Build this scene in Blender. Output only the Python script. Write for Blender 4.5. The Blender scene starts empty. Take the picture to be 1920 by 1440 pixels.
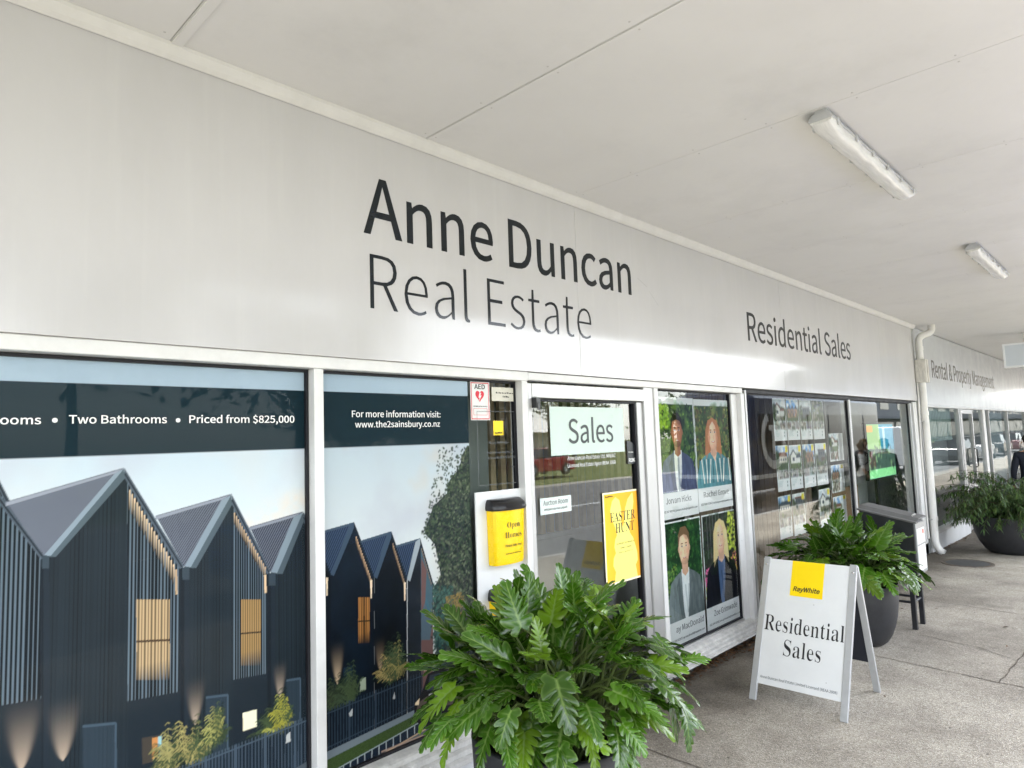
import bpy, math, random
import numpy as np
from mathutils import Vector, Matrix, Euler

sc = bpy.context.scene
COL = sc.collection
R = math.radians

# ------------------------------------------------------------------ camera
YAW, PITCH, ROLL, FPX = 0.80252418, 0.08561902, 0.03405999, 1253.18861
CAM = np.array([0.0, -2.73, 1.8])
def _rot():
    cy, sy = math.cos(YAW), math.sin(YAW)
    f = np.array([sy*math.cos(PITCH), cy*math.cos(PITCH), math.sin(PITCH)])
    r = np.array([cy, -sy, 0.0]); d = np.cross(f, r)
    cr, sr = math.cos(ROLL), math.sin(ROLL)
    return np.array([cr*r+sr*d, -sr*r+cr*d, f])
CM = _rot()
cam = bpy.data.cameras.new('camera'); camo = bpy.data.objects.new('camera', cam); COL.objects.link(camo)
cam.sensor_fit = 'HORIZONTAL'; cam.sensor_width = 36.0; cam.lens = FPX/1920*36
cam.clip_start = 0.05; cam.clip_end = 2000
camo.matrix_world = Matrix(((CM[0][0], -CM[1][0], -CM[2][0], CAM[0]), (CM[0][1], -CM[1][1], -CM[2][1], CAM[1]),
                            (CM[0][2], -CM[1][2], -CM[2][2], CAM[2]), (0, 0, 0, 1)))
sc.camera = camo

# ------------------------------------------------------------------ world, sun, exposure
SUN_EL, SUN_AZ = R(58), R(112)          # azimuth measured from +x towards -y side
w = bpy.data.worlds.new('World'); sc.world = w; w.use_nodes = True
nt = w.node_tree; bg = nt.nodes['Background']
sky = nt.nodes.new('ShaderNodeTexSky'); sky.sky_type = 'NISHITA'; sky.sun_disc = False
sky.sun_elevation = SUN_EL; sky.dust_density = 1.0; sky.air_density = 1.0
hs = nt.nodes.new('ShaderNodeHueSaturation'); hs.inputs['Saturation'].default_value = 0.32
nt.links.new(sky.outputs[0], hs.inputs['Color']); nt.links.new(hs.outputs[0], bg.inputs[0])
bg.inputs[1].default_value = 0.15
sun_dir = Vector((math.cos(SUN_EL)*math.cos(R(-28)), math.cos(SUN_EL)*math.sin(R(-28)), math.sin(SUN_EL)))   # towards the sun
sky.sun_rotation = math.atan2(sun_dir.x, sun_dir.y)
sl = bpy.data.lights.new('sun', 'SUN'); sl.energy = 2.6; sl.angle = R(6); sl.color = (1.0, 0.965, 0.92)
slo = bpy.data.objects.new('sun', sl); COL.objects.link(slo); slo.location = (0, -10, 20)
slo.rotation_euler = sun_dir.to_track_quat('Z', 'Y').to_euler()
sc.view_settings.view_transform = 'Standard'; sc.view_settings.look = 'None'
sc.view_settings.exposure = 2.95; sc.view_settings.gamma = 1.0
sc.render.engine = 'CYCLES'
sc.cycles.max_bounces = 10; sc.cycles.diffuse_bounces = 5; sc.cycles.transparent_max_bounces = 16
sc.cycles.caustics_reflective = False; sc.cycles.caustics_refractive = False

# ------------------------------------------------------------------ small helpers
def wall(u, v, y=0.0):                  # a point of the photograph on the vertical plane y = const -> (x, z)
    d = CM.T @ np.array([(u-960)/FPX, (v-720)/FPX, 1.0]); t = (y-CAM[1])/d[1]
    return (CAM[0]+t*d[0], CAM[2]+t*d[2])
def adj(x, z, y):                       # measured on y = 0, moved to the parallel plane y
    k = (y-CAM[1])/(-CAM[1]); return (x*k, 1.8+(z-1.8)*k)
def lin(c):
    c = np.asarray(c, float)/255.0
    return np.where(c <= 0.04045, c/12.92, ((c+0.055)/1.055)**2.4)
def S(r, g, b, k=1.0):
    return tuple(float(q) for q in np.clip(lin((r, g, b))*k, 0, 0.95))

def tag(o, label=None, cat=None, group=None, kind=None):
    if label: o['label'] = label
    if cat: o['category'] = cat
    if group: o['group'] = group
    if kind: o['kind'] = kind
    return o
def empty(name, label=None, cat=None, loc=(0, 0, 0), rz=0.0, group=None, kind=None):
    o = bpy.data.objects.new(name, None); COL.objects.link(o); o.location = loc; o.rotation_euler = (0, 0, rz)
    o.empty_display_size = 0.1
    return tag(o, label, cat, group, kind)

def wmat(o): return o.matrix_basis if not o.parent else wmat(o.parent) @ o.matrix_parent_inverse @ o.matrix_basis
def adopt(o, parent):                   # shapes are given in world coordinates, so the parent's own place is cancelled
    if parent: o.parent = parent; o.matrix_parent_inverse = wmat(parent).inverted()
    return o
def copy_tree(o, parent=None):          # a thing with its parts and their sub-parts
    c = o.copy(); COL.objects.link(c)
    if parent: c.parent = parent
    for ch in [q for q in bpy.data.objects if q.parent == o]: copy_tree(ch, c)
    return c

# ------------------------------------------------------------------ materials
MATS = {}
def nodes_of(name):
    m = bpy.data.materials.new(name); m.use_nodes = True
    return m, m.node_tree, m.node_tree.nodes['Principled BSDF']
def mat(name, col, rough=0.5, spec=0.5, metal=0.0, var=0.08, scale=6.0, rvar=0.1, bump=0.0, bscale=60.0, coat=0.0, stretch=None):
    if name in MATS: return MATS[name]
    m, t, p = nodes_of(name); L = t.links
    tc = t.nodes.new('ShaderNodeTexCoord')
    src = tc.outputs['Object']
    if stretch:
        mp = t.nodes.new('ShaderNodeMapping'); mp.inputs['Scale'].default_value = stretch; L.new(src, mp.inputs[0]); src = mp.outputs[0]
    n = t.nodes.new('ShaderNodeTexNoise'); n.inputs['Scale'].default_value = scale; n.inputs['Detail'].default_value = 6; n.inputs['Roughness'].default_value = 0.65
    L.new(src, n.inputs['Vector'])
    r = t.nodes.new('ShaderNodeValToRGB'); e = r.color_ramp.elements
    e[0].position = 0.3; e[1].position = 0.7
    e[0].color = tuple(max(0, c*(1-var)) for c in col)+(1,); e[1].color = tuple(min(1, c*(1+var)) for c in col)+(1,)
    L.new(n.outputs['Fac'], r.inputs[0]); L.new(r.outputs[0], p.inputs['Base Color'])
    mr = t.nodes.new('ShaderNodeMapRange'); mr.inputs[1].default_value = 0.3; mr.inputs[2].default_value = 0.7
    mr.inputs[3].default_value = max(0.02, rough-rvar*rough); mr.inputs[4].default_value = min(1, rough+rvar*rough*2)
    L.new(n.outputs['Fac'], mr.inputs[0]); L.new(mr.outputs[0], p.inputs['Roughness'])
    p.inputs['Specular IOR Level'].default_value = spec; p.inputs['Metallic'].default_value = metal
    p.inputs['Coat Weight'].default_value = coat; p.inputs['Coat Roughness'].default_value = 0.08
    if bump:
        n2 = t.nodes.new('ShaderNodeTexNoise'); n2.inputs['Scale'].default_value = bscale; n2.inputs['Detail'].default_value = 5
        L.new(src, n2.inputs['Vector'])
        b = t.nodes.new('ShaderNodeBump'); b.inputs['Strength'].default_value = bump; b.inputs['Distance'].default_value = 0.01
        L.new(n2.outputs['Fac'], b.inputs['Height']); L.new(b.outputs[0], p.inputs['Normal'])
    MATS[name] = m; return m
def print_mat(name, rough=0.4, spec=0.4, emit=0.0):      # printed pictures: colour comes from the 'Col' attribute, with paper grain
    if name in MATS: return MATS[name]
    m, t, p = nodes_of(name); L = t.links
    a = t.nodes.new('ShaderNodeAttribute'); a.attribute_name = 'Col'
    tc = t.nodes.new('ShaderNodeTexCoord'); n = t.nodes.new('ShaderNodeTexNoise'); n.inputs['Scale'].default_value = 350
    L.new(tc.outputs['Object'], n.inputs['Vector'])
    mr = t.nodes.new('ShaderNodeMapRange'); mr.inputs[3].default_value = 0.93; mr.inputs[4].default_value = 1.07; L.new(n.outputs['Fac'], mr.inputs[0])
    mx = t.nodes.new('ShaderNodeMix'); mx.data_type = 'RGBA'; mx.blend_type = 'MULTIPLY'; mx.inputs[0].default_value = 1
    L.new(a.outputs['Color'], mx.inputs[6]); L.new(mr.outputs[0], mx.inputs[7])
    L.new(mx.outputs[2], p.inputs['Base Color']); p.inputs['Roughness'].default_value = rough; p.inputs['Specular IOR Level'].default_value = spec
    if emit:
        L.new(a.outputs['Color'], p.inputs['Emission Color']); p.inputs['Emission Strength'].default_value = emit
    MATS[name] = m; return m
def glass_mat(name, tint=(0.93, 0.97, 0.95), gain=1.0, bump=0.0):
    if name in MATS: return MATS[name]
    m = bpy.data.materials.new(name); m.use_nodes = True; t = m.node_tree; L = t.links; t.nodes.clear()
    out = t.nodes.new('ShaderNodeOutputMaterial'); mix = t.nodes.new('ShaderNodeMixShader')
    tr = t.nodes.new('ShaderNodeBsdfTransparent'); tr.inputs[0].default_value = tint+(1,)
    gl = t.nodes.new('ShaderNodeBsdfGlossy'); gl.inputs['Roughness'].default_value = 0.012; gl.inputs[0].default_value = (0.95, 0.98, 0.97, 1)
    fr = t.nodes.new('ShaderNodeFresnel'); fr.inputs['IOR'].default_value = 1.52
    mu = t.nodes.new('ShaderNodeMath'); mu.operation = 'MULTIPLY'; mu.use_clamp = True; mu.inputs[1].default_value = gain
    tc = t.nodes.new('ShaderNodeTexCoord'); n = t.nodes.new('ShaderNodeTexNoise'); n.inputs['Scale'].default_value = 1.3; n.inputs['Detail'].default_value = 1
    L.new(tc.outputs['Object'], n.inputs['Vector'])
    if bump:
        b = t.nodes.new('ShaderNodeBump'); b.inputs['Strength'].default_value = bump; b.inputs['Distance'].default_value = 0.02
        L.new(n.outputs['Fac'], b.inputs['Height']); L.new(b.outputs[0], gl.inputs['Normal'])
    L.new(fr.outputs[0], mu.inputs[0]); L.new(mu.outputs[0], mix.inputs[0]); L.new(tr.outputs[0], mix.inputs[1]); L.new(gl.outputs[0], mix.inputs[2])
    L.new(mix.outputs[0], out.inputs[0]); MATS[name] = m; return m
def emit_mat(name, col, strength):
    m, t, p = nodes_of(name); p.inputs['Base Color'].default_value = col+(1,)
    p.inputs['Emission Color'].default_value = col+(1,); p.inputs['Emission Strength'].default_value = strength
    return m
def leaf_mat(name, rough=0.3, trans=0.2):
    m, t, p = nodes_of(name); L = t.links
    a = t.nodes.new('ShaderNodeAttribute'); a.attribute_name = 'Col'
    tc = t.nodes.new('ShaderNodeTexCoord'); n = t.nodes.new('ShaderNodeTexNoise'); n.inputs['Scale'].default_value = 30; n.inputs['Detail'].default_value = 4
    L.new(tc.outputs['Object'], n.inputs['Vector'])
    mr = t.nodes.new('ShaderNodeMapRange'); mr.inputs[3].default_value = 0.75; mr.inputs[4].default_value = 1.3; L.new(n.outputs['Fac'], mr.inputs[0])
    mx = t.nodes.new('ShaderNodeMix'); mx.data_type = 'RGBA'; mx.blend_type = 'MULTIPLY'; mx.inputs[0].default_value = 1
    L.new(a.outputs['Color'], mx.inputs[6]); L.new(mr.outputs[0], mx.inputs[7])
    L.new(mx.outputs[2], p.inputs['Base Color']); p.inputs['Roughness'].default_value = rough
    n2 = t.nodes.new('ShaderNodeTexNoise'); n2.inputs['Scale'].default_value = 90
    L.new(tc.outputs['Object'], n2.inputs['Vector'])
    b = t.nodes.new('ShaderNodeBump'); b.inputs['Strength'].default_value = 0.10; b.inputs['Distance'].default_value = 0.003
    L.new(n2.outputs['Fac'], b.inputs['Height']); L.new(b.outputs[0], p.inputs['Normal'])
    tl = t.nodes.new('ShaderNodeBsdfTranslucent'); L.new(mx.outputs[2], tl.inputs[0])
    ms = t.nodes.new('ShaderNodeMixShader'); ms.inputs[0].default_value = trans
    out = t.nodes['Material Output']
    L.new(p.outputs[0], ms.inputs[1]); L.new(tl.outputs[0], ms.inputs[2]); L.new(ms.outputs[0], out.inputs[0])
    return m

# ------------------------------------------------------------------ mesh builder
class MB:
    def __init__(s): s.v = []; s.f = []; s.m = []
    def quad(s, a, b, c, d, m=0):
        i = len(s.v); s.v += [a, b, c, d]; s.f.append((i, i+1, i+2, i+3)); s.m.append(m); return s
    def box(s, x0, x1, y0, y1, z0, z1, m=0):
        i = len(s.v)
        s.v += [(x0, y0, z0), (x1, y0, z0), (x1, y1, z0), (x0, y1, z0), (x0, y0, z1), (x1, y0, z1), (x1, y1, z1), (x0, y1, z1)]
        for q in ((3, 2, 1, 0), (4, 5, 6, 7), (0, 1, 5, 4), (1, 2, 6, 5), (2, 3, 7, 6), (3, 0, 4, 7)):
            s.f.append(tuple(i+k for k in q)); s.m.append(m)
        return s
    def bar(s, p, q, w, h, up=(0, 0, 1), m=0):            # rectangular bar between two points
        p, q = Vector(p), Vector(q); d = (q-p).normalized(); u = Vector(up)
        a = d.cross(u)
        if a.length < 1e-5: a = d.cross(Vector((1, 0, 0)))
        a.normalize(); b = a.cross(d).normalized(); i = len(s.v)
        for e in (p, q):
            for sx, sy in ((-1, -1), (1, -1), (1, 1), (-1, 1)): s.v.append(tuple(e+a*(w/2*sx)+b*(h/2*sy)))
        for q4 in ((0, 1, 2, 3), (7, 6, 5, 4), (4, 5, 1, 0), (5, 6, 2, 1), (6, 7, 3, 2), (7, 4, 0, 3)):
            s.f.append(tuple(i+k for k in q4)); s.m.append(m)
        return s
    def tube(s, pts, r, n=14, m=0, cap=True):
        pts = [Vector(p) for p in pts]; rs = r if isinstance(r, (list, tuple)) else [r]*len(pts)
        i0 = len(s.v); ref = None
        for k, p in enumerate(pts):
            d = (pts[min(k+1, len(pts)-1)]-pts[max(k-1, 0)]).normalized()
            if ref is None:
                ref = d.cross(Vector((0, 0, 1)))
                if ref.length < 1e-3: ref = d.cross(Vector((1, 0, 0)))
            ref = (ref-d*ref.dot(d)).normalized(); b = d.cross(ref)
            for j in range(n):
                a = 2*math.pi*j/n; s.v.append(tuple(p+ref*(rs[k]*math.cos(a))+b*(rs[k]*math.sin(a))))
        for k in range(len(pts)-1):
            for j in range(n):
                j2 = (j+1) % n; s.f.append((i0+k*n+j, i0+k*n+j2, i0+(k+1)*n+j2, i0+(k+1)*n+j)); s.m.append(m)
        if cap:
            s.f.append(tuple(i0+j for j in range(n))[::-1]); s.m.append(m)
            e = i0+(len(pts)-1)*n; s.f.append(tuple(e+j for j in range(n))); s.m.append(m)
        return s
    def lathe(s, prof, c=(0, 0, 0), n=48, m=0, rot=None):  # profile of (r, z)
        i0 = len(s.v); c = Vector(c)
        for r, z in prof:
            for j in range(n):
                a = 2*math.pi*j/n; p = Vector((r*math.cos(a), r*math.sin(a), z))
                if rot: p = rot @ p
                s.v.append(tuple(c+p))
        for k in range(len(prof)-1):
            for j in range(n):
                j2 = (j+1) % n; s.f.append((i0+k*n+j, i0+k*n+j2, i0+(k+1)*n+j2, i0+(k+1)*n+j)); s.m.append(m)
        return s
    def prism(s, pts, d, m=0):                             # polygon of 3-D points pushed along vector d
        i = len(s.v); n = len(pts); d = Vector(d)
        s.v += [tuple(Vector(p)) for p in pts]+[tuple(Vector(p)+d) for p in pts]
        s.f.append(tuple(range(i, i+n))); s.m.append(m); s.f.append(tuple(range(i+2*n-1, i+n-1, -1))); s.m.append(m)
        for k in range(n):
            k2 = (k+1) % n; s.f.append((i+k2, i+k, i+n+k, i+n+k2)); s.m.append(m)
        return s
    def build(s, name, mats, parent=None, smooth=False, bevel=0.0, angle=40, recalc=True):
        me = bpy.data.meshes.new(name); me.from_pydata([tuple(v) for v in s.v], [], s.f)
        mats = mats if isinstance(mats, (list, tuple)) else [mats]
        for q in mats: me.materials.append(q)
        if len(mats) > 1: me.polygons.foreach_set('material_index', s.m)
        import bmesh
        bm = bmesh.new(); bm.from_mesh(me); (bmesh.ops.recalc_face_normals(bm, faces=bm.faces) if recalc else None)
        if smooth:
            for f in bm.faces: f.smooth = True
            for e in bm.edges:
                if len(e.link_faces) == 2 and e.calc_face_angle(0) > R(angle): e.smooth = False
        bm.to_mesh(me); bm.free(); me.update()
        o = bpy.data.objects.new(name, me); COL.objects.link(o)
        if bevel:
            bv = o.modifiers.new('bevel', 'BEVEL'); bv.width = bevel; bv.segments = 2; bv.limit_method = 'ANGLE'; bv.angle_limit = R(40)
        return adopt(o, parent)
def np_mesh(name, V, F, cols, material, parent=None, smooth=True):     # numpy arrays -> mesh with a 'Col' attribute
    me = bpy.data.meshes.new(name); V = np.asarray(V, np.float32); F = np.asarray(F, np.int32); k = F.shape[1]
    me.vertices.add(len(V)); me.vertices.foreach_set('co', V.ravel())
    me.loops.add(F.size); me.loops.foreach_set('vertex_index', F.ravel())
    me.polygons.add(len(F)); me.polygons.foreach_set('loop_start', np.arange(0, F.size, k, dtype=np.int32))
    me.polygons.foreach_set('loop_total', np.full(len(F), k, np.int32))
    me.update(calc_edges=True)
    if smooth: me.polygons.foreach_set('use_smooth', np.ones(len(F), bool))
    if cols is not None:
        at = me.attributes.new('Col', 'FLOAT_COLOR', 'POINT')
        c4 = np.ones((len(V), 4), np.float32); c4[:, :3] = cols; at.data.foreach_set('color', c4.ravel())
    me.materials.append(material); me.validate()
    o = bpy.data.objects.new(name, me); COL.objects.link(o)
    return adopt(o, parent)

# ------------------------------------------------------------------ lettering from outline data
GLYPHS = {
 's': {
  '$': [530, [238,-117,301,-117,301,-10,369,11,421,50,454,106,466,176,444,270,389,332,317,374,245,411,189,454,167,518,175,560,196,592,230,613,275,621,314,617,347,605,376,586,405,561,452,612,421,641,387,664,347,682,301,691,301,798,238,798,238,690,175,671,126,633,94,579,83,513,105,428,160,370,232,329,304,290,359,241,381,170,373,125,351,90,313,68,261,60,214,66,171,81,132,103,96,131,55,71,93,41,138,16,187,-2,238,-11]],
  '&': [649, [247,-12,306,-7,359,9,406,35,449,68,491,40,532,17,572,0,610,-12,633,60,603,70,571,85,537,104,502,127,541,184,574,245,602,309,625,377,543,377,525,319,502,265,475,216,445,171,396,214,349,263,305,314,267,368,325,411,376,458,411,512,425,575,416,631,389,674,346,702,287,712,222,700,171,665,139,613,127,548,130,509,139,469,154,427,173,384,121,345,76,300,46,246,34,181,50,104,94,42,161,2], [392,114,360,90,328,73,293,61,258,57,203,66,159,92,130,133,119,186,126,225,145,260,173,293,208,323,248,267,292,212,341,161], [235,425,221,457,210,489,204,520,202,549,208,589,225,622,252,643,288,651,318,645,339,628,351,603,354,573,345,530,319,492,281,458]],
  '(': [323, [228,-187,282,-163,244,-93,214,-20,190,57,174,136,164,216,160,297,164,378,174,457,190,536,214,612,244,686,282,756,228,781,187,709,153,634,125,556,105,474,92,388,88,297,92,206,105,119,125,38,153,-40,187,-115]],
  ')': [323, [95,-187,135,-115,170,-40,198,38,218,119,231,206,235,297,231,388,218,474,198,556,170,634,135,709,95,781,40,756,78,686,109,612,133,536,150,457,160,378,163,297,160,216,150,136,133,57,109,-20,78,-93,40,-163]],
  ',': [265, [72,-181,130,-148,174,-102,201,-47,211,18,206,61,191,93,168,113,138,120,112,116,91,104,77,85,72,59,77,34,91,14,111,2,136,-2,146,-1,139,-42,120,-77,90,-107,51,-130]],
  '-': [331, [44,234,288,234,288,301,44,301]],
  '.': [265, [133,-12,157,-8,177,6,191,27,196,53,191,81,177,102,157,116,133,120,108,116,88,102,75,81,70,53,75,27,88,6,108,-8]],
  '0': [530, [265,-12,328,-2,381,28,424,78,456,149,476,240,483,352,476,463,456,554,424,623,381,673,328,703,265,712,203,703,150,673,106,623,74,554,55,463,48,352,55,240,74,149,106,78,150,28,203,-2], [265,58,211,75,169,128,142,220,132,352,142,484,169,575,211,627,265,644,320,627,362,575,389,484,399,352,389,220,362,128,320,75]],
  '1': [530, [84,0,468,0,468,73,328,73,328,700,261,700,231,685,197,671,159,660,116,650,116,595,241,595,241,73,84,73]],
  '2': [530, [42,0,482,0,482,75,288,75,174,69,251,146,318,220,373,294,414,366,440,437,449,507,435,592,394,656,329,698,244,712,183,705,129,685,82,652,38,610,89,561,120,593,155,619,193,636,234,642,291,631,331,603,355,559,363,503,354,441,329,375,285,304,223,227,142,143,42,52]],
  '3': [530, [251,-12,339,1,411,40,459,103,477,187,465,253,433,305,386,342,329,365,329,370,379,395,419,431,444,479,453,538,437,612,395,667,330,701,248,712,191,706,141,689,95,662,53,629,100,574,132,601,167,623,205,637,245,642,295,634,332,611,356,576,364,531,354,478,321,436,262,408,170,397,170,330,272,320,340,292,377,248,388,190,377,136,348,95,303,69,245,60,191,67,145,85,106,110,73,140,28,84,67,48,116,17,177,-4]],
  '4': [530, [325,0,407,0,407,193,500,193,500,263,407,263,407,700,310,700,19,250,19,193,325,193], [325,263,110,263,269,501,326,605,329,605,325,477]],
  '5': [530, [250,-12,336,4,409,50,460,125,479,227,463,327,417,397,350,438,268,451,239,449,212,443,187,435,163,423,181,626,445,626,445,700,105,700,82,373,129,344,157,361,185,374,213,382,245,385,305,374,351,343,380,293,391,225,379,156,347,104,300,72,242,60,186,67,140,84,102,109,70,138,26,80,66,46,115,16,176,-5]],
  '6': [530, [287,-12,365,4,429,50,473,122,489,215,475,311,436,380,375,421,294,435,252,429,211,412,171,386,136,350,152,487,191,577,247,626,316,641,347,637,377,626,404,609,427,587,477,641,445,670,407,692,363,707,312,712,246,703,185,675,132,626,90,554,63,457,53,334,62,228,84,142,120,74,167,26,224,-3], [138,281,173,322,210,350,246,365,280,370,335,359,375,328,398,279,406,215,397,150,372,100,334,68,287,56,228,71,183,114,153,184]],
  '7': [530, [189,0,280,0,288,129,302,243,325,348,361,447,414,546,485,647,485,700,47,700,47,626,387,626,325,531,277,437,241,341,215,238,198,125]],
  '8': [530, [267,-12,357,2,426,40,470,97,486,168,476,233,450,283,413,322,369,352,369,357,400,387,430,426,453,473,461,526,448,601,410,659,350,697,269,711,193,698,133,661,92,605,77,533,85,482,106,438,136,401,172,371,172,368,125,336,84,293,55,239,44,174,61,99,107,40,178,2], [315,380,255,406,205,438,170,479,157,533,165,579,188,615,223,637,268,646,318,636,355,610,379,570,387,521,382,483,369,447,346,413], [268,53,210,62,163,89,132,130,121,181,128,229,148,272,179,309,218,340,289,310,348,276,388,232,403,171,393,123,366,86,324,61]],
  '9': [530, [224,-12,289,-3,348,26,400,77,442,152,469,253,478,380,461,526,411,630,336,692,243,712,165,696,101,650,58,578,42,485,56,390,95,321,156,280,235,265,279,272,321,289,361,315,396,350,379,214,340,124,286,75,222,60,188,64,157,74,128,91,103,114,55,59,88,31,126,8,171,-7], [395,424,359,381,322,352,285,336,249,330,195,341,156,373,132,421,124,485,133,551,158,601,196,633,244,645,303,630,349,588,380,519]],
  ':': [265, [133,372,157,377,177,391,191,412,196,439,191,466,177,487,157,501,133,506,108,501,88,487,75,466,70,439,75,412,88,391,108,377], [133,-12,157,-8,177,6,191,27,196,53,191,81,177,102,157,116,133,120,108,116,88,102,75,81,70,53,75,27,88,6,108,-8]],
  '@': [903, [429,-165,483,-162,535,-152,585,-135,632,-111,608,-59,571,-78,529,-93,484,-103,435,-107,349,-97,272,-69,208,-22,160,42,128,123,117,220,132,337,172,437,233,519,310,580,398,618,492,631,581,621,655,592,713,547,754,487,779,414,788,332,775,240,741,170,695,127,644,112,607,119,585,143,577,182,585,238,627,451,570,451,558,407,556,407,539,430,519,446,497,456,471,459,386,437,321,378,279,298,265,212,274,147,302,100,343,70,393,60,429,66,463,82,495,105,523,134,526,134,538,98,562,73,595,58,636,53,710,71,779,125,829,213,849,336,838,435,806,521,754,592,685,645,600,678,499,689,384,674,278,630,187,560,116,466,70,351,53,217,67,102,105,7,163,-68,239,-122,329,-154], [411,120,381,126,357,143,341,173,335,217,345,279,372,338,415,381,471,398,491,396,509,388,525,374,540,353,510,184,483,155,457,135,433,124]],
  'A': [581, [4,0,93,0,160,214,416,214,483,0,577,0,339,700,241,700], [182,284,217,392,286,628,290,628,361,392,394,284]],
  'B': [627, [96,0,319,0,427,13,510,51,565,115,584,205,574,269,544,319,499,353,442,372,442,377,486,400,518,435,538,479,544,529,527,608,477,661,401,691,304,700,96,700], [184,403,184,630,292,630,364,624,416,605,447,570,457,518,448,469,418,433,366,411,288,403], [184,71,184,334,307,334,388,327,448,304,485,265,498,208,485,147,447,104,387,79,307,71]],
  'C': [609, [360,-12,424,-6,481,14,531,45,575,88,526,144,491,111,453,86,411,70,364,65,273,85,205,142,161,233,146,352,162,470,207,559,277,615,367,635,409,630,447,617,480,596,510,569,558,626,523,659,479,686,426,705,366,712,281,701,206,669,144,616,96,544,66,455,55,350,66,244,96,155,142,83,203,31,277,-1]],
  'D': [657, [96,0,275,0,372,11,453,42,517,93,563,163,591,249,601,352,591,456,563,542,517,610,452,660,370,690,271,700,96,700], [184,73,184,628,264,628,372,610,449,557,495,470,510,352,495,234,449,146,372,91,264,73]],
  'E': [562, [96,0,510,0,510,75,184,75,184,330,450,330,450,406,184,406,184,626,499,626,499,700,96,700]],
  'F': [527, [96,0,184,0,184,314,452,314,452,389,184,389,184,626,499,626,499,700,96,700]],
  'G': [658, [371,-12,438,-6,498,11,548,36,587,69,587,363,357,363,357,289,506,289,506,106,482,89,451,76,417,68,380,65,280,85,207,142,162,233,146,352,163,470,210,559,283,615,379,635,427,630,467,616,501,595,530,569,578,626,543,658,498,685,443,705,376,712,288,701,211,669,146,616,97,544,66,455,55,350,66,244,96,155,144,83,208,31,284,-1]],
  'H': [695, [96,0,184,0,184,330,511,330,511,0,600,0,600,700,511,700,511,407,184,407,184,700,96,700]],
  'I': [280, [96,0,184,0,184,700,96,700]],
  'J': [511, [226,-12,314,5,374,51,408,120,419,205,419,700,330,700,330,214,323,146,302,100,267,73,218,65,182,69,150,83,122,108,96,144,33,98,68,50,112,16,164,-5]],
  'L': [519, [96,0,491,0,491,75,184,75,184,700,96,700]],
  'M': [775, [96,0,176,0,176,388,164,594,168,594,224,435,357,71,416,71,548,435,605,594,608,594,597,388,597,0,679,0,679,700,573,700,439,326,391,180,387,180,336,326,202,700,96,700]],
  'N': [690, [96,0,180,0,180,368,169,586,173,586,248,442,503,0,594,0,594,700,510,700,510,336,522,115,518,115,442,259,186,700,96,700]],
  'O': [709, [354,-12,437,-1,510,32,570,86,615,158,643,247,653,352,643,457,615,545,570,617,510,669,437,701,354,712,271,701,199,669,139,617,94,545,65,457,55,352,65,247,94,158,139,86,199,32,271,-1], [354,65,269,85,203,143,161,234,146,352,161,470,203,559,269,615,354,635,440,615,506,559,548,470,562,352,548,234,506,143,440,85]],
  'P': [605, [96,0,184,0,184,279,300,279,405,292,486,331,539,399,558,495,539,591,486,655,403,689,296,700,96,700], [184,350,184,628,285,628,366,622,423,600,458,559,470,495,459,430,425,385,369,359,288,350]],
  'R': [606, [184,368,184,628,302,628,375,622,428,601,461,562,472,504,461,444,428,402,375,376,302,368], [480,0,580,0,402,307,467,332,516,373,548,430,560,504,541,596,491,657,413,690,315,700,96,700,96,0,184,0,184,297,310,297]],
  'S': [569, [290,-12,389,3,464,45,511,108,528,186,517,254,486,306,441,344,384,373,285,416,243,435,206,458,179,490,168,534,177,576,204,608,245,628,299,635,345,631,387,618,424,597,458,570,504,626,463,661,414,688,359,706,299,712,211,699,141,660,95,602,78,527,91,460,125,409,171,373,221,348,321,304,367,282,405,257,429,225,438,179,428,132,400,96,353,73,291,65,237,71,186,89,139,116,98,152,46,91,95,48,153,16,219,-5]],
  'T': [572, [242,0,330,0,330,626,542,626,542,700,30,700,30,626,242,626]],
  'U': [689, [345,-12,444,3,524,54,577,147,596,288,596,700,511,700,511,286,498,181,463,113,410,76,345,65,281,76,229,113,194,181,181,286,181,700,94,700,94,288,113,147,165,54,245,3]],
  'W': [838, [173,0,278,0,382,422,417,582,421,582,456,422,562,0,668,0,813,700,729,700,653,319,615,92,609,92,560,319,462,700,381,700,285,319,235,92,231,92,189,319,116,700,25,700]],
  'Y': [507, [209,0,297,0,297,271,508,700,416,700,327,502,256,349,252,349,183,502,93,700,-1,700,209,271]],
  'Z': [576, [48,0,531,0,531,75,157,75,526,647,526,700,81,700,81,626,417,626,48,53]],
  'a': [538, [207,-12,254,-7,299,9,340,33,379,62,382,62,390,0,461,0,461,319,451,407,419,474,363,517,282,532,221,526,166,509,118,488,78,464,112,404,145,424,182,442,223,455,267,459,320,448,353,419,370,377,374,329,232,304,133,265,75,209,56,135,68,72,99,26,147,-3], [232,58,196,63,167,77,147,103,140,140,152,186,192,223,264,251,374,270,374,126,338,97,303,75,268,63]],
  'b': [590, [316,-12,401,6,473,61,523,149,541,267,528,376,488,460,424,513,335,532,292,526,250,511,209,488,172,459,176,552,176,760,88,760,88,0,158,0,165,53,169,53,204,26,241,5,279,-8], [302,61,274,64,243,73,210,89,176,115,176,388,212,418,247,440,280,454,313,458,377,445,419,406,443,345,451,266,440,180,408,116,361,75]],
  'c': [487, [292,-12,338,-8,382,5,423,25,460,53,422,112,396,92,367,75,335,64,300,60,235,74,184,115,151,177,139,259,152,340,186,403,237,444,303,458,332,455,358,446,383,432,406,414,450,471,420,494,386,514,346,527,299,532,204,514,124,460,70,374,50,259,68,144,119,59,196,6]],
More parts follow.
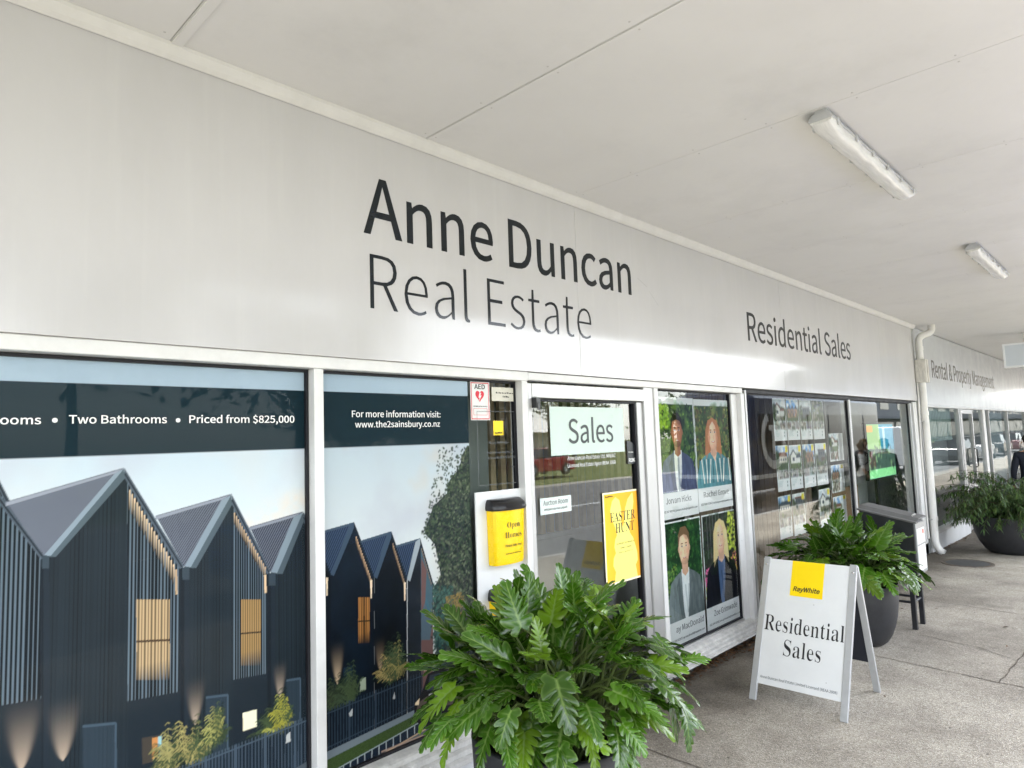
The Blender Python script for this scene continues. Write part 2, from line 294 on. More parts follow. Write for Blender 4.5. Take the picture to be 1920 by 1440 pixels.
  'd': [592, [265,-12,310,-7,352,9,389,33,422,61,425,61,433,0,504,0,504,760,416,760,416,561,421,472,388,497,354,516,317,528,275,532,190,513,118,458,69,372,51,259,66,144,109,58,176,6], [284,61,223,75,178,114,150,176,140,260,152,341,184,403,232,444,290,458,322,455,353,446,385,429,416,404,416,132,384,101,352,79,318,65]],
  'e': [529, [298,-12,348,-8,392,3,432,19,468,40,437,98,408,81,377,68,344,60,308,57,240,70,187,106,151,164,136,239,485,239,489,288,475,389,435,466,370,515,282,532,196,513,121,459,69,373,50,259,69,144,122,59,201,6], [135,301,152,370,186,420,231,451,284,462,338,452,379,421,404,370,413,301]],
  'f': [310, [32,448,102,448,102,0,189,0,189,448,299,448,299,519,189,519,189,601,194,645,207,677,230,696,263,703,321,689,340,756,321,763,300,768,277,771,253,773,186,761,139,727,111,673,102,602,102,519,32,514]],
  'g': [539, [263,-239,371,-224,454,-185,507,-128,525,-59,514,-4,480,35,423,57,345,64,243,64,199,68,171,80,156,98,152,120,154,140,161,156,172,170,185,182,203,175,223,169,242,165,262,164,336,177,397,213,437,270,452,345,449,377,440,406,427,431,410,452,516,452,516,519,335,519,262,532,187,519,126,482,83,424,68,347,74,302,89,264,111,232,136,207,136,203,115,186,97,164,83,137,78,107,82,79,92,55,107,36,125,22,125,17,93,-7,69,-36,54,-67,49,-100,64,-159,108,-203,176,-230], [262,223,220,232,185,257,161,296,152,347,161,398,184,436,219,460,262,468,305,460,340,436,364,398,372,347,364,296,340,257,304,232], [275,-179,212,-172,165,-154,135,-125,125,-88,128,-65,137,-43,154,-21,178,0,244,-8,334,-8,380,-11,413,-22,433,-43,439,-74,428,-113,395,-146,343,-170]],
  'h': [580, [88,0,176,0,176,376,212,411,246,436,280,451,317,456,361,448,392,423,410,380,415,317,415,0,502,0,502,329,493,416,464,480,414,519,344,532,294,525,249,506,209,479,172,445,176,552,176,760,88,760]],
  'i': [263, [88,0,176,0,176,519,88,519], [132,626,155,630,174,641,186,660,190,684,186,707,174,724,155,736,132,740,108,736,90,724,79,707,74,684,79,660,90,641,108,630]],
  'j': [263, [33,-231,99,-219,143,-185,168,-131,176,-59,176,519,89,519,89,-59,86,-102,76,-134,57,-154,25,-161,-25,-152,-42,-218], [132,626,155,630,173,641,186,660,190,684,186,707,173,724,155,736,132,740,108,736,90,724,78,707,74,684,78,660,90,641,108,630]],
  'k': [527, [88,0,174,0,174,137,271,250,423,0,518,0,322,309,495,519,397,519,178,245,174,245,174,760,88,760]],
  'l': [271, [180,-12,230,-5,218,62,200,60,190,62,183,69,178,80,176,97,176,760,88,760,88,103,93,54,109,18,138,-5]],
  'm': [884, [88,0,176,0,176,376,210,411,244,436,275,451,306,456,348,448,379,423,396,380,402,317,402,0,489,0,489,376,524,411,558,436,589,451,620,456,663,448,693,423,710,380,716,317,716,0,803,0,803,329,794,416,765,480,716,519,647,532,600,525,557,504,515,473,475,433,455,474,425,505,385,525,331,532,286,525,245,506,206,478,170,443,168,443,159,519,88,519]],
  'n': [583, [88,0,176,0,176,376,212,411,246,436,280,451,317,456,361,448,392,423,410,380,415,317,415,0,502,0,502,329,493,416,464,480,414,519,344,532,294,525,249,506,208,478,170,443,168,443,159,519,88,519]],
  'o': [579, [289,-12,380,6,457,59,509,144,529,259,509,374,457,460,380,514,289,532,198,514,122,460,69,374,50,259,69,144,122,59,198,6], [289,60,228,74,181,115,150,177,139,259,150,340,181,403,228,444,289,458,351,444,398,403,429,340,440,259,429,177,398,115,351,74]],
  'p': [592, [88,-219,176,-219,176,-43,173,48,208,22,244,3,281,-9,316,-12,401,6,473,61,523,149,541,267,528,376,488,460,424,513,335,532,291,526,248,510,207,486,170,458,168,458,159,519,88,519], [302,61,274,64,243,73,210,89,176,115,176,388,212,418,247,440,281,454,313,458,377,445,419,406,443,345,451,266,440,180,408,116,361,75]],
  'r': [371, [88,0,176,0,176,333,204,389,237,426,272,447,306,454,356,445,372,520,317,532,275,524,236,503,200,469,170,424,168,424,159,519,88,519]],
  's': [447, [223,-12,304,0,363,33,399,82,412,141,398,203,361,246,311,276,254,299,212,315,176,334,152,357,142,389,148,418,166,442,196,458,239,464,271,461,301,451,329,436,356,418,398,473,366,496,327,514,284,527,238,532,162,520,106,489,71,442,59,385,73,328,107,287,156,257,210,235,253,218,291,198,318,171,329,137,322,105,303,79,271,62,226,55,183,60,143,72,107,92,73,117,31,59,71,31,118,8,169,-7]],
  't': [360, [250,-12,275,-11,300,-6,324,0,347,7,329,73,270,58,232,65,208,84,194,115,190,158,190,448,331,448,331,519,190,519,190,665,117,665,108,519,26,514,26,448,103,448,103,160,111,90,135,35,181,0]],
  'u': [580, [240,-12,289,-6,333,13,373,43,411,81,414,81,420,0,493,0,493,519,406,519,406,151,371,111,337,84,303,68,265,63,221,71,191,96,174,138,168,201,168,519,80,519,80,190,90,102,119,39,168,1]],
  'v': [498, [200,0,302,0,485,519,399,519,301,223,253,71,248,71,201,223,103,519,12,519]],
  'w': [766, [170,0,271,0,345,278,380,429,385,429,420,280,495,0,601,0,741,519,657,519,582,219,550,74,545,74,509,219,428,519,343,519,262,219,227,74,223,74,192,219,115,519,26,519]],
  'y': [498, [96,-223,165,-210,218,-172,259,-115,290,-44,485,519,400,519,307,231,265,84,260,84,208,231,103,519,12,519,221,-1,209,-40,190,-85,164,-120,132,-143,93,-152,53,-143,35,-213]],
  'z': [454, [33,0,426,0,426,71,143,71,417,472,417,519,63,519,63,448,307,448,33,47]],
  '|': [258, [98,-266,159,-266,159,800,98,800]],
 },
 'r': {
  'A': [671, [-13,0,-13,28,1,29,14,33,26,38,36,46,46,58,56,73,66,92,75,115,317,717,345,715,591,133,632,53,642,42,653,34,666,29,681,28,681,0,352,0,352,28,389,31,415,38,430,52,436,70,419,125,388,203,159,203,121,108,116,90,115,74,119,54,133,39,157,31,190,28,196,28,196,0], [174,247,372,247,272,490]],
  'E': [679, [22,0,22,26,47,27,68,31,84,37,96,45,105,57,111,74,114,95,116,120,116,567,114,597,111,622,104,641,96,654,84,663,68,669,48,673,25,674,25,700,613,700,613,491,590,491,581,536,567,573,547,602,523,625,492,641,454,653,409,659,356,662,307,658,300,656,294,652,289,647,286,641,281,597,281,378,297,378,330,380,357,387,380,398,399,413,413,434,426,461,435,493,443,531,468,531,468,182,442,182,439,211,434,237,427,260,420,279,410,295,399,309,385,320,370,328,353,334,333,338,310,341,285,342,281,342,281,103,282,86,284,72,289,61,295,54,304,49,317,45,334,43,354,42,390,43,424,47,454,52,482,59,507,69,530,82,551,97,570,115,587,136,603,161,618,189,632,220,661,220,618,0]],
  'H': [804, [24,0,24,27,48,29,69,33,85,40,96,49,104,61,110,77,113,98,115,124,115,582,113,605,110,624,104,640,96,651,84,660,68,667,49,672,25,674,25,700,372,700,372,674,314,664,305,660,297,654,291,647,287,638,284,628,282,615,280,600,280,582,280,385,526,385,526,582,519,638,515,647,509,654,501,660,492,664,434,674,434,700,779,700,779,674,755,671,735,667,719,660,708,652,701,641,695,626,692,606,691,582,691,124,692,100,695,80,701,63,709,51,720,41,735,34,755,29,779,27,779,0,434,0,434,27,458,29,478,33,494,39,506,47,514,59,521,75,524,97,526,124,526,340,280,340,280,124,281,98,284,77,290,61,298,49,310,40,326,33,347,29,372,27,372,0]],
  'N': [759, [619,-17,164,538,164,121,165,96,169,75,174,59,182,47,194,39,210,33,231,29,256,27,256,0,28,0,28,27,45,28,60,30,72,32,83,36,92,40,99,46,105,54,109,63,113,75,115,88,116,103,117,121,117,597,56,666,28,674,28,700,241,700,601,259,601,580,600,598,599,613,597,626,594,637,589,645,583,653,576,659,567,663,509,674,509,700,737,700,737,674,713,672,693,668,677,662,666,653,658,641,653,625,649,604,648,579,648,-17]],
  'O': [807, [401,-17,363,-15,327,-10,292,-1,259,11,228,27,198,45,171,65,145,89,122,115,102,143,84,173,69,205,57,240,49,275,44,312,42,350,44,388,49,425,57,460,69,494,84,526,102,556,122,585,146,611,171,634,199,655,229,673,262,689,296,701,332,710,369,715,408,717,445,715,481,710,516,701,549,689,581,674,610,656,638,636,663,613,686,587,706,559,724,529,739,497,751,462,759,426,764,389,766,350,764,312,759,275,751,240,739,205,724,173,706,143,685,115,662,89,636,65,608,45,578,27,546,11,512,-1,476,-10,439,-15], [407,19,461,28,505,55,539,101,564,166,578,249,583,350,582,402,578,450,571,493,562,532,549,567,534,597,507,634,476,660,440,676,400,681,346,672,301,645,267,599,243,534,228,451,223,350,224,298,229,251,235,207,245,168,257,134,273,103,300,66,331,40,367,24]],
  'R': [727, [24,0,24,27,48,29,69,33,85,40,96,49,104,61,110,77,113,98,115,124,115,582,113,605,110,624,104,640,96,651,84,660,68,667,49,672,25,674,25,700,333,700,383,699,428,695,469,689,505,680,537,668,565,655,598,629,622,597,636,559,641,514,637,474,624,438,602,408,571,382,532,360,484,344,664,77,695,39,703,34,712,30,723,28,735,27,738,27,738,0,520,0,310,326,280,326,280,124,281,98,284,77,290,61,298,49,310,40,326,33,347,29,372,27,372,0], [280,359,313,359,350,362,382,369,409,380,430,397,446,419,458,446,464,478,467,516,459,580,436,626,398,654,345,663,326,662,311,659,299,655,292,649,286,641,283,629,281,612,280,593]],
  'S': [600, [66,-17,66,243,96,243,110,190,127,145,148,107,171,76,199,53,229,36,264,26,303,23,330,25,355,31,377,41,395,55,410,73,420,92,426,114,428,137,423,170,408,198,382,224,346,246,250,293,208,316,172,339,142,363,118,388,100,415,87,444,79,476,76,510,78,540,83,569,92,595,103,619,118,641,135,660,155,677,177,691,201,702,227,710,255,715,284,717,353,709,434,689,448,685,460,683,473,686,482,692,489,702,492,717,521,717,521,490,496,490,487,518,477,545,465,569,451,592,436,612,419,630,401,646,381,659,361,670,341,677,320,682,298,683,273,682,251,677,232,668,215,656,201,641,192,624,186,605,184,584,185,565,190,547,199,532,211,517,226,504,244,491,265,478,290,466,389,419,419,405,445,389,468,374,488,358,504,342,518,325,529,307,538,289,544,270,549,249,551,228,552,204,550,172,544,142,535,115,521,89,503,65,483,45,459,27,432,12,401,0,369,-9,333,-14,295,-15,244,-12,193,1,151,14,130,19,122,18,116,17,111,14,106,11,94,-17]],
  'T': [650, [141,0,141,27,167,28,189,32,206,38,218,47,228,60,234,77,238,98,240,124,240,666,229,666,191,663,156,654,126,640,100,620,79,595,62,564,51,529,44,488,17,488,17,700,631,700,631,487,605,487,595,542,576,587,548,621,512,646,467,661,413,666,405,666,405,124,406,97,410,76,416,59,425,46,437,38,455,32,477,28,504,27,504,0]],
  'U': [757, [381,-20,315,-16,258,-4,212,16,176,44,148,80,128,124,116,177,113,238,113,582,111,605,108,624,102,640,93,651,82,660,66,667,46,672,23,674,23,700,370,700,370,674,311,664,302,660,295,654,289,647,284,638,278,582,278,215,280,172,286,135,297,104,312,79,332,59,357,45,387,37,422,34,477,40,523,57,558,87,583,128,598,180,603,245,603,581,602,605,598,624,592,639,583,651,571,660,554,666,532,671,505,674,505,700,729,700,729,674,707,670,689,665,675,657,665,648,658,636,653,621,650,603,649,581,649,279,648,228,642,182,633,141,620,106,604,75,584,50,547,19,500,-2,445,-15]],
  'a': [529, [391,-15,357,-11,332,2,315,23,308,54,271,24,232,3,191,-9,147,-13,121,-11,99,-6,79,4,62,18,48,34,39,53,33,74,31,97,35,130,48,159,68,186,98,209,136,231,183,252,240,272,306,292,306,371,304,391,301,408,295,423,287,434,276,443,263,449,246,453,227,454,198,452,177,446,164,436,160,421,174,394,181,384,185,374,188,365,189,355,188,342,184,330,178,319,169,310,158,303,146,297,133,294,119,293,104,294,90,298,79,304,69,312,61,323,55,335,52,348,51,363,52,381,57,398,65,413,76,428,90,441,106,453,125,464,146,473,169,480,194,485,220,488,249,489,300,487,343,479,378,467,405,449,425,426,439,397,447,363,450,323,450,96,453,61,455,57,458,55,463,53,468,53,492,64,506,42,480,17,452,-1,422,-12], [232,52,267,63,278,69,287,77,297,86,306,97,306,260,251,241,213,213,189,176,182,129,185,95,194,71,210,56]],
  'd': [569, [215,-15,189,-14,164,-8,141,2,119,16,99,33,82,53,67,76,54,102,43,130,36,161,31,192,30,226,32,265,36,301,44,334,55,365,69,393,85,418,104,439,125,457,148,471,172,481,197,487,224,489,259,486,290,475,318,456,343,431,343,616,342,631,339,644,333,654,326,661,317,667,304,671,289,674,271,675,271,700,490,700,490,116,491,98,493,83,495,71,499,62,505,56,515,50,527,46,543,42,543,17,500,15,452,9,399,-1,343,-15,343,60,319,27,289,3,254,-11], [263,43,275,45,287,48,299,55,310,63,321,74,330,87,337,101,343,117,343,372,340,384,334,395,327,405,317,415,306,422,294,427,281,430,267,432,245,429,226,420,212,405,200,384,192,357,186,323,182,282,181,235,182,190,185,150,191,117,199,90,210,69,225,55,242,46]],
  'e': [463, [236,-15,207,-14,180,-8,154,2,130,16,108,33,89,54,71,78,57,105,45,136,37,168,32,204,30,242,32,277,37,310,46,341,58,370,73,396,91,419,111,440,134,457,158,471,185,481,212,487,242,489,284,486,321,475,354,456,383,431,405,398,422,360,431,316,435,266,435,255,180,255,188,172,212,113,252,77,307,65,336,69,364,82,390,103,415,132,438,112,411,73,382,41,350,16,315,-1,277,-12], [179,295,310,295,310,330,309,361,307,387,302,408,297,426,289,439,278,449,264,454,248,456,218,447,196,420,183,376,179,313]],
  'i': [305, [155,556,139,558,125,562,111,569,100,579,90,590,83,604,79,618,77,634,79,650,83,664,90,678,100,690,111,700,125,707,139,711,155,712,171,711,185,707,198,700,210,690,220,678,227,664,231,650,232,634,231,618,227,604,220,590,210,579,198,569,185,562,170,558], [28,0,28,25,42,26,54,29,63,34,70,39,74,47,78,57,80,70,81,86,81,387,80,405,78,419,76,430,72,438,66,443,57,447,46,450,31,451,32,477,228,477,228,86,229,71,230,58,233,48,237,40,243,34,252,30,263,27,277,25,277,0]],
  'l': [307, [28,0,28,25,42,26,54,29,63,34,70,39,74,47,78,57,80,70,81,86,81,611,80,627,78,640,76,651,72,660,67,666,58,671,46,674,31,675,31,700,228,700,228,86,229,71,230,58,233,48,237,40,243,34,252,30,263,27,277,25,277,0]],
  'm': [852, [28,0,28,25,42,26,53,29,62,33,69,39,74,47,78,58,80,70,81,86,81,389,80,404,78,417,75,428,70,436,64,443,55,448,43,451,29,452,29,477,225,477,225,407,256,443,289,469,326,484,364,489,412,484,449,467,476,440,492,402,524,440,560,467,599,484,642,489,700,479,741,448,766,397,774,325,774,86,775,71,777,58,780,48,784,40,790,34,799,29,810,26,824,25,824,0,580,0,580,25,594,26,604,29,613,34,619,40,624,49,627,59,629,71,630,86,630,333,629,353,627,370,625,385,621,396,615,405,606,412,594,416,580,417,558,414,537,404,517,387,499,364,499,86,499,71,501,59,504,49,508,40,515,34,523,29,534,26,547,25,547,0,307,0,307,25,320,26,331,29,340,34,346,40,350,49,354,59,356,71,356,86,356,333,356,353,354,370,351,384,347,396,341,405,332,412,321,416,307,417,283,414,262,403,243,386,225,361,225,86,226,71,227,59,230,49,234,41,240,35,249,30,259,27,273,25,273,0]],
  'n': [585, [28,0,28,25,42,26,53,29,62,33,69,39,74,47,78,58,80,70,81,86,81,389,80,404,78,417,75,428,70,436,64,443,55,448,43,451,29,452,29,477,227,477,227,411,258,445,292,470,331,484,374,489,432,479,474,448,500,397,508,325,508,86,509,71,511,58,514,48,518,40,525,34,534,29,545,26,559,25,559,0,311,0,311,25,318,25,337,29,351,40,359,59,361,86,361,333,361,353,359,370,356,385,352,396,346,405,337,412,326,416,312,417,288,414,266,403,246,386,227,361,227,86,228,71,230,58,233,48,237,40,243,34,252,29,263,26,277,25,277,0]],
  'o': [517, [259,-15,226,-13,195,-7,166,3,139,18,114,36,93,57,74,81,58,108,45,137,36,169,31,202,29,236,31,272,36,306,45,337,58,367,74,394,93,418,114,439,139,457,166,471,195,481,225,487,258,489,291,487,321,481,350,471,377,457,401,440,423,419,442,395,458,369,471,339,480,307,485,273,487,236,485,200,480,166,471,135,458,105,442,78,423,55,402,34,377,17,351,3,322,-7,292,-13], [259,18,279,20,296,28,310,41,321,60,325,72,329,86,332,104,334,125,338,236,336,299,333,349,327,389,319,416,308,435,295,449,278,457,259,459,238,457,221,449,207,435,197,416,190,388,184,349,181,299,180,237,184,125,186,105,189,87,193,72,197,60,208,41,222,28,239,20]],
  'p': [571, [27,-214,27,-190,38,-189,47,-187,55,-184,62,-180,67,-175,72,-169,75,-163,77,-155,81,-98,81,374,80,395,78,413,75,426,71,435,65,442,56,447,45,451,30,453,30,477,220,477,220,404,246,442,277,469,313,485,354,490,381,488,405,482,429,472,450,458,470,441,487,421,502,397,515,371,525,343,532,312,536,280,538,246,536,209,532,174,525,142,514,111,501,83,486,58,468,36,448,18,425,3,401,-7,376,-13,349,-15,313,-11,281,1,252,21,227,50,227,-89,233,-152,237,-162,242,-170,249,-176,257,-181,304,-189,304,-214], [300,43,322,46,341,55,356,70,368,91,377,119,383,152,387,192,388,237,387,282,384,320,378,353,371,381,360,401,346,416,328,425,306,427,283,423,262,411,244,390,227,361,227,105,241,78,257,59,277,47]],
  's': [443, [232,-15,211,-14,187,-9,161,-2,133,9,113,13,101,12,92,7,84,-2,78,-13,55,-13,55,162,82,162,90,131,102,104,116,80,133,60,152,44,172,32,194,25,216,23,234,24,250,27,263,33,275,41,284,51,290,62,294,75,295,90,292,111,281,129,264,146,240,161,164,199,139,213,117,228,99,244,84,260,72,278,63,297,58,317,57,339,59,370,67,398,81,424,100,447,123,466,150,480,182,488,217,490,255,486,306,473,317,470,327,469,336,470,343,474,349,481,354,490,375,490,375,341,351,341,342,367,331,390,317,410,302,426,285,439,268,448,249,453,229,455,214,454,200,451,188,446,179,439,171,431,165,421,162,410,161,399,162,387,165,376,170,366,177,357,186,349,197,341,210,333,225,325,294,291,319,278,340,264,357,249,371,233,382,215,389,195,394,172,395,146,393,110,384,79,370,51,351,28,326,9,299,-5,267,-13]],
  't': [351, [190,-14,161,-13,137,-7,117,3,101,16,89,33,81,55,76,80,74,109,74,428,31,428,31,460,135,567,155,591,172,612,187,633,198,651,222,651,222,477,319,477,319,428,222,428,222,126,222,111,224,98,226,87,230,78,234,71,241,66,249,63,258,62,275,65,291,75,305,92,317,115,342,101,314,51,280,14,239,-7]],
 },
}

def _glyph(font, ch):
    g = GLYPHS[font][ch]
    return g[0]/700.0, [[(c[i]/700.0, c[i+1]/700.0) for i in range(0, len(c), 2)] for c in g[1:]]
def _grow(cs, wx, wy):                   # move an outline out (or in) along its normals, separately for thick and thin strokes
    def area(c): return sum(c[i-1][0]*c[i][1]-c[i][0]*c[i-1][1] for i in range(len(c)))
    sg = 1 if area(max(cs, key=lambda c: abs(area(c)))) > 0 else -1
    out = []
    for c in cs:
        c = [p for i, p in enumerate(c) if math.hypot(p[0]-c[i-1][0], p[1]-c[i-1][1]) > .009]      # tiny edges would fold over
        n = len(c); q = []
        for i in range(n):
            (x0, y0), (x1, y1), (x2, y2) = c[i-1], c[i], c[(i+1) % n]
            a = Vector((y1-y0, x0-x1)); b = Vector((y2-y1, x1-x2))
            if a.length < 1e-9 or b.length < 1e-9: q.append((x1, y1)); continue
            a.normalize(); b.normalize(); m = a+b
            if m.length < 1e-6: q.append((x1, y1)); continue
            m.normalize(); k = min(1/max(.35, m.dot(a)), 1.8)*sg; q.append((x1+m.x*k*wx, y1+m.y*k*wy))
        out.append(q)
    return out
def lettering(name, text, font, origin, xdir, ydir, width=None, cap=0.1, weight=0.0, material=None, parent=None, align='L', slant=0.0, depth=0.0015, track=0.0):
    cap = cap*0.7                        # outlines are one unit per capital height
    cu = bpy.data.curves.new(name, 'CURVE'); cu.dimensions = '2D'; cu.fill_mode = 'BOTH'
    x = 0.0; polys = []; xs = []
    for ch in text:
        if ch == ' ': x += 0.30+track; continue
        if ch == '\u2022':
            a = 0.62; polys.append([(x+0.3+0.13*math.cos(q), 0.36+0.13*math.sin(q)) for q in np.linspace(0, 2*math.pi, 20)[:-1]]); x += a; continue
        a, cs = _glyph(font, ch)
        if weight: cs = _grow(cs, *(weight if isinstance(weight, tuple) else (weight, weight)))
        for c in cs: polys.append([(x+px+slant*py, py) for px, py in c])
        x += a+track
    allx = [p[0] for c in polys for p in c]; x0, x1 = min(allx), max(allx)
    kx = (width/(x1-x0)) if width else cap
    sh = {'L': 0, 'C': -(x1-x0)/2, 'R': -(x1-x0)}[align]
    for c in polys:
        sp = cu.splines.new('POLY'); sp.points.add(len(c)-1); sp.use_cyclic_u = True
        for pt, (px, py) in zip(sp.points, c): pt.co = ((px-x0+sh)*1.0, py, 0, 1)
    o = bpy.data.objects.new(name, cu); COL.objects.link(o)
    dg = bpy.context.evaluated_depsgraph_get(); dg.update()
    me = bpy.data.meshes.new_from_object(o.evaluated_get(dg), depsgraph=dg); bpy.data.objects.remove(o); bpy.data.curves.remove(cu)
    X, Y = Vector(xdir).normalized(), Vector(ydir).normalized(); N = X.cross(Y); O = Vector(origin)
    me.name = name
    for v in me.vertices: v.co = O+X*(v.co.x*kx)+Y*(v.co.y*cap)
    me.materials.clear(); me.materials.append(material)
    ob = bpy.data.objects.new(name, me); COL.objects.link(ob)
    if depth:
        so = ob.modifiers.new('thick', 'SOLIDIFY'); so.thickness = depth; so.offset = -1
    return adopt(ob, parent)
XD, ZD = (1, 0, 0), (0, 0, 1)

# ------------------------------------------------------------------ printed pictures (flat prints made of many small coloured cells)
NR = np.random.default_rng(11)
def noise2(h, w, cell, octaves=4, seed=0):
    rg = np.random.default_rng(seed); out = np.zeros((h, w)); amp = 1; tot = 0
    for o in range(octaves):
        gh, gw = max(2, int(h/cell)+2), max(2, int(w/cell)+2); g = rg.random((gh, gw))
        yy = np.linspace(0, gh-1.001, h); xx = np.linspace(0, gw-1.001, w)
        yi, xi = yy.astype(int), xx.astype(int); fy, fx = yy-yi, xx-xi
        fy = (fy*fy*(3-2*fy))[:, None]; fx = (fx*fx*(3-2*fx))[None]
        a = g[np.ix_(yi, xi)]; b = g[np.ix_(yi, xi+1)]; c = g[np.ix_(yi+1, xi)]; d = g[np.ix_(yi+1, xi+1)]
        out += amp*((a*(1-fx)+b*fx)*(1-fy)+(c*(1-fx)+d*fx)*fy); tot += amp; amp *= 0.55; cell = max(1.5, cell/2)
    return out/tot
class Canvas:
    def __init__(s, x0, x1, z0, z1, y, step=0.004, base=(0.5, 0.5, 0.5)):
        s.y = y; s.nx = int(round((x1-x0)/step))+1; s.nz = int(round((z1-z0)/step))+1
        s.xs = np.linspace(x0, x1, s.nx); s.zs = np.linspace(z0, z1, s.nz); s.st = step
        s.a = np.empty((s.nz, s.nx, 3)); s.a[:] = base; s.b = (x0, x1, z0, z1)
    def P(s, pts): return [wall(u, v, s.y) for u, v in pts]
    def mask(s, pts, px=True):
        if px: pts = s.P(pts)
        pts = np.array(pts); i0 = max(0, np.searchsorted(s.xs, pts[:, 0].min())-1); i1 = min(s.nx, np.searchsorted(s.xs, pts[:, 0].max())+1)
        j0 = max(0, np.searchsorted(s.zs, pts[:, 1].min())-1); j1 = min(s.nz, np.searchsorted(s.zs, pts[:, 1].max())+1)
        if i1 <= i0 or j1 <= j0: return None
        acc = np.zeros((j1-j0, i1-i0))
        for ox in (-.25, .25):
            for oz in (-.25, .25):
                X, Z = np.meshgrid(s.xs[i0:i1]+ox*s.st, s.zs[j0:j1]+oz*s.st); ins = np.zeros(X.shape, bool)
                for k in range(len(pts)):
                    xa, za = pts[k]; xb, zb = pts[k-1]
                    if za == zb: continue
                    ins ^= ((za > Z) != (zb > Z)) & (X < (xb-xa)*(Z-za)/(zb-za)+xa)
                acc += ins
        return (slice(j0, j1), slice(i0, i1)), acc/4
    def poly(s, pts, col, a=1.0, px=True):
        m = s.mask(pts, px)
        if m is None: return
        sl, k = m; k = (k*a)[..., None]
        c = col
        if callable(col):
            X, Z = np.meshgrid(s.xs[sl[1]], s.zs[sl[0]]); c = col(X, Z)
        s.a[sl] = s.a[sl]*(1-k)+np.asarray(c)*k
    def glow(s, apex, ang, w, length, col, a=1.0):        # printed wall-washer light: bright at apex, fading upwards
        x0, z0 = wall(*apex, s.y); X, Z = np.meshgrid(s.xs, s.zs); dx, dz = X-x0, Z-z0
        half = w*np.clip(dz/length, 0, 1)**0.6+0.003
        k = np.exp(-(dx/half)**4)*(dz > -0.005)*np.clip(1-dz/length, 0, 1)**2.2*a
        s.a += (np.asarray(col)-s.a)*np.clip(k, 0, 1)[..., None]
    def blobs(s, pts, n, cols, size, seed, a=0.9, px=True, asp=1.6):
        m = s.mask(pts, px)
        if m is None: return
        sl, k = m; rg = np.random.default_rng(seed); js, is_ = np.nonzero(k > .5)
        if len(js) == 0: return
        J0, I0 = sl[0].start, sl[1].start; pick = rg.integers(0, len(js), n)
        for q in pick:
            cj, ci = js[q]+J0, is_[q]+I0; r = size/s.st*rg.uniform(.5, 1.4); th = rg.uniform(0, math.pi); R_ = int(r*asp)+1
            j0, j1, i0, i1 = max(0, cj-R_), min(s.nz, cj+R_+1), max(0, ci-R_), min(s.nx, ci+R_+1)
            jj, ii = np.mgrid[j0:j1, i0:i1]; dx, dz = ii-ci, jj-cj
            u_ = dx*math.cos(th)+dz*math.sin(th); v_ = -dx*math.sin(th)+dz*math.cos(th)
            kk = np.clip(1.4-np.hypot(u_/(r*asp), v_/r*1.0)*1.2, 0, 1)[..., None]*a
            c = np.asarray(cols[rg.integers(len(cols))])*rg.uniform(.7, 1.25)
            s.a[j0:j1, i0:i1] = s.a[j0:j1, i0:i1]*(1-kk)+c*kk
    def line(s, p, q, wd, col, a=1.0, px=True):
        if px: p, q = wall(*p, s.y), wall(*q, s.y)
        p, q = np.array(p), np.array(q); d = q-p; n = np.array([-d[1], d[0]])/max(1e-9, np.hypot(*d))*wd/2
        s.poly([p-n, q-n, q+n, p+n], col, a, px=False)
    def ell(s, c, rx, rz, col, a=1.0, px=False, rot=0.0):
        pts = [(c[0]+rx*math.cos(t)*math.cos(rot)-rz*math.sin(t)*math.sin(rot), c[1]+rx*math.cos(t)*math.sin(rot)+rz*math.sin(t)*math.cos(rot)) for t in np.linspace(0, 2*math.pi, 28)[:-1]]
        s.poly(pts, col, a, px)
    def soften(s, n=1, gain=1.0, grain=.06, seed=1):      # printed photographs have soft edges and a little tone variation
        for _ in range(n):
            p = np.pad(s.a, ((1, 1), (1, 1), (0, 0)), 'edge'); s.a = (p[:-2, 1:-1]+p[2:, 1:-1]+p[1:-1, :-2]+p[1:-1, 2:]+2*p[1:-1, 1:-1])/6
        s.a = s.a*gain*(1+grain*3*(noise2(s.nz, s.nx, 14, 3, seed)-.5)[..., None]+grain*np.random.default_rng(seed).normal(0, .5, (s.nz, s.nx, 1)))
    def mesh(s, name, material, parent=None, thick=0.002):
        X, Z = np.meshgrid(s.xs, s.zs); n = s.nx*s.nz; V = np.stack([X.ravel(), np.full(n, s.y), Z.ravel()], 1)
        idx = np.arange(n).reshape(s.nz, s.nx); F = np.stack([idx[:-1, :-1].ravel(), idx[:-1, 1:].ravel(), idx[1:, 1:].ravel(), idx[1:, :-1].ravel()], 1)
        c = s.a.reshape(-1, 3)
        x0, x1, z0, z1 = s.b; y = s.y+thick                                    # back sheet: paper has thickness
        bk = np.array([[x0, y, z0], [x1, y, z0], [x1, y, z1], [x0, y, z1]])
        co = [idx[0, 0], idx[0, -1], idx[-1, -1], idx[-1, 0]]
        FB = np.array([[n+3, n+2, n+1, n]]+[[co[k], co[(k+1) % 4], n+(k+1) % 4, n+k] for k in range(4)])
        return np_mesh(name, np.vstack([V, bk]), np.vstack([F, FB]), np.vstack([np.clip(c, 0, 1), np.full((4, 3), .7)]), material, parent, smooth=False)
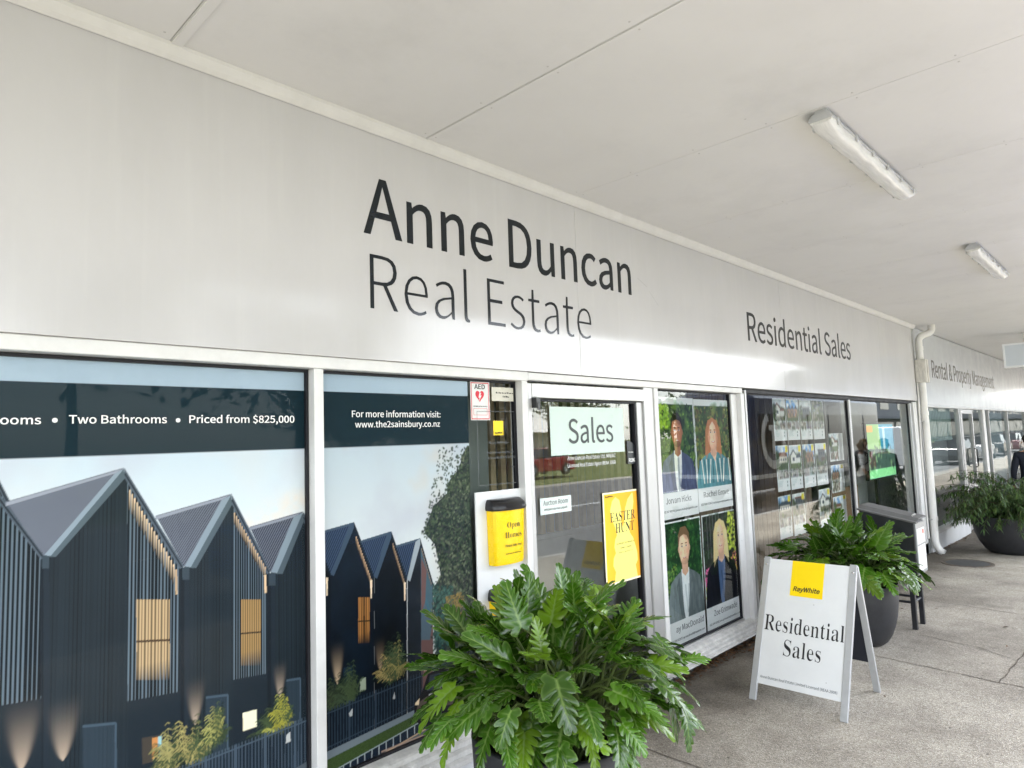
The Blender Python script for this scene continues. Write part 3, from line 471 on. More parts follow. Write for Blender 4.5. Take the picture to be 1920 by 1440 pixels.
# ================================================================== MATERIALS
M_FASCIA = mat('fascia white', (0.53, 0.522, 0.528), 0.10, 0.45, var=0.04, scale=2.2, rvar=0.35, bump=0.05, bscale=1.6, coat=.12, stretch=(1, 1, 0.45))
M_FASCIA2 = mat('fascia white far', (0.50, 0.52, 0.55), 0.16, 0.5, var=0.03, scale=2.2, rvar=0.3, bump=0.03, bscale=1.4)
M_VINYL = mat('letter vinyl', (0.008, 0.012, 0.015), 0.10, 0.38, var=0.1)
M_SOFFIT = mat('soffit paint', (0.645, 0.642, 0.628), 0.5, 0.4, var=0.05, scale=0.9, bump=0.03, bscale=220)
M_TRIM = mat('cornice paint', (0.61, 0.60, 0.58), 0.45, 0.4, var=0.05, scale=9)
M_WHITE = mat('frame paint', (0.68, 0.68, 0.675), 0.38, 0.5, var=0.06, scale=7, bump=0.03, bscale=90)
M_ALU = mat('brushed aluminium', (0.50, 0.50, 0.50), 0.42, 0.5, metal=0.55, var=0.06, scale=12, stretch=(1, 1, 0.1))
M_ALU_L = mat('anodised rail', (0.46, 0.47, 0.48), 0.4, 0.5, metal=0.35, var=0.05, scale=20)
M_GASKET = mat('black gasket', (0.012, 0.012, 0.016), 0.5, 0.3)
M_BLACK = mat('black plastic', (0.012, 0.012, 0.014), 0.3, 0.5, var=0.2, scale=20, bump=0.05, bscale=300)
M_STEEL = mat('black steel', (0.015, 0.016, 0.02), 0.35, 0.5, var=0.2, scale=15)
M_YEL = mat('yellow plastic', S(255, 214, 0, 0.95), 0.25, 0.5, var=0.03, scale=10)
M_YELP = mat('yellow print', S(255, 220, 0, 0.95), 0.4, 0.4, var=0.03)
M_SIGN = mat('white sign sheet', (0.72, 0.735, 0.74), 0.35, 0.5, var=0.03, scale=5)
M_PAPER = mat('white paper', (0.72, 0.73, 0.72), 0.6, 0.3, var=0.04, scale=12)
M_INK = mat('black ink', (0.02, 0.02, 0.022), 0.5, 0.3)
M_GREYINK = mat('grey ink', (0.13, 0.14, 0.15), 0.5, 0.3)
M_WHITEINK = mat('white ink', (0.82, 0.83, 0.83), 0.45, 0.3)
M_RED = mat('red ink', S(205, 25, 50), 0.4, 0.4)
M_PIPE = mat('pipe paint', (0.72, 0.71, 0.68), 0.4, 0.45, var=0.09, scale=5, bump=0.03, bscale=60)
M_POT = mat('charcoal pot', (0.026, 0.027, 0.031), 0.48, 0.45, var=0.25, scale=14, bump=0.12, bscale=180)
M_SOIL = mat('potting soil', (0.03, 0.02, 0.014), 0.95, 0.1, var=0.6, scale=40, bump=1.0, bscale=70)
M_STEM = mat('stems', (0.07, 0.10, 0.025), 0.45, 0.4, var=0.3, scale=20)
M_BARK = mat('bark', (0.06, 0.045, 0.03), 0.8, 0.2, var=0.4, scale=20, bump=0.5)
M_DADO = mat('painted plaster', (0.66, 0.67, 0.68), 0.6, 0.3, var=0.05, scale=4, bump=0.1, bscale=40)
M_DARKIN = mat('interior dark', (0.09, 0.095, 0.09), 0.7, 0.2, var=0.2, scale=2)
M_GREYIN = mat('interior grey', (0.40, 0.42, 0.41), 0.6, 0.2, var=0.1, scale=3)
M_WOOD = mat('brown slats', (0.20, 0.145, 0.105), 0.5, 0.3, var=0.3, scale=9, stretch=(3, 3, 0.25))
M_TAN = mat('tan panel', (0.22, 0.135, 0.075), 0.6, 0.3, var=0.2, scale=6)
M_SLAT = mat('tan slats', (0.50, 0.41, 0.27), 0.6, 0.3, var=0.15, scale=6)
G_FRONT = glass_mat('shop glass', (0.94, 0.97, 0.96), 1.05, 0.02)
G_VINYL = glass_mat('poster glass', (0.97, 0.985, 0.985), 0.12, 0.0)
G_FAR = glass_mat('far shop glass', (0.88, 0.93, 0.93), .45, 0.09)
PRINT = print_mat('printed sheet', 0.5, 0.12)

# dirt streaks on the big sign panel: thin pale runs, low contrast
def add_streaks(m):
    t = m.node_tree; L = t.links; p = t.nodes['Principled BSDF']; old = p.inputs['Base Color'].links[0].from_socket
    tc = t.nodes.new('ShaderNodeTexCoord'); mp = t.nodes.new('ShaderNodeMapping'); mp.inputs['Scale'].default_value = (9, 1, 0.35)
    n = t.nodes.new('ShaderNodeTexNoise'); n.inputs['Scale'].default_value = 2.2; n.inputs['Detail'].default_value = 4
    L.new(tc.outputs['Object'], mp.inputs[0]); L.new(mp.outputs[0], n.inputs[0])
    r = t.nodes.new('ShaderNodeMapRange'); r.inputs[1].default_value = 0.55; r.inputs[2].default_value = 0.75; r.inputs[3].default_value = 0.0; r.inputs[4].default_value = 0.22
    L.new(n.outputs['Fac'], r.inputs[0])
    mx = t.nodes.new('ShaderNodeMix'); mx.data_type = 'RGBA'; L.new(r.outputs[0], mx.inputs[0]); L.new(old, mx.inputs[6]); mx.inputs[7].default_value = (0.62, 0.62, 0.61, 1)
    L.new(mx.outputs[2], p.inputs['Base Color'])
add_streaks(M_FASCIA)
def add_specks(m, scale, size, dark, blot):              # fly specks and faint damp patches
    t = m.node_tree; L = t.links; p = t.nodes['Principled BSDF']; old = p.inputs['Base Color'].links[0].from_socket
    tc = t.nodes.new('ShaderNodeTexCoord'); v = t.nodes.new('ShaderNodeTexVoronoi'); v.inputs['Scale'].default_value = scale; L.new(tc.outputs['Object'], v.inputs['Vector'])
    r = t.nodes.new('ShaderNodeMapRange'); r.inputs[1].default_value = size; r.inputs[2].default_value = size*1.5; r.inputs[3].default_value = dark; r.inputs[4].default_value = 1; L.new(v.outputs['Distance'], r.inputs[0])
    n = t.nodes.new('ShaderNodeTexNoise'); n.inputs['Scale'].default_value = 1.6; n.inputs['Detail'].default_value = 7; n.inputs['Roughness'].default_value = .7; L.new(tc.outputs['Object'], n.inputs['Vector'])
    r2 = t.nodes.new('ShaderNodeMapRange'); r2.inputs[1].default_value = .32; r2.inputs[2].default_value = .5; r2.inputs[3].default_value = blot; r2.inputs[4].default_value = 1; L.new(n.outputs['Fac'], r2.inputs[0])
    mu = t.nodes.new('ShaderNodeMath'); mu.operation = 'MULTIPLY'; L.new(r.outputs[0], mu.inputs[0]); L.new(r2.outputs[0], mu.inputs[1])
    mx = t.nodes.new('ShaderNodeMix'); mx.data_type = 'RGBA'; mx.blend_type = 'MULTIPLY'; mx.inputs[0].default_value = 1; L.new(old, mx.inputs[6]); L.new(mu.outputs[0], mx.inputs[7]); L.new(mx.outputs[2], p.inputs['Base Color'])
add_specks(M_SOFFIT, 2.6, .012, .72, .94); add_specks(M_WHITE, 7, .03, .6, .90); add_specks(M_SIGN, 5, .018, .7, .97)

def pavement_mat():
    m, t, p = nodes_of('exposed aggregate'); L = t.links
    tc = t.nodes.new('ShaderNodeTexCoord'); O = tc.outputs['Object']
    def noise(sc_, det=5, rough=.6):
        n = t.nodes.new('ShaderNodeTexNoise'); n.inputs['Scale'].default_value = sc_; n.inputs['Detail'].default_value = det; n.inputs['Roughness'].default_value = rough
        L.new(O, n.inputs['Vector']); return n.outputs['Fac']
    def ramp(src, stops):
        r = t.nodes.new('ShaderNodeValToRGB'); e = r.color_ramp.elements
        while len(e) < len(stops): e.new(0.5)
        for k, (pos, c) in enumerate(stops): e[k].position = pos; e[k].color = tuple(c)+(1,)
        L.new(src, r.inputs[0]); return r.outputs[0]
    def mix(a, b, fac, mode='MULTIPLY'):
        x = t.nodes.new('ShaderNodeMix'); x.data_type = 'RGBA'; x.blend_type = mode
        if isinstance(fac, float): x.inputs[0].default_value = fac
        else: L.new(fac, x.inputs[0])
        for s_, i in ((a, 6), (b, 7)):
            if isinstance(s_, tuple): x.inputs[i].default_value = s_+(1,)
            else: L.new(s_, x.inputs[i])
        return x.outputs[2]
    v = t.nodes.new('ShaderNodeTexVoronoi'); v.inputs['Scale'].default_value = 150; L.new(O, v.inputs['Vector'])
    stones = ramp(v.outputs['Color'], [(0.0, (0.20, 0.178, 0.15)), (0.35, (0.36, 0.33, 0.285)), (0.7, (0.45, 0.415, 0.36)), (1.0, (0.66, 0.62, 0.555))])
    grain = ramp(noise(420, 3), [(0.3, (0.70, 0.69, 0.67)), (0.7, (1.22, 1.22, 1.22))])
    big = ramp(noise(1.1, 7, .7), [(0.3, (0.72, 0.71, 0.70)), (0.65, (1.08, 1.08, 1.07))])
    blot = ramp(noise(7, 6, .75), [(0.28, (0.62, 0.61, 0.60)), (0.5, (1.0, 1.0, 1.0))])
    spots = ramp(noise(16, 2), [(0.25, (0.25, 0.25, 0.25)), (0.29, (1, 1, 1))])
    c = mix(mix(mix(mix(stones, grain, 1.0), big, 1.0), blot, 0.6), spots, 0.8)
    v2 = t.nodes.new('ShaderNodeTexVoronoi'); v2.inputs['Scale'].default_value = 2.6; L.new(O, v2.inputs['Vector'])
    gum = ramp(v2.outputs['Distance'], [(0.030, (.38, .37, .36)), (0.046, (1, 1, 1))]); c = mix(c, gum, 0.85)
    wear = ramp(noise(.55, 4, .6), [(0.35, (0.80, 0.79, 0.78)), (0.62, (1.1, 1.1, 1.09))]); c = mix(c, wear, 0.9)
    # mostly soft shade along the shopfronts, painted into the colour as a ragged band
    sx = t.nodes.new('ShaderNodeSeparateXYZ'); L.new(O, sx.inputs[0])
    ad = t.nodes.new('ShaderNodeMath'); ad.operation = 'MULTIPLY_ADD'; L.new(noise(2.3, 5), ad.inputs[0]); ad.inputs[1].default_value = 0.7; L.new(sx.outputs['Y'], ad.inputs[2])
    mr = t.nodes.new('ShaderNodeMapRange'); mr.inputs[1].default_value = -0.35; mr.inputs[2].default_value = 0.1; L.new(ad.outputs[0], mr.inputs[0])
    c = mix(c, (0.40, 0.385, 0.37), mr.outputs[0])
    L.new(c, p.inputs['Base Color']); p.inputs['Roughness'].default_value = 0.85; p.inputs['Specular IOR Level'].default_value = 0.25
    b = t.nodes.new('ShaderNodeBump'); b.inputs['Strength'].default_value = 0.55; b.inputs['Distance'].default_value = 0.006
    L.new(v.outputs['Distance'], b.inputs['Height']); L.new(b.outputs[0], p.inputs['Normal'])
    return m
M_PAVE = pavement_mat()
M_JOINT = mat('pavement joint', (0.13, 0.11, 0.09), 0.9, 0.2, var=0.5, scale=25)
M_ROAD = mat('asphalt', (0.16, 0.16, 0.16), 0.9, 0.2, var=0.2, scale=8, bump=0.3, bscale=200)
M_GRASS = mat('lawn', (0.125, 0.15, 0.045), 0.9, 0.2, var=0.35, scale=3, bump=0.5, bscale=60)
M_KERB = mat('kerb concrete', (0.36, 0.35, 0.33), 0.8, 0.3, var=0.1, scale=8)

# ================================================================== GROUND, ROAD (the pavement falls away gently to the right)
def gz(x): return 0.0 if x < 6 else -0.0225*(x-6) if x < 14 else -0.18
EDGE = -4.3
def ground_strip(name, y0, y1, dz, material, xs=(-60, -10, 0, 6, 8, 10, 12, 14, 30, 120), under=0.0):
    mb = MB()
    for a, b in zip(xs[:-1], xs[1:]):
        mb.quad((a, y0, gz(a)+dz), (b, y0, gz(b)+dz), (b, y1, gz(b)+dz), (a, y1, gz(a)+dz))
    o = mb.build(name, material); o['kind'] = 'structure'; return o
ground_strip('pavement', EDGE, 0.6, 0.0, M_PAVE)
k = MB()
for a, b in zip((-60, 6, 10, 14, 120)[:-1], (-60, 6, 10, 14, 120)[1:]):
    k.prism([(a, EDGE-.15, gz(a)-.16), (a, EDGE, gz(a)-.16), (a, EDGE, gz(a)+.004), (a, EDGE-.13, gz(a)+.004)], (b-a, 0, gz(b)-gz(a)))
k.build('kerb', M_KERB)['kind'] = 'structure'
ground_strip('road', -17.5, EDGE-.1, -0.15, M_ROAD)
ground_strip('grass_verge', -400, -17.5, -0.05, M_GRASS, xs=(-400, -60, 6, 14, 120, 500))
rl = MB()
for x in range(-20, 80, 6): rl.box(x, x+3, -10.9, -10.78, gz(x+1.5)-.146, gz(x+1.5)-.142)
rl.box(-20, 5.9, -16.9, -16.75, -.146, -.142)
rl.build('road_marking', M_WHITEINK)['kind'] = 'structure'
jm = MB(); jr = random.Random(4)
def joint(pts, wd=0.008):
    q = [pts[0]]
    for a, b in zip(pts[:-1], pts[1:]):
        n = max(2, int(math.hypot(b[0]-a[0], b[1]-a[1])/.07))
        q += [(a[0]+(b[0]-a[0])*i/n+jr.uniform(-.006, .006), a[1]+(b[1]-a[1])*i/n+jr.uniform(-.006, .006)) for i in range(1, n+1)]
    for a, b in zip(q[:-1], q[1:]):
        d = Vector((b[0]-a[0], b[1]-a[1])); d.normalize(); n = Vector((-d.y, d.x))*wd*jr.uniform(.4, .7)
        z = 0.0035
        jm.quad((a[0]-n.x, a[1]-n.y, gz(a[0])+z), (b[0]-n.x, b[1]-n.y, gz(b[0])+z), (b[0]+n.x, b[1]+n.y, gz(b[0])+z), (a[0]+n.x, a[1]+n.y, gz(a[0])+z))
joint([(5.95, -.05), (5.90, -1.0), (5.81, -1.76), (5.8, -2.5), (5.75, -4.3)]); joint([(5.81, -1.76), (6.7, -1.79), (8.4, -1.75), (16, -1.7)], .008)
joint([(8.42, -.05), (8.39, -.55), (8.2, -1.6), (8.1, -4.3)], .009); joint([(6.8, -1.05), (6.72, -1.3), (6.68, -1.5), (6.5, -1.72)], .006); joint([(10.9, -.05), (10.8, -4.3)])
joint([(3.4, -.05), (3.35, -4.3)])
jm.build('pavement_joints', M_JOINT)['kind'] = 'structure'

# ================================================================== SHOP BUILDING
shop = empty('shop_building', 'white estate agent shop with wide framed windows under a canopy', 'shop', (4.5, 0, 0))
GY = 0.06                                           # glass line
XL, XR = -3.2, 11.92
b = MB()                                            # walls, floor slab and ceiling of the shop as the shell of the building
b.box(XL, XR, 4.2, 4.4, -.2, 4.1); b.box(XL-.2, XL, -.0, 4.4, -.2, 4.1); b.box(XR, XR+.12, 0.0, 4.4, -.2, 4.1)
b.box(XL, XR, .10, 4.2, 3.0, 3.1); b.box(XL, XR, 0.012, .10, 2.215, 4.1)
b.build('wall', M_GREYIN, shop)
b = MB(); b.box(XL, XR, 0.0, 4.2, -.3, 0.028); b.build('floor', M_DARKIN, shop)
b = MB(); b.box(XL-.2, XR+.12, 0.10, 4.6, 4.1, 4.25); b.build('roof', M_GREYIN, shop)
b = MB(); b.box(XL, 2.955, -.012, 0.09, 2.160, 2.215); b.box(2.957, 5.83, -.010, 0.09, 2.166, 2.213); b.build('head_trim', M_WHITE, shop, bevel=.004)
b = MB(); b.box(5.945, XR, 0.02, 0.075, 2.176, 2.214); b.build('head_trim', M_GASKET, shop)
# low walls under the glass
b = MB(); b.box(XL, 2.95, 0.025, 0.16, -.1, 0.175); b.box(4.36, 5.9, 0.03, .16, -.1, .06); b.box(5.94, XR, 0.03, .16, -.3, .08); b.build('plinth', M_DADO, shop)
def sill(x0, x1, zt, zb, name='sill'):
    m_ = MB(); n = 4; dz = (zt-zb)/n
    prof = [(GY, zt+.012), (0.0, zt)]
    for i in range(n):
        y = 0.0-.017*i; prof += [(y-.012, zt-dz*i-.006), (y-.012, zt-dz*(i+1)+.006), (y-.004, zt-dz*(i+1))]
    prof += [(GY, zb)]
    m_.prism([(x0, p[0], p[1]) for p in prof], (x1-x0, 0, 0)); return m_.build(name, M_SILL, shop)
M_SILL = mat('weathered sill', (0.62, 0.61, 0.59), 0.55, 0.4, var=0.22, scale=16, bump=0.1, bscale=60)
sill(XL, 2.95, 0.318, 0.175); sill(4.36, 5.86, 0.165, 0.06)
def mullion(x0, x1, z0, z1, y0=0.0, y1=0.10, m=None, name='mullion', bev=.003):
    q = MB(); q.box(x0, x1, y0, y1, z0, z1); return q.build(name, m or M_WHITE, shop, bevel=bev)
for x in (-1.45,): mullion(x, x+.046, .30, 2.16)
mullion(1.540, 1.588, 0.30, 2.16)
mullion(2.905, 2.955, 0.0, 2.166, -.004)
mullion(2.957, 2.998, 0.0, 2.15, 0.004, .10, M_ALU)
mullion(4.225, 4.352, 0.0, 2.166, 0.004, .12, M_ALU); mullion(4.354, 4.408, 0.03, 2.166, -.006, .10)
mullion(5.80, 5.868, 0.07, 2.166, -.006, .10); mullion(5.69, 5.799, 0.16, 2.16, 0.035, .10, M_WHITE)
mullion(5.90, 5.932, 0.0, 2.20, 0.0, .09, M_ALU)
mullion(8.84, 8.90, 0.05, 2.18, 0.03, .09, M_ALU); mullion(11.60, 11.66, 0.05, 2.18, 0.02, .09, M_ALU); mullion(11.70, 11.90, -.15, 2.20, 0.0, .09, M_WHITE)
for zz in (0.12, 2.14): pass
# gaskets: thin dark frames round each pane
def gasket(x0, x1, z0, z1, y=GY-.012, wd=.012):
    q = MB(); q.box(x0, x1, y, y+.03, z1-wd, z1); q.box(x0, x1, y, y+.03, z0, z0+wd); q.box(x0, x0+wd, y, y+.03, z0+wd, z1-wd); q.box(x1-wd, x1, y, y+.03, z0+wd, z1-wd); return q
def window(x0, x1, z0, z1, glass, y=GY, wd=.012):
    p = gasket(x0, x1, z0, z1, y-.012, wd).build('window', M_GASKET, shop)
    q = MB(); q.quad((x0+.004, y, z0+.004), (x1-.004, y, z0+.004), (x1-.004, y, z1-.004), (x0+.004, y, z1-.004)); q.build('pane', glass, p, recalc=False); return p
window(-1.40, 1.538, .328, 2.158, G_VINYL); window(1.590, 2.903, .328, 2.158, G_VINYL)
window(4.41, 5.688, .19, 2.164, G_FRONT); window(5.934, 8.838, .06, 2.176, G_FRONT); window(8.902, 11.598, .06, 2.176, G_FRONT)
q = MB(); q.box(4.41, 5.688, .03, .10, .150, .188); q.build('bottom_rail', M_ALU, shop, bevel=.002)
# sliding door with its header box
door = MB(); x0, x1 = 3.0, 4.222
for a in ((x0, x0+.008), (4.133, 4.150)): door.box(a[0], a[1], .03, .075, .03, 2.055)
door.box(x0+.008, 4.133, .03, .075, .03, .10); door.box(x0+.008, 4.133, .03, .075, 2.045, 2.056)
dr = door.build('door', M_GASKET, shop)
q = MB(); q.quad((x0+.008, .055, .10), (4.133, .055, .10), (4.133, .055, 2.045), (x0+.008, .055, 2.045)); q.build('pane', glass_mat('door glass', (.94, .97, .96), 1.5, .02), dr, recalc=False)
q = MB(); q.box(4.152, 4.223, .02, .09, .02, 2.055); q.build('door_jamb', M_ALU, shop, bevel=.003)
q = MB(); q.box(x0, 4.223, 0.0, .10, 2.062, 2.150); q.build('door_operator', mat('operator white', (0.74, 0.75, 0.75), 0.3, 0.5, var=0.03), shop, bevel=.006)
q = MB(); q.box(x0+.001, 3.04, -.03, 0.03, 2.00, 2.06); q.box(x0+.004, 3.03, -.036, -.03, 1.985, 2.03); q.build('door_sensor', M_BLACK, shop, bevel=.004)
q = MB(); q.box(x0, 4.223, -.03, .10, -.01, .026); q.build('threshold', M_ALU, shop, bevel=.003)
# rooms behind the glass: slat screens and partitions
q = MB()
for i in range(34): q.box(1.9+.115*i, 1.9+.115*i+.055, 1.15, 1.19, 1.0, 2.75)
q.build('slat_screen', M_SLAT, shop)
q = MB(); q.box(1.85, 5.95, 1.13, 1.21, .96, 1.0); q.box(1.85, 5.95, 1.13, 1.21, .03, .958); q.build('counter_wall', mat('pale counter', (.62, .63, .62), .5, .3, var=.08), shop, bevel=.004)
q = MB()
for i in range(24): q.box(5.95+.128*i, 5.95+.128*i+.12, .62, .65, .03, 2.95)
q.build('timber_lining', M_WOOD, shop, bevel=.006)
q = MB(); q.box(5.95, 8.95, .652, .70, .03, 2.95); q.build('partition', M_DARKIN, shop)
q = MB(); q.box(9.0, 9.7, 1.6, 1.65, .03, 2.95); q.box(10.9, 11.9, .8, .85, .03, 2.95); q.build('partition', M_GREYIN, shop)
q = MB(); q.box(9.72, 10.85, .62, .66, .05, .98); q.build('counter', M_TAN, shop, bevel=.004)

# ================================================================== FASCIA SIGN
FY = -0.03
fs = empty('fascia_sign', 'long glossy white sign panel with dark agency lettering above the windows', 'shop sign', (4.5, FY, 2.22))
fx = [XL, 0.14]+[adj(a, 0, FY)[0] for a in (3.488, 6.845, 10.215)]+[adj(11.96, 0, FY)[0]]
zt, zb_ = adj(0, 3.404, FY)[1], adj(0, 2.220, FY)[1]
for a, c in zip(fx[:-1], fx[1:]):
    q = MB(); q.box(a+.0012, c-.0012, FY, FY+.035, zb_, zt); q.build('panel', M_FASCIA, fs, bevel=.0015)
q = MB(); q.box(fx[-1]-.004, fx[-1]+.006, FY+.001, .11, zb_, zt-.0); q.build('end_cap', M_ALU, fs)
LY = FY-.0016
def wl(text, font, x0, x1, zb, cap, weight, y=LY, material=None, parent=None, **kw):
    a, z = adj(x0, zb, y); c = adj(x1, 0, y)[0]; k_ = (y-CAM[1])/(-CAM[1])
    return lettering('lettering', text, font, (a, y, z), XD, ZD, c-a, cap*k_/0.7, weight, material, parent, **kw)
wl('Anne Duncan', 's', 1.815, 4.130, 2.848, 0.292, .008, material=M_VINYL, parent=fs)
wl('Real Estate', 's', 1.848, 3.622, 2.468, 0.284, -.021, material=M_VINYL, parent=fs)
wl('Residential Sales', 's', 6.05, 8.955, 2.674, 0.270, .006, material=M_VINYL, parent=fs)
# scuff next to the lettering
rr = random.Random(2); M_SCUFF = mat('scuff', (0.40, 0.40, 0.40), .6, .3)
for half in (0, 1):
    q = MB(); px0, pz0 = adj(4.22+.15*half, 2.99-.08*half, LY)
    for i in range(12):
        x, z = px0+.010*i, pz0-.004*i*(1+half); q.quad((x, LY+.001, z), (x+rr.uniform(.008, .02), LY+.001, z-rr.uniform(.002, .006)), (x+.014, LY+.001, z-.008), (x-.003, LY+.001, z-.005))
    q.build('scuff', M_SCUFF, fs)

# ================================================================== CANOPY
CE = -3.5
cn = empty('canopy', 'white panelled canopy ceiling running the length of the shopfronts', 'canopy', (4.5, CE, 3.4))
jx = [-3.2, -1.6, -.35, .89]+[2.155+1.247*i for i in range(8)]
jx = jx+[jx[-1]+1.25*i for i in range(1, 24)]
q = MB()
for a, c in zip(jx[:-1], jx[1:]): q.box(a+.0016, c-.0016, CE, -.0, 3.404, 3.42)
q.box(jx[0], jx[-1], CE, 0.6, 3.421, 3.52)
for xj in jx[2:16]:                                  # painted screw heads along the panel edges
    for i in range(9):
        for s_ in (-1, 1): q.lathe([(0, 3.4022), (.004, 3.4026), (.0055, 3.4042)], (xj+.035*s_, -.12-.42*i, 0), 8, m=1)
q.build('ceiling_panels', [M_SOFFIT, mat('painted fixings', (0.50, 0.49, 0.47), .5, .4)], cn)
q = MB(); q.box(.895, .935, CE+.02, -.07, 3.396, 3.4035); q.box(2.158, 2.172, CE+.02, -.07, 3.399, 3.4035); q.build('batten', M_SOFFIT, cn, bevel=.002)
q = MB(); q.prism([(-3.2, -.031, 3.4035), (-3.2, -.031, 3.350), (-3.2, -.040, 3.347), (-3.2, -.056, 3.362), (-3.2, -.075, 3.390), (-3.2, -.078, 3.4035)], (3.2+11.93, 0, 0)); q.build('cornice', M_TRIM, cn)
q = MB(); q.box(jx[0], jx[-1], CE-.05, CE-.001, 3.37, 3.85); q.build('canopy_edge', M_TRIM, cn, bevel=.01)

def batten_light(name, x0, x1, yc, label):
    e = empty(name, label, 'ceiling light', ((x0+x1)/2, yc, 3.40), group='weatherproof batten lights on the canopy ceiling')
    q = MB(); hw = .054
    prof = [(-hw, 3.365), (-hw-.006, 3.358), (-hw-.006, 3.350), (hw+.006, 3.350), (hw+.006, 3.358), (hw, 3.365), (hw-.012, 3.388), (-hw+.012, 3.388)]
    q.prism([(x0, yc+p[0], p[1]) for p in prof], (x1-x0, 0, 0)); q.build('housing', M_LAMPG, e, bevel=.006)
    q = MB(); n = 26; ns = 12                         # ribbed translucent diffuser, slightly wavy as in old fittings
    L_ = x1-x0
    for i in range(n+1):
        t = i/n; x = x0+.006+(L_-.012)*t; en = min(1, min(t, 1-t)*14+.35); wv = .004*math.sin(t*math.pi*10)
        for j in range(ns+1):
            a = math.pi*j/ns; rib = .0018*(j % 2)
            q.v.append((x, yc-math.cos(a)*(hw-.001+wv), 3.350-(math.sin(a)**.6)*(.046+rib)*en))
    for i in range(n):
        for j in range(ns):
            k_ = i*(ns+1)+j; q.f.append((k_, k_+1, k_+ns+2, k_+ns+1)); q.m.append(0)
    q.f.append(tuple(range(ns+1))); q.m.append(0); q.f.append(tuple(n*(ns+1)+j for j in range(ns, -1, -1))); q.m.append(0)
    q.build('diffuser', M_LAMP, e, smooth=True)
    for i in range(6):
        for s_ in (-1, 1):
            c = MB(); x = x0+.08+(L_-.16)*i/5; c.box(x-.012, x+.012, yc+s_*(hw+.006)-.004, yc+s_*(hw+.006)+.004, 3.330, 3.366); c.build('clip', M_LAMPC, e, bevel=.002)
    for x in (x0+.04, x1-.04):
        c = MB(); c.box(x-.03, x+.03, yc-.03, yc+.03, 3.386, 3.404); c.build('bracket', M_LAMPG, e)
    return e
M_LAMPG = mat('lamp grey', (0.42, 0.43, 0.44), .4, .5, var=.1); M_LAMPC = mat('lamp clips', (0.52, 0.53, 0.54), .35, .5, metal=.2)
M_LAMP = mat('lamp diffuser', (0.66, 0.66, 0.64), 0.2, .5, var=.12, scale=14, stretch=(.5, 6, 1))
batten_light('batten_light', 3.42, 5.01, -1.63, 'ribbed tube light on the ceiling nearer the camera')
batten_light('batten_light', 7.00, 8.56, -1.66, 'ribbed tube light on the ceiling farther from the camera')
# hanging light-box sign
hs_ = empty('hanging_sign', 'blank white light-box sign hanging from the canopy past the downpipe', 'hanging sign', (14.6, -1.9, 3.2))
q = MB(); x = 14.6; y1 = -.80; y0 = -2.6; z0, z1 = 2.80, 3.225
q.box(x, x+.14, y0+.012, y1-.012, z0+.012, z1-.012); q.build('panel', mat('blank sign face', (.60, .65, .70), .3, .5, var=.03), hs_)
q = MB()
for a in ((y0, y1, z0, z0+.03), (y0, y1, z1-.03, z1), (y0, y0+.03, z0+.03, z1-.03), (y1-.03, y1, z0+.03, z1-.03)): q.box(x-.012, x+.152, *a)
q.build('frame', mat('sign frame', (.78, .80, .82), .35, .5, var=.03), hs_, bevel=.003)
for y in (-1.12, -2.2):
    q = MB(); q.tube([(x+.07, y, z1), (x+.07, y, 3.402)], .025); q.lathe([(.0, 3.402), (.07, 3.402), (.07, 3.385), (.03, 3.38)], (x+.07, y, 0)); q.build('hanger', M_PIPE, hs_)
# ================================================================== WINDOW POSTERS
PY = GY+.006                                         # the big prints sit just behind the glass
TEAL = S(6, 34, 44); SKYB = S(164, 182, 198); NAVY = S(33, 44, 54)
def sky_fill(c, warm):
    n1 = noise2(c.nz, c.nx, 180, 5, 3); n2 = noise2(c.nz, c.nx, 120, 5, 9)
    t = np.clip((c.zs-1.2)/.65, 0, 1)[:, None]
    low, hi = np.array(S(226, 229, 228)), np.array(S(192, 207, 219))
    a = low*(1-t)[..., None]+hi*t[..., None]
    k = np.clip((n1-.5)*4.5, 0, 1)[..., None]*warm
    a = a*(1-k*.8)+np.array(S(222, 200, 178))*k*.8
    k2 = np.clip((n2-.52)*4, 0, 1)[..., None]*.4; c.a[:] = a*(1-k2)+np.array(S(188, 186, 200))*k2
def roof_face(c, pk, rl, va, vb, n, dark, light):
    """corrugated roof: ridge from rl to pk, valley va..vb (vb = lower end of the barge)"""
    c.poly([pk, rl, va, vb], dark)
    a0, a1 = np.array(rl, float), np.array(pk, float); b0, b1 = np.array(va, float), np.array(vb, float)
    for i in range(n):
        t = (i+.5)/n
        # ribs run parallel to the barge (pk -> vb)
        p = a0+(a1-a0)*t; d = np.array(vb, float)-np.array(pk, float)
        # cut at left edge rl -> va
        e = np.array(va, float)-a0; M2 = np.array([d, -e]).T
        try: s_, r_ = np.linalg.solve(M2, a0-p)
        except Exception: continue
        q = p+d*min(max(s_, 0), 1)
        c.line(tuple(p), tuple(q), .006, light, .75)
def wall_boards(c, pts, base, n, x0, x1, v0, v1, dark, seed=0):
    m = c.mask(pts)
    if m is None: return
    sl, kk = m; X, Z = np.meshgrid(c.xs[sl[1]], c.zs[sl[0]])
    rg = np.random.default_rng(seed); nz_ = noise2(X.shape[0], X.shape[1], 90, 4, seed+5)
    a_, b_ = wall(x0, 1100, c.y)[0], wall(x1, 1100, c.y)[0]
    ph = (X-a_)/(b_-a_)*n; fr = ph-np.floor(ph); tone = .9+.2*rg.random(n+60)[np.clip(np.floor(ph).astype(int)+20, 0, n+59)]
    t = (tone*(.8+.4*nz_))[..., None]; col = np.array(base)*t
    k_ = np.clip(1-np.abs(fr-.12)/.13, 0, 1)[..., None]*.75; col = col*(1-k_)+np.array(dark)*k_
    c.a[sl] = c.a[sl]*(1-kk[..., None])+col*kk[..., None]
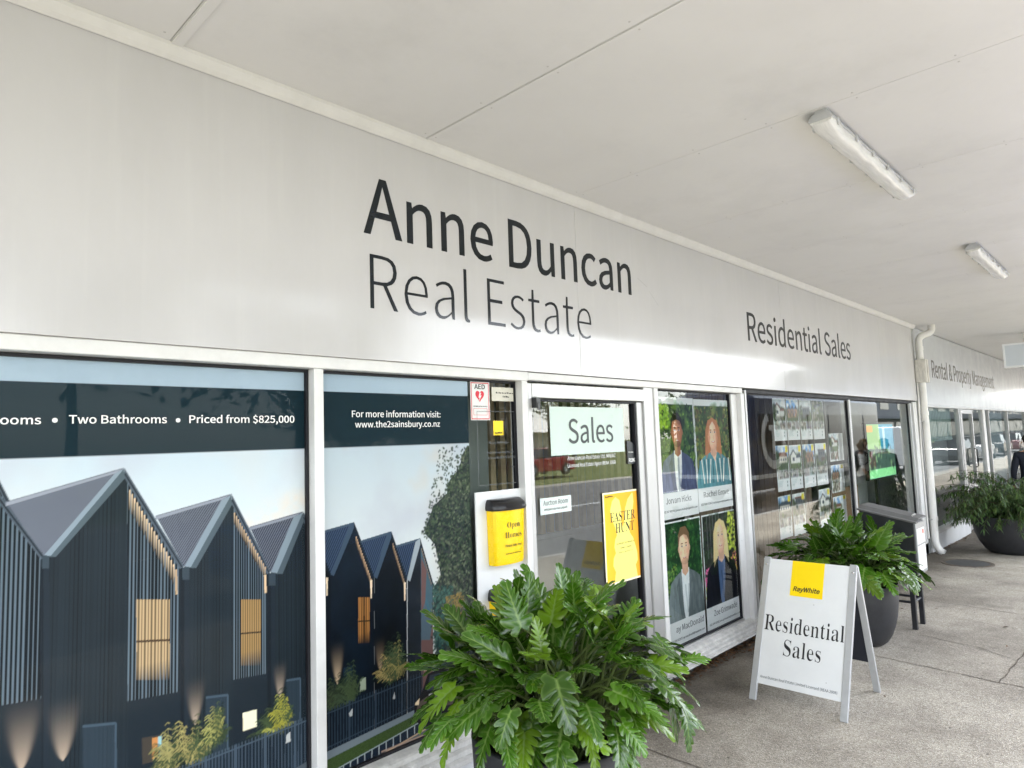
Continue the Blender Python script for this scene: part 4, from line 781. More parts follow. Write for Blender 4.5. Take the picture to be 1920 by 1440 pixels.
def fins(c, pts, x0, x1, n, dark, light):
    m = c.mask(pts)
    if m is None: return
    c.poly(pts, dark); sl, kk = m; X, Z = np.meshgrid(c.xs[sl[1]], c.zs[sl[0]]); a_, b_ = wall(x0, 1150, c.y)[0], wall(x1, 1150, c.y)[0]
    ph = (X-a_)/(b_-a_)*n; fr = np.abs(ph-np.floor(ph)-.5); k = (fr < .2)*kk
    c.a[sl] = c.a[sl]*(1-k[..., None])+np.array(light)*k[..., None]
def lit(c, u0, u1, v0, v1, n, col, fade=.25):
    m = c.mask([(u0, v0), (u1, v0), (u1, v1), (u0, v1)])
    if m is None: return
    sl, kk = m; X, Z = np.meshgrid(c.xs[sl[1]], c.zs[sl[0]]); a_, b_ = X.min(), X.max(); ph = (X-a_)/max(1e-6, b_-a_)*n
    f = np.clip((Z-Z.min())/max(1e-6, (Z.max()-Z.min())*fade), 0, 1); st = .30+.70*(np.abs(ph-np.floor(ph)-.5) < .27)
    k = kk*f*.95; c.a[sl] = c.a[sl]*(1-k[..., None])+(np.array(col)*st[..., None])*k[..., None]
def eave_lights(c, p, q, n, col, ln):
    for i in range(n):
        t = (i+.5)/n; u, v = p[0]+(q[0]-p[0])*t, p[1]+(q[1]-p[1])*t
        x, z = wall(u, v, c.y); wd = .0055
        c.poly([(x-wd*.5, z), (x+wd*.5, z), (x+wd*.35, z-ln), (x-wd*.35, z-ln)], lambda X, Z: np.array(col)*np.clip(1-(z-Z)/ln, .05, 1)[..., None]**.8, .9, px=False)
def palm(c, u, v, w_, h_, seed, gold):
    rg = random.Random(seed); x0, z0 = wall(u, v, c.y)
    dk, md, lt = np.array(S(22, 34, 30)), np.array(S(62, 76, 50)), np.array(gold)*.62
    for i in range(46):
        an = rg.uniform(-1.35, 1.35); L_ = rg.uniform(.5, 1)*h_; cx = x0+rg.uniform(-.35, .35)*w_; prev = (cx, z0+rg.uniform(0, .25)*h_)
        col = dk if i < 14 else (md if rg.random() < .6 else lt); col = col*rg.uniform(.7, 1.2)
        for s_ in range(1, 8):
            t = s_/7; x = cx+math.sin(an)*L_*t*w_/h_*1.1; z = prev[1]+(math.cos(an)*L_/7)*(1-1.5*t*t*abs(math.sin(an)))
            c.line(prev, (x, z), .004*(1.2-t), col, .9, px=False)
            for sg in (-1, 1):
                l = .03*(1-abs(t-.45))*rg.uniform(.6, 1.2)
                c.line((x, z), (x+math.cos(an+.7)*l*sg, z-l*rg.uniform(.4, 1.0)), .0035, col*rg.uniform(.8, 1.2), .85, px=False)
            prev = (x, z)
def pickets(c, u0, u1, vt0, vt1, vb0, vb1, n, col, back):
    c.poly([(u0, vt0), (u1, vt1), (u1, vb1), (u0, vb0)], back, .72)
    for i in range(n+1):
        t = i/n; u = u0+(u1-u0)*t; vt = vt0+(vt1-vt0)*t; vb = vb0+(vb1-vb0)*t
        c.line((u, vt-5), (u, vb), .0045 if i % 9 else .012, col, .9)
    c.line((u0, vt0+3), (u1, vt1+3), .006, col); c.line((u0, vb0-6), (u1, vb1-6), .005, col)

def banner(c):
    top = adj(0, 2.056, c.y)[1]; c.poly([(c.b[0]-1, top), (c.b[1]+1, top), (c.b[1]+1, 3), (c.b[0]-1, 3)], SKYB, px=False)
    zb = adj(0, 1.798, c.y)[1]; m = noise2(c.nz, c.nx, 160, 3, 7)
    c.poly([(c.b[0]-1, zb), (c.b[1]+1, zb), (c.b[1]+1, top), (c.b[0]-1, top)], TEAL, px=False)

# ---- left print
cl = Canvas(-1.39, 1.532, .332, 2.154, PY, .0032)
sky_fill(cl, .25)
for u, v, r in ((540, 950, .10), (500, 968, .07), (560, 935, .07), (470, 985, .05)):
    x, z = wall(u, v, PY); X, Z = np.meshgrid(cl.xs, cl.zs); nn = noise2(cl.nz, cl.nx, 30, 5, 21)
    kk = np.exp(-(((X-x)/r)**2+((Z-z)/(r*.5))**2))*np.clip((nn-.3)*2.5, 0, 1); cl.a = cl.a*(1-kk[..., None]*.9)+np.array(S(226, 212, 198))*kk[..., None]*.9
BO, DK, LT = S(30, 40, 48), S(8, 14, 20), S(104, 112, 128)
GREY1, GREY2, GREY3 = S(128, 134, 146), S(100, 112, 122), S(70, 82, 92)
def house(c, pk, rl, va, vr, wl_x, wr_x, vbot, nr, nb, nf, split, finb, seed, k=1.0, far=False):
    K = lambda q: tuple(np.array(q)*k)
    wb = 9 if not far else 5
    wall_boards(c, [(pk[0], pk[1]+10), (vr[0], vr[1]), (vr[0], vbot), (va[0], vbot), (va[0], va[1])], K(BO), nb, va[0], pk[0], 0, 0, K(DK), seed)
    c.poly([(split, 700), (vr[0]+4, 700), (vr[0]+4, vbot), (split, vbot)], K(S(24, 33, 42)), .0)
    tsp = (split-pk[0])/(vr[0]-pk[0]); vs = pk[1]+10+(vr[1]-pk[1])*max(0, tsp)
    c.poly([(split, vs), (vr[0]-3, vr[1]), (vr[0]-3, vbot), (split, vbot)], K(S(26, 36, 45)))
    fins(c, [(split, vs), (vr[0]-7, vr[1]-4), (vr[0]-7, finb[1]), (split, finb[0])], split, vr[0]-7, nf, K(S(14, 20, 27)), K(S(92, 106, 118)))
    c.poly([(vr[0]-5, vr[1]), (vr[0]+14, vr[1]+8), (vr[0]+14, vbot), (vr[0]-5, vbot)], K(S(20, 28, 36)))
    # roof and barges
    roof_face(c, pk, rl, va, va, nr, K(S(24, 28, 42)), K(S(122, 127, 141)))
    c.poly([(pk[0]-2, pk[1]+2), (rl[0], rl[1]+1), (rl[0], rl[1]+8*k), (pk[0]-18, pk[1]+11)], K(S(150, 154, 166)))
    c.poly([(pk[0]-18, pk[1]+11), (pk[0], pk[1]+2), (va[0]+12, va[1]+1), (va[0], va[1]-1)], K(S(138, 152, 164)))
    c.poly([(pk[0], pk[1]+1), (pk[0]+1, pk[1]+20), (va[0]+22, va[1]+2), (va[0]+11, va[1]+2)], K(S(82, 95, 104)))
    c.poly([(pk[0], pk[1]), (vr[0]+3, vr[1]-2), (vr[0]-6, vr[1]+4), (pk[0]+1, pk[1]+20)], K(S(80, 90, 102)))
    c.line((pk[0]+1, pk[1]+11), (vr[0]-2, vr[1]), .005, K(S(26, 34, 42)))
    c.line((va[0]+4, va[1]+4), (va[0]+5, vbot), .018, K(S(30, 40, 50))); c.poly([(va[0]-4, va[1]), (va[0]+9, va[1]), (va[0]+9, va[1]+24), (va[0]-4, va[1]+24)], K(S(56, 68, 78)))
# continuation of the terrace beyond the left edge of the view, then the houses in view
for dx in (-760, -480, -245): house(cl, (233+dx-20, 840), (10+dx-20, 925), (83+dx-20, 1050), (343+dx-20, 1062), 0, 0, 3000, 28, 20, 12, 240+dx, (1330, 1310), 3-dx)
house(cl, (-45, 868), (-300, 950), (-190, 1060), (83, 1045), 0, 0, 3000, 34, 22, 13, -40, (1330, 1310), 77)
house(cl, (233, 877), (11, 941), (83, 1042), (343, 1063), 0, 0, 3000, 34, 20, 15, 239, (1315, 1297), 1)
house(cl, (434, 926), (292, 967), (346, 1063), (506, 1073), 0, 0, 3000, 26, 15, 14, 437, (1275, 1263), 2, .94)
house(cl, (568, 959), (468, 988), (508, 1074), (660, 1090), 0, 0, 3000, 20, 13, 14, 572, (1262, 1255), 5, .82)
eave_lights(cl, (241, 915), (328, 1062), 19, S(236, 206, 170), .075); eave_lights(cl, (438, 958), (499, 1066), 17, S(220, 186, 148), .05)
lit(cl, 256, 318, 1124, 1275, 11, S(194, 164, 124)); cl.line((256, 1203), (318, 1200), .008, S(70, 52, 36))
lit(cl, 452, 489, 1124, 1248, 9, S(164, 130, 84)); cl.line((452, 1188), (489, 1185), .006, S(50, 40, 30))
cl.line((330, 1068), (331, 1115), .008, S(216, 180, 140), .7); cl.line((497, 1078), (498, 1112), .010, S(235, 200, 160), .8)
for u, v, w_, l_ in ((40, 1442, .055, .26), (118, 1424, .052, .23), (366, 1356, .038, .19), (525, 1305, .030, .16)):
    cl.glow((u, v), 0, w_, l_, S(206, 182, 160), .72)
for a in ((155, 1362, 217, 1356), (386, 1308, 427, 1303), (537, 1276, 563, 1272)):
    cl.poly([(a[0], a[1]), (a[2], a[3]), (a[2], 3000), (a[0], 3000)], S(60, 76, 90), .35); cl.line((a[0], a[1]), (a[2], a[3]), .009, S(66, 82, 96)); cl.line((a[2], a[3]), (a[2]+2, 3000), .006, S(66, 82, 96))
cl.poly([(266, 1384), (303, 1377), (304, 1424), (267, 1433)], S(66, 60, 54)); cl.poly([(285, 1384), (301, 1381), (302, 1420), (286, 1424)], S(196, 132, 76)); cl.poly([(296, 1381), (303, 1380), (304, 1420), (297, 1421)], S(150, 190, 196))
cl.poly([(455, 1337), (481, 1330), (482, 1362), (456, 1371)], S(252, 240, 204))
palm(cl, 322, 1445, .075, .19, 3, S(196, 184, 118)); palm(cl, 365, 1440, .10, .22, 4, S(206, 190, 120)); palm(cl, 405, 1395, .05, .17, 5, S(190, 186, 110)); palm(cl, 515, 1382, .085, .16, 6, S(186, 186, 90)); palm(cl, 530, 1362, .05, .14, 16, S(200, 194, 80))
pickets(cl, 330, 578, 1445, 1347, 1560, 1440, 40, S(70, 84, 98), S(22, 32, 44))
cl.poly([(537, 1378), (544, 1372), (545, 1390), (536, 1394)], S(190, 190, 188)); cl.poly([(555, 1440), (580, 1425), (580, 1700), (300, 1700)], S(80, 88, 96))
banner(cl)
wp = empty('window_poster', 'wide window print of dark gabled houses with a row of glowing windows', 'window print', (0, PY, .33), group='house prints filling the front windows')
cl.mesh('print', PRINT, wp)
M_LW = M_WHITEINK
def plab(text, x0, x1, zb, cap, weight, parent, material=M_LW, y=GY-.002, font='s', nm='lettering', **kw): return wl(text, font, x0, x1, zb, cap, weight, y=y, material=material, parent=parent, depth=0.0008, **kw)
def at_px(u0, u1, v, y): a = wall(u0, v, y); c_ = wall(u1, v, y); return a[0], c_[0], a[1]
def plab_px(text, u0, u1, v, hpx, parent, material, weight=.012, y=GY-.0025, font='s', **kw):    # u0..u1 = extent, v = base line, hpx = capital height in the photograph
    a = wall(u0, v, y); c_ = wall(u1, v, y); t = wall(u0, v-hpx, y)
    return lettering('lettering', text, font, (a[0], y, a[1]), XD, ZD, c_[0]-a[0], (t[1]-a[1])/0.7, weight, material, parent, depth=0.0008, **kw)
plab_px('ree Bathrooms'[:3]+' Bedrooms', -130, 77, 796, 17, wp, M_LW, .016)
for u in (103, 334):
    x, z = wall(u, 788, GY-.0025); q = MB(); n = 20
    q.prism([(x+.0085*math.cos(a), GY-.0025, z+.0085*math.sin(a)) for a in np.linspace(0, 2*math.pi, n+1)[:-1]], (0, .0008, 0)); q.build('bullet', M_LW, wp)
plab_px('Two Bathrooms', 129, 313, 794, 15.5, wp, M_LW, .016); plab_px('Priced from $825,000', 355, 552, 793, 14, wp, M_LW, .016)

# ---- right print
cr_ = Canvas(1.594, 2.530, .332, 2.154, PY, .0032)
sky_fill(cr_, 1.0); cr_.a *= .84
D1, D2, D3 = S(8, 20, 32), S(5, 13, 22), S(22, 42, 60)
def dhouse(c, pk, rl, va, vr, vbot, n, wcol, barge):
    c.poly([(pk[0], pk[1]+2), (vr[0], vr[1]), (vr[0], vbot), (va[0], vbot), va], wcol)
    m = c.mask([(pk[0], pk[1]+2), (vr[0], vr[1]), (vr[0], vbot), (va[0], vbot), va]); sl, kk = m
    nn = noise2(kk.shape[0], kk.shape[1], 60, 4, int(pk[0])); X, Z = np.meshgrid(c.xs[sl[1]], c.zs[sl[0]])
    c.a[sl] *= 1+kk[..., None]*((nn[..., None]-.5)*1.6+.25*np.sin(X*900)[..., None])
    roof_face(c, pk, rl, va, va, n, S(24, 36, 56), S(62, 80, 106))
    c.poly([(pk[0], pk[1]), rl, (rl[0], rl[1]+4), (pk[0]-8, pk[1]+7)], S(62, 78, 94))
    c.poly([(pk[0]-9, pk[1]+7), (pk[0], pk[1]), (pk[0]+1, pk[1]+8), (va[0]+5, va[1]+3), (va[0]-1, va[1])], barge)
    c.poly([(pk[0], pk[1]), (vr[0]+2, vr[1]), (vr[0]-3, vr[1]+3), (pk[0], pk[1]+13)], S(16, 26, 36))
dhouse(cr_, (568, 959), (468, 988), (508, 1074), (622, 1078), 1480, 20, D2, S(70, 84, 100))
dhouse(cr_, (664, 979), (590, 1000), (621, 1077), (702, 1082), 1480, 16, D1, S(58, 74, 92))
dhouse(cr_, (734, 996), (676, 1014), (702, 1082), (763, 1087), 1480, 14, D2, S(58, 74, 92))
dhouse(cr_, (788, 1009), (742, 1023), (764, 1087), (812, 1099), 1480, 11, S(26, 32, 40), S(150, 158, 164))
cr_.poly([(789, 1024), (811, 1098), (811, 1300), (790, 1300)], S(66, 92, 104)); cr_.poly([(790, 1045), (800, 1070), (797, 1130), (812, 1170), (812, 1300), (790, 1300)], S(112, 76, 70), .85); cr_.poly([(790, 1150), (800, 1120), (812, 1160), (806, 1200), (790, 1200)], S(60, 100, 116), .7)
eave_lights(cr_, (667, 1003), (697, 1088), 16, S(196, 160, 128), .04); eave_lights(cr_, (736, 1016), (759, 1092), 16, S(170, 140, 112), .035); eave_lights(cr_, (790, 1026), (809, 1094), 14, S(150, 128, 110), .02)
for u, v in ((613, 1083), (696, 1088), (759, 1092)): cr_.poly([(u-2, v), (u+2, v), (u+1, v+34), (u-1, v+34)], S(236, 210, 180))
for i in range(3): pass
lit(cr_, 672, 693, 1120, 1206, 7, S(170, 116, 62)); cr_.line((672, 1165), (693, 1164), .006, S(30, 24, 20)); cr_.line((683, 1120), (683, 1206), .004, S(40, 30, 22))
cr_.glow((633, 1281), 0, .035, .20, S(226, 196, 160), .8); cr_.glow((713, 1256), 0, .03, .17, S(190, 160, 128), .7)
cr_.poly([(644, 1252), (661, 1248), (661, 1300), (644, 1300)], S(24, 44, 62), .7)
cr_.poly([(675, 1273), (686, 1270), (686, 1293), (675, 1297)], S(150, 160, 140)); cr_.poly([(794, 1237), (803, 1236), (803, 1256), (795, 1258)], S(240, 200, 160))
# tree at the right edge of the print
tp = [(882, 832), (868, 850), (860, 880), (843, 900), (838, 925), (812, 950), (800, 985), (796, 1000), (815, 1020), (822, 1050), (826, 1080), (814, 1100), (812, 1140), (816, 1200), (830, 1300), (920, 1300), (920, 832)]
cr_.poly(tp, S(26, 36, 34), .96)
GRN = [S(36, 52, 44), S(52, 68, 52), S(70, 84, 62), S(24, 36, 34), S(96, 104, 84), S(20, 30, 32)]
cr_.blobs([(u_-6 if u_ < 900 else u_, v_) for u_, v_ in tp], 900, GRN, .006, 15); cr_.blobs(tp, 2600, GRN, .007, 5); cr_.blobs([(822, 840), (900, 832), (905, 1000), (792, 1010), (800, 970)], 420, [S(60, 74, 58), S(40, 52, 46)], .006, 8)
cr_.blobs([(812, 1095), (850, 1100), (850, 1200), (815, 1230)], 500, [S(40, 74, 70), S(58, 96, 86), S(26, 50, 52)], .007, 6); cr_.blobs([(835, 1120), (870, 1110), (870, 1150), (835, 1155)], 160, [S(140, 116, 62), S(104, 92, 56)], .006, 7)
for q in ((628, 1330, .08, .15, 8, S(60, 70, 56)), (655, 1320, .09, .17, 9, S(64, 80, 58)), (735, 1285, .10, .20, 10, S(196, 172, 110)), (745, 1270, .06, .20, 11, S(160, 148, 90))): palm(cr_, *q)
# fence, path, grass verge, kerb blocks, road, parked car of the print
cr_.poly([(600, 1416), (790, 1325), (960, 1244), (960, 1700), (600, 1700)], S(112, 122, 130))
cr_.poly([(600, 1432), (780, 1340), (930, 1262), (930, 1700), (600, 1700)], lambda X, Z: np.array(S(58, 76, 40))*(0.75+.5*NR.random(X.shape))[..., None])
cr_.poly([(600, 1462), (780, 1358), (930, 1274), (930, 1700), (600, 1700)], S(24, 34, 48))
for i in range(16):
    t = i/15; u = 604+t*200; v = 1458-t*112; cr_.line((u, v), (u, v+22-8*t), .005, S(176, 184, 186), .9)
cr_.line((600, 1460), (800, 1347), .005, S(150, 160, 164)); cr_.poly([(600, 1482), (800, 1364), (930, 1290), (930, 1700), (600, 1700)], S(84, 88, 92)); cr_.line((600, 1483), (800, 1366), .006, S(190, 160, 130))
cr_.line((715, 1410), (820, 1368), .008, S(180, 150, 134), .8); cr_.line((730, 1418), (820, 1370), .009, S(200, 200, 202), .9)
pickets(cr_, 606, 792, 1338, 1264, 1412, 1322, 34, S(48, 62, 76), S(14, 24, 36))
cr_.poly([(654, 1338), (661, 1328), (661, 1342), (656, 1344)], S(180, 184, 186)); cr_.poly([(737, 1306), (740, 1297), (741, 1310), (737, 1311)], S(170, 174, 176))
cr_.poly([(783, 1310), (792, 1296), (802, 1264), (830, 1250), (930, 1244), (930, 1352), (790, 1362), (778, 1350), (776, 1325)], S(22, 22, 26)); cr_.poly([(784, 1318), (800, 1306), (860, 1290), (860, 1318), (800, 1330), (780, 1336)], S(82, 72, 66)); cr_.poly([(779, 1318), (787, 1309), (785, 1322), (778, 1322)], S(236, 214, 180)); cr_.poly([(804, 1302), (818, 1297), (818, 1304), (804, 1308)], S(190, 190, 188)); cr_.poly([(806, 1266), (860, 1252), (860, 1284), (800, 1296)], S(48, 56, 64))
banner(cr_)
wp2 = empty('window_poster', 'narrower window print of dark gabled houses beside a leafy tree', 'window print', (2.05, PY, .33), group='house prints filling the front windows')
cr_.mesh('print', PRINT, wp2)
plab_px('For more information visit:', 660, 826, 782, 12, wp2, M_LW, .012); plab_px('www.the2sainsbury.co.nz', 666, 825, 801.5, 11.5, wp2, M_LW, .012)

# ================================================================== STICKERS AND SHEETS ON THE GLASS
def sheet(name, label, cat, x0, x1, z0, z1, y, material, group=None, t=.0012):
    q = MB(); a = adj(x0, z0, y); c_ = adj(x1, z1, y); q.box(a[0], c_[0], y, y+t, a[1], c_[1]); o = q.build(name, material); tag(o, label, cat, group); return o
ON = GY-.004
aed = sheet('defibrillator_sign', 'white defibrillator sign with red border and heart at the window top', 'sticker', 2.491, 2.638, 1.924, 2.140, ON, M_PAPER)
q = MB(); yy = ON-.0006
def frame_px(q, x0, x1, z0, z1, wd, y):
    a = adj(x0, z0, y); c_ = adj(x1, z1, y)
    q.box(a[0], c_[0], y, y+.0005, c_[1]-wd, c_[1]); q.box(a[0], c_[0], y, y+.0005, a[1], a[1]+wd); q.box(a[0], a[0]+wd, y, y+.0005, a[1]+wd, c_[1]-wd); q.box(c_[0]-wd, c_[0], y, y+.0005, a[1]+wd, c_[1]-wd)
frame_px(q, 2.496, 2.633, 1.929, 2.135, .005, yy); frame_px(q, 2.512, 2.617, 1.952, 1.990, .0018, yy); q.build('red_border', M_RED, aed)
def heart(cx, cz, w_, h_):
    pts = []
    for t in np.linspace(0, 2*math.pi, 40)[:-1]:
        X = 16*math.sin(t)**3/17; Z = (13*math.cos(t)-5*math.cos(2*t)-2*math.cos(3*t)-math.cos(4*t))/17; pts.append((cx+X*w_/2, yy, cz+(Z+.15)*h_/2))
    return pts
hx, hz = adj(2.562, 2.056, yy); q = MB(); q.prism(heart(hx, hz, .072, .078), (0, .0005, 0)); q.build('red_heart', M_RED, aed)
q = MB(); q.prism([(hx+a*.012, yy-.0008, hz+c_*.012) for a, c_ in ((-.2, 1.9), (.9, 1.9), (.35, .6), (1.1, .6), (-.6, -2.3), (-.1, -.5), (-.9, -.5))], (0, .0005, 0)); q.build('white_bolt', M_PAPER, aed)
plab('AED', 2.522, 2.603, 2.099, .026, .03, aed, M_INK, yy); plab('DEFIBRILLATOR LOCATED', 2.512, 2.618, 1.998, .007, .012, aed, M_INK, yy)
nt_ = sheet('paper_notice', 'small cream paper notice taped beside the red-bordered sticker', 'notice', 2.656, 2.865, 2.034, 2.114, ON, mat('cream paper', (.62, .60, .52), .6, .3, var=.06))
q = MB(); rr_ = random.Random(6)                      # a line and a half of unreadable small writing
for row, (xa, xb) in enumerate(((2.69, 2.83), (2.745, 2.80))):
    x = xa
    while x < xb:
        w2 = rr_.uniform(.003, .011); p = adj(x, 2.078-.022*row, ON-.0007); q.box(p[0], p[0]+w2, ON-.0007, ON-.0001, p[1], p[1]+rr_.uniform(.005, .010)); x += w2+rr_.uniform(.002, .006)
q.build('writing', M_INK, nt_)
def yellow_logo(name, label, cat, x0, x1, z0, z1, y, parent=None, tw=(.12, .90), tz=.10, th=.13):
    q = MB(); a = adj(x0, z0, y); c_ = adj(x1, z1, y); q.box(a[0], c_[0], y, y+.0006, a[1], c_[1]); o = q.build(name, M_YELP, parent)
    if label: tag(o, label, cat)
    W_, H_ = c_[0]-a[0], c_[1]-a[1]
    lettering('lettering', 'RayWhite', 's', (a[0]+W_*tw[0], y-.0008, a[1]+H_*tz), XD, ZD, W_*(tw[1]-tw[0]), H_*th/.7, .035, M_INK, o, slant=.2, depth=.0005); return o
yellow_logo('yellow_decal', 'small yellow square decal on the narrow window strip beside the door', 'sticker', 2.661, 2.740, 1.838, 1.920, ON)
dc = empty('clear_decal', 'thin-outlined clear decal with rows of small dark text', 'sticker', (2.7, ON, 1.6)); q = MB(); frame_px(q, 2.535, 2.835, 1.56, 1.975, .003, ON); q.build('outline', M_GREYINK, dc)
for tx, z, a, c_ in (('Ray White', 1.79, 2.62, 2.78), ('Anne Duncan Real Estate', 1.735, 2.60, 2.82), ('Licensed (REAA 2008)', 1.705, 2.60, 2.83), ('.com', 1.65, 2.78, 2.82)): plab(tx, a, c_, z, .012, .006, dc, M_GREYINK, ON)
# frosted strip behind that window
q = MB(); q.box(2.54, 2.90, .30, .31, .03, 2.9); q.build('side_screen', mat('pale screen', (.16, .19, .18), .5, .3), shop)
# backing board with two brochure boxes
BY = .045
bb = sheet('backing_board', 'white upright board behind the yellow brochure boxes', 'board', 2.506, 2.863, .36, 1.526, .040, M_SIGN, t=.008)
def brochure_box(label, z0, z1):
    a, c_ = 2.622, 2.872; e = empty('brochure_box', label, 'brochure box', ((a+c_)/2, .038, z0), group='yellow brochure boxes on the white board')
    W_ = c_-a; cx = (a+c_)/2; q = MB(); n = 12
    arc = [(-.5+(i+.5)/n, -.020-.030*math.sin(math.pi*(i+.5)/n)**.7) for i in range(n)]
    prof = [(-.5, .038), (-.5, -.012)]+arc+[(.5, -.012), (.5, .038)]
    for tp_, kd, zz in ((.93, .80, z0), (.94, .86, z0+.02), (1.0, 1.0, z1)):
        for p in prof: q.v.append((cx+p[0]*W_*tp_, .038+(p[1]-.038)*kd, zz))
    N = len(prof)
    for r_ in range(2):
        for i in range(N): q.f.append((r_*N+i, r_*N+(i+1) % N, (r_+1)*N+(i+1) % N, (r_+1)*N+i)); q.m.append(0)
    q.f.append(tuple(range(N))); q.m.append(0); q.build('body', M_YEL, e, smooth=True, angle=30)
    q = MB()
    for s_, zz, kd in ((1.05, z1-.010, 1.14), (1.07, z1+.004, 1.20), (1.04, z1+.030, 1.0), (.98, z1+.047, .62), (.93, z1+.051, .40)):
        for p in prof: q.v.append((cx+p[0]*W_*s_, .038+(p[1]-.038)*kd, zz))
    for r_ in range(4):
        for i in range(N): q.f.append((r_*N+i, r_*N+(i+1) % N, (r_+1)*N+(i+1) % N, (r_+1)*N+i)); q.m.append(0)
    q.f.append(tuple(range(N))); q.m.append(0); q.f.append(tuple(4*N+i for i in range(N))); q.m.append(0); q.build('lid', M_BLACK, e, smooth=True, angle=50)
    Hh = z1-z0
    for tx, f, zz, hh, ww, wt in (('Open', 'r', .655, .10, .40, (-.026, -.008)), ('Homes', 'r', .475, .10, .52, (-.026, -.008)), ('Please take one', 's', .315, .045, .52, .006), ('Anne Duncan Real Estate', 's', .185, .024, .50, .0)):
        kd = .86+.14*(zz-.05); yb = .038+(-.050-.038)*kd-.0012
        lettering('lettering', tx, f, (cx+.02*W_, yb, z0+Hh*zz), XD, ZD, W_*ww, Hh*hh/.7, wt, M_INK, e, align='C', depth=.0008)
    return e
brochure_box('yellow brochure box with black lid, higher of the two, clear of the leaves', 1.112, 1.425)
brochure_box('yellow brochure box with black lid, lower one hidden behind the leaves', .635, .930)
# sheets on the door
ss = sheet('sales_sign', 'pale square sign with large dark lettering high on the glass door', 'sign sheet', 3.153, 3.945, 1.702, 2.009, .045, mat('frosted sheet', S(206, 224, 216, .9), .4, .4, var=.03))
plab('Sales', 3.330, 3.815, 1.775, .155, .006, ss, mat('slate ink', (.035, .045, .048), .4, .4), .043)
dl = empty('door_lettering', 'small white agent licence lettering on the door glass', 'lettering', (3.5, .048, 1.64))
plab('Anne Duncan Real Estate Ltd. MREINZ', 3.31, 3.83, 1.668, .024, .006, dl, M_LW, .048); plab('Licensed Real Estate Agent (REAA 2008)', 3.31, 3.83, 1.622, .024, .0, dl, M_LW, .048)
ar = sheet('room_notice', 'pale notice sheet low on the door, pointing to another entrance', 'notice', 3.034, 3.329, 1.350, 1.450, .046, mat('notice sheet', S(222, 234, 230, .9), .4, .4, var=.03))
plab('Auction Room', 3.064, 3.296, 1.404, .030, .0, ar, M_GREYINK, .0445); plab('entrance via rear carpark', 3.07, 3.29, 1.372, .015, .0, ar, M_GREYINK, .0445)
mb_ = MB(); a = adj(3.975, 1.612, .046); mb_.prism([(a[0], .046, a[1])]+[(a[0]+.135*math.sin(t)+.0, .046, a[1]+.03+.14*math.cos(t)) for t in np.linspace(0, math.pi/2, 12)]+[(a[0]+.135, .046, a[1])], (0, .0008, 0))
rz_ = mb_.build('member_sticker', mat('navy sticker', (.012, .016, .022), .35, .5)); tag(rz_, 'dark quarter-round membership sticker at the edge of the door', 'sticker'); plab('Member', 3.99, 4.05, 1.69, .012, .0, rz_, M_LW, .0445); plab('REINZ', 3.99, 4.08, 1.626, .026, .03, rz_, M_LW, .0445)
# rabbit poster (orange, slightly askew); the square code is left out
ec = Canvas(*adj(3.660, 0, .046)[:1], *adj(4.100, 0, .046)[:1], adj(0, .817, .046)[1], adj(0, 1.433, .046)[1], .046, .0035, S(252, 240, 210))
X0, X1, Z0, Z1 = ec.b; Wd, Hd = X1-X0, Z1-Z0
E_ = lambda a, c_: (X0+a*Wd, Z0+c_*Hd)
ec.poly([E_(.03, .02), E_(.97, .02), E_(.97, .98), E_(.03, .98)], lambda X, Z: np.array(S(255, 200, 62))*(1-np.clip((X-X0)/Wd*.8, 0, 1))[..., None]+np.array(S(252, 164, 50))*np.clip((X-X0)/Wd*.8, 0, 1)[..., None], px=False)
PALE = S(255, 240, 130)
ec.poly([E_(*p) for p in ((.22, .02), (.26, .13), (.20, .20), (.22, .28), (.28, .33), (.25, .40), (.28, .48), (.33, .52), (.30, .60), (.20, .72), (.18, .80), (.24, .90), (.33, .94), (.43, .90), (.47, .80), (.46, .66), (.50, .60), (.54, .66), (.58, .80), (.66, .90), (.80, .97), (.82, .86), (.76, .72), (.68, .60), (.68, .52), (.76, .46), (.82, .36), (.86, .28), (.86, .20), (.80, .15), (.84, .02))], PALE, px=False)
ep = empty('rabbit_poster', 'orange poster with a pale rabbit outline on the door', 'poster', ((X0+X1)/2, .046, Z0)); ec.mesh('print', PRINT, ep)
for tx, f, zz, hh, a0, a1, wt in (('EASTER', 'r', .67, .105, .17, .84, (-.026, -.008)), ('HUNT', 'r', .545, .105, .30, .80, (-.026, -.008)), ('RayWhite', 's', .945, .018, .06, .26, .02)):
    lettering('lettering', tx, f, (X0+Wd*a0, .0445, Z0+Hd*zz), XD, ZD, Wd*(a1-a0), Hd*hh/.7, wt, M_INK, ep, depth=.0006)
for tx, zz, hh, a0, a1 in (('SUNDAY 31 MARCH', .415, .017, .30, .78), ('9AM - 10AM', .365, .017, .40, .70), ('RAY WHITE', .32, .013, .36, .74)):
    lettering('lettering', tx, 's', (X0+Wd*a0, .0445, Z0+Hd*zz), XD, ZD, Wd*(a1-a0), Hd*hh/.7, .003, mat('olive ink', (.25, .2, .06), .5, .3), ep, depth=.0005)

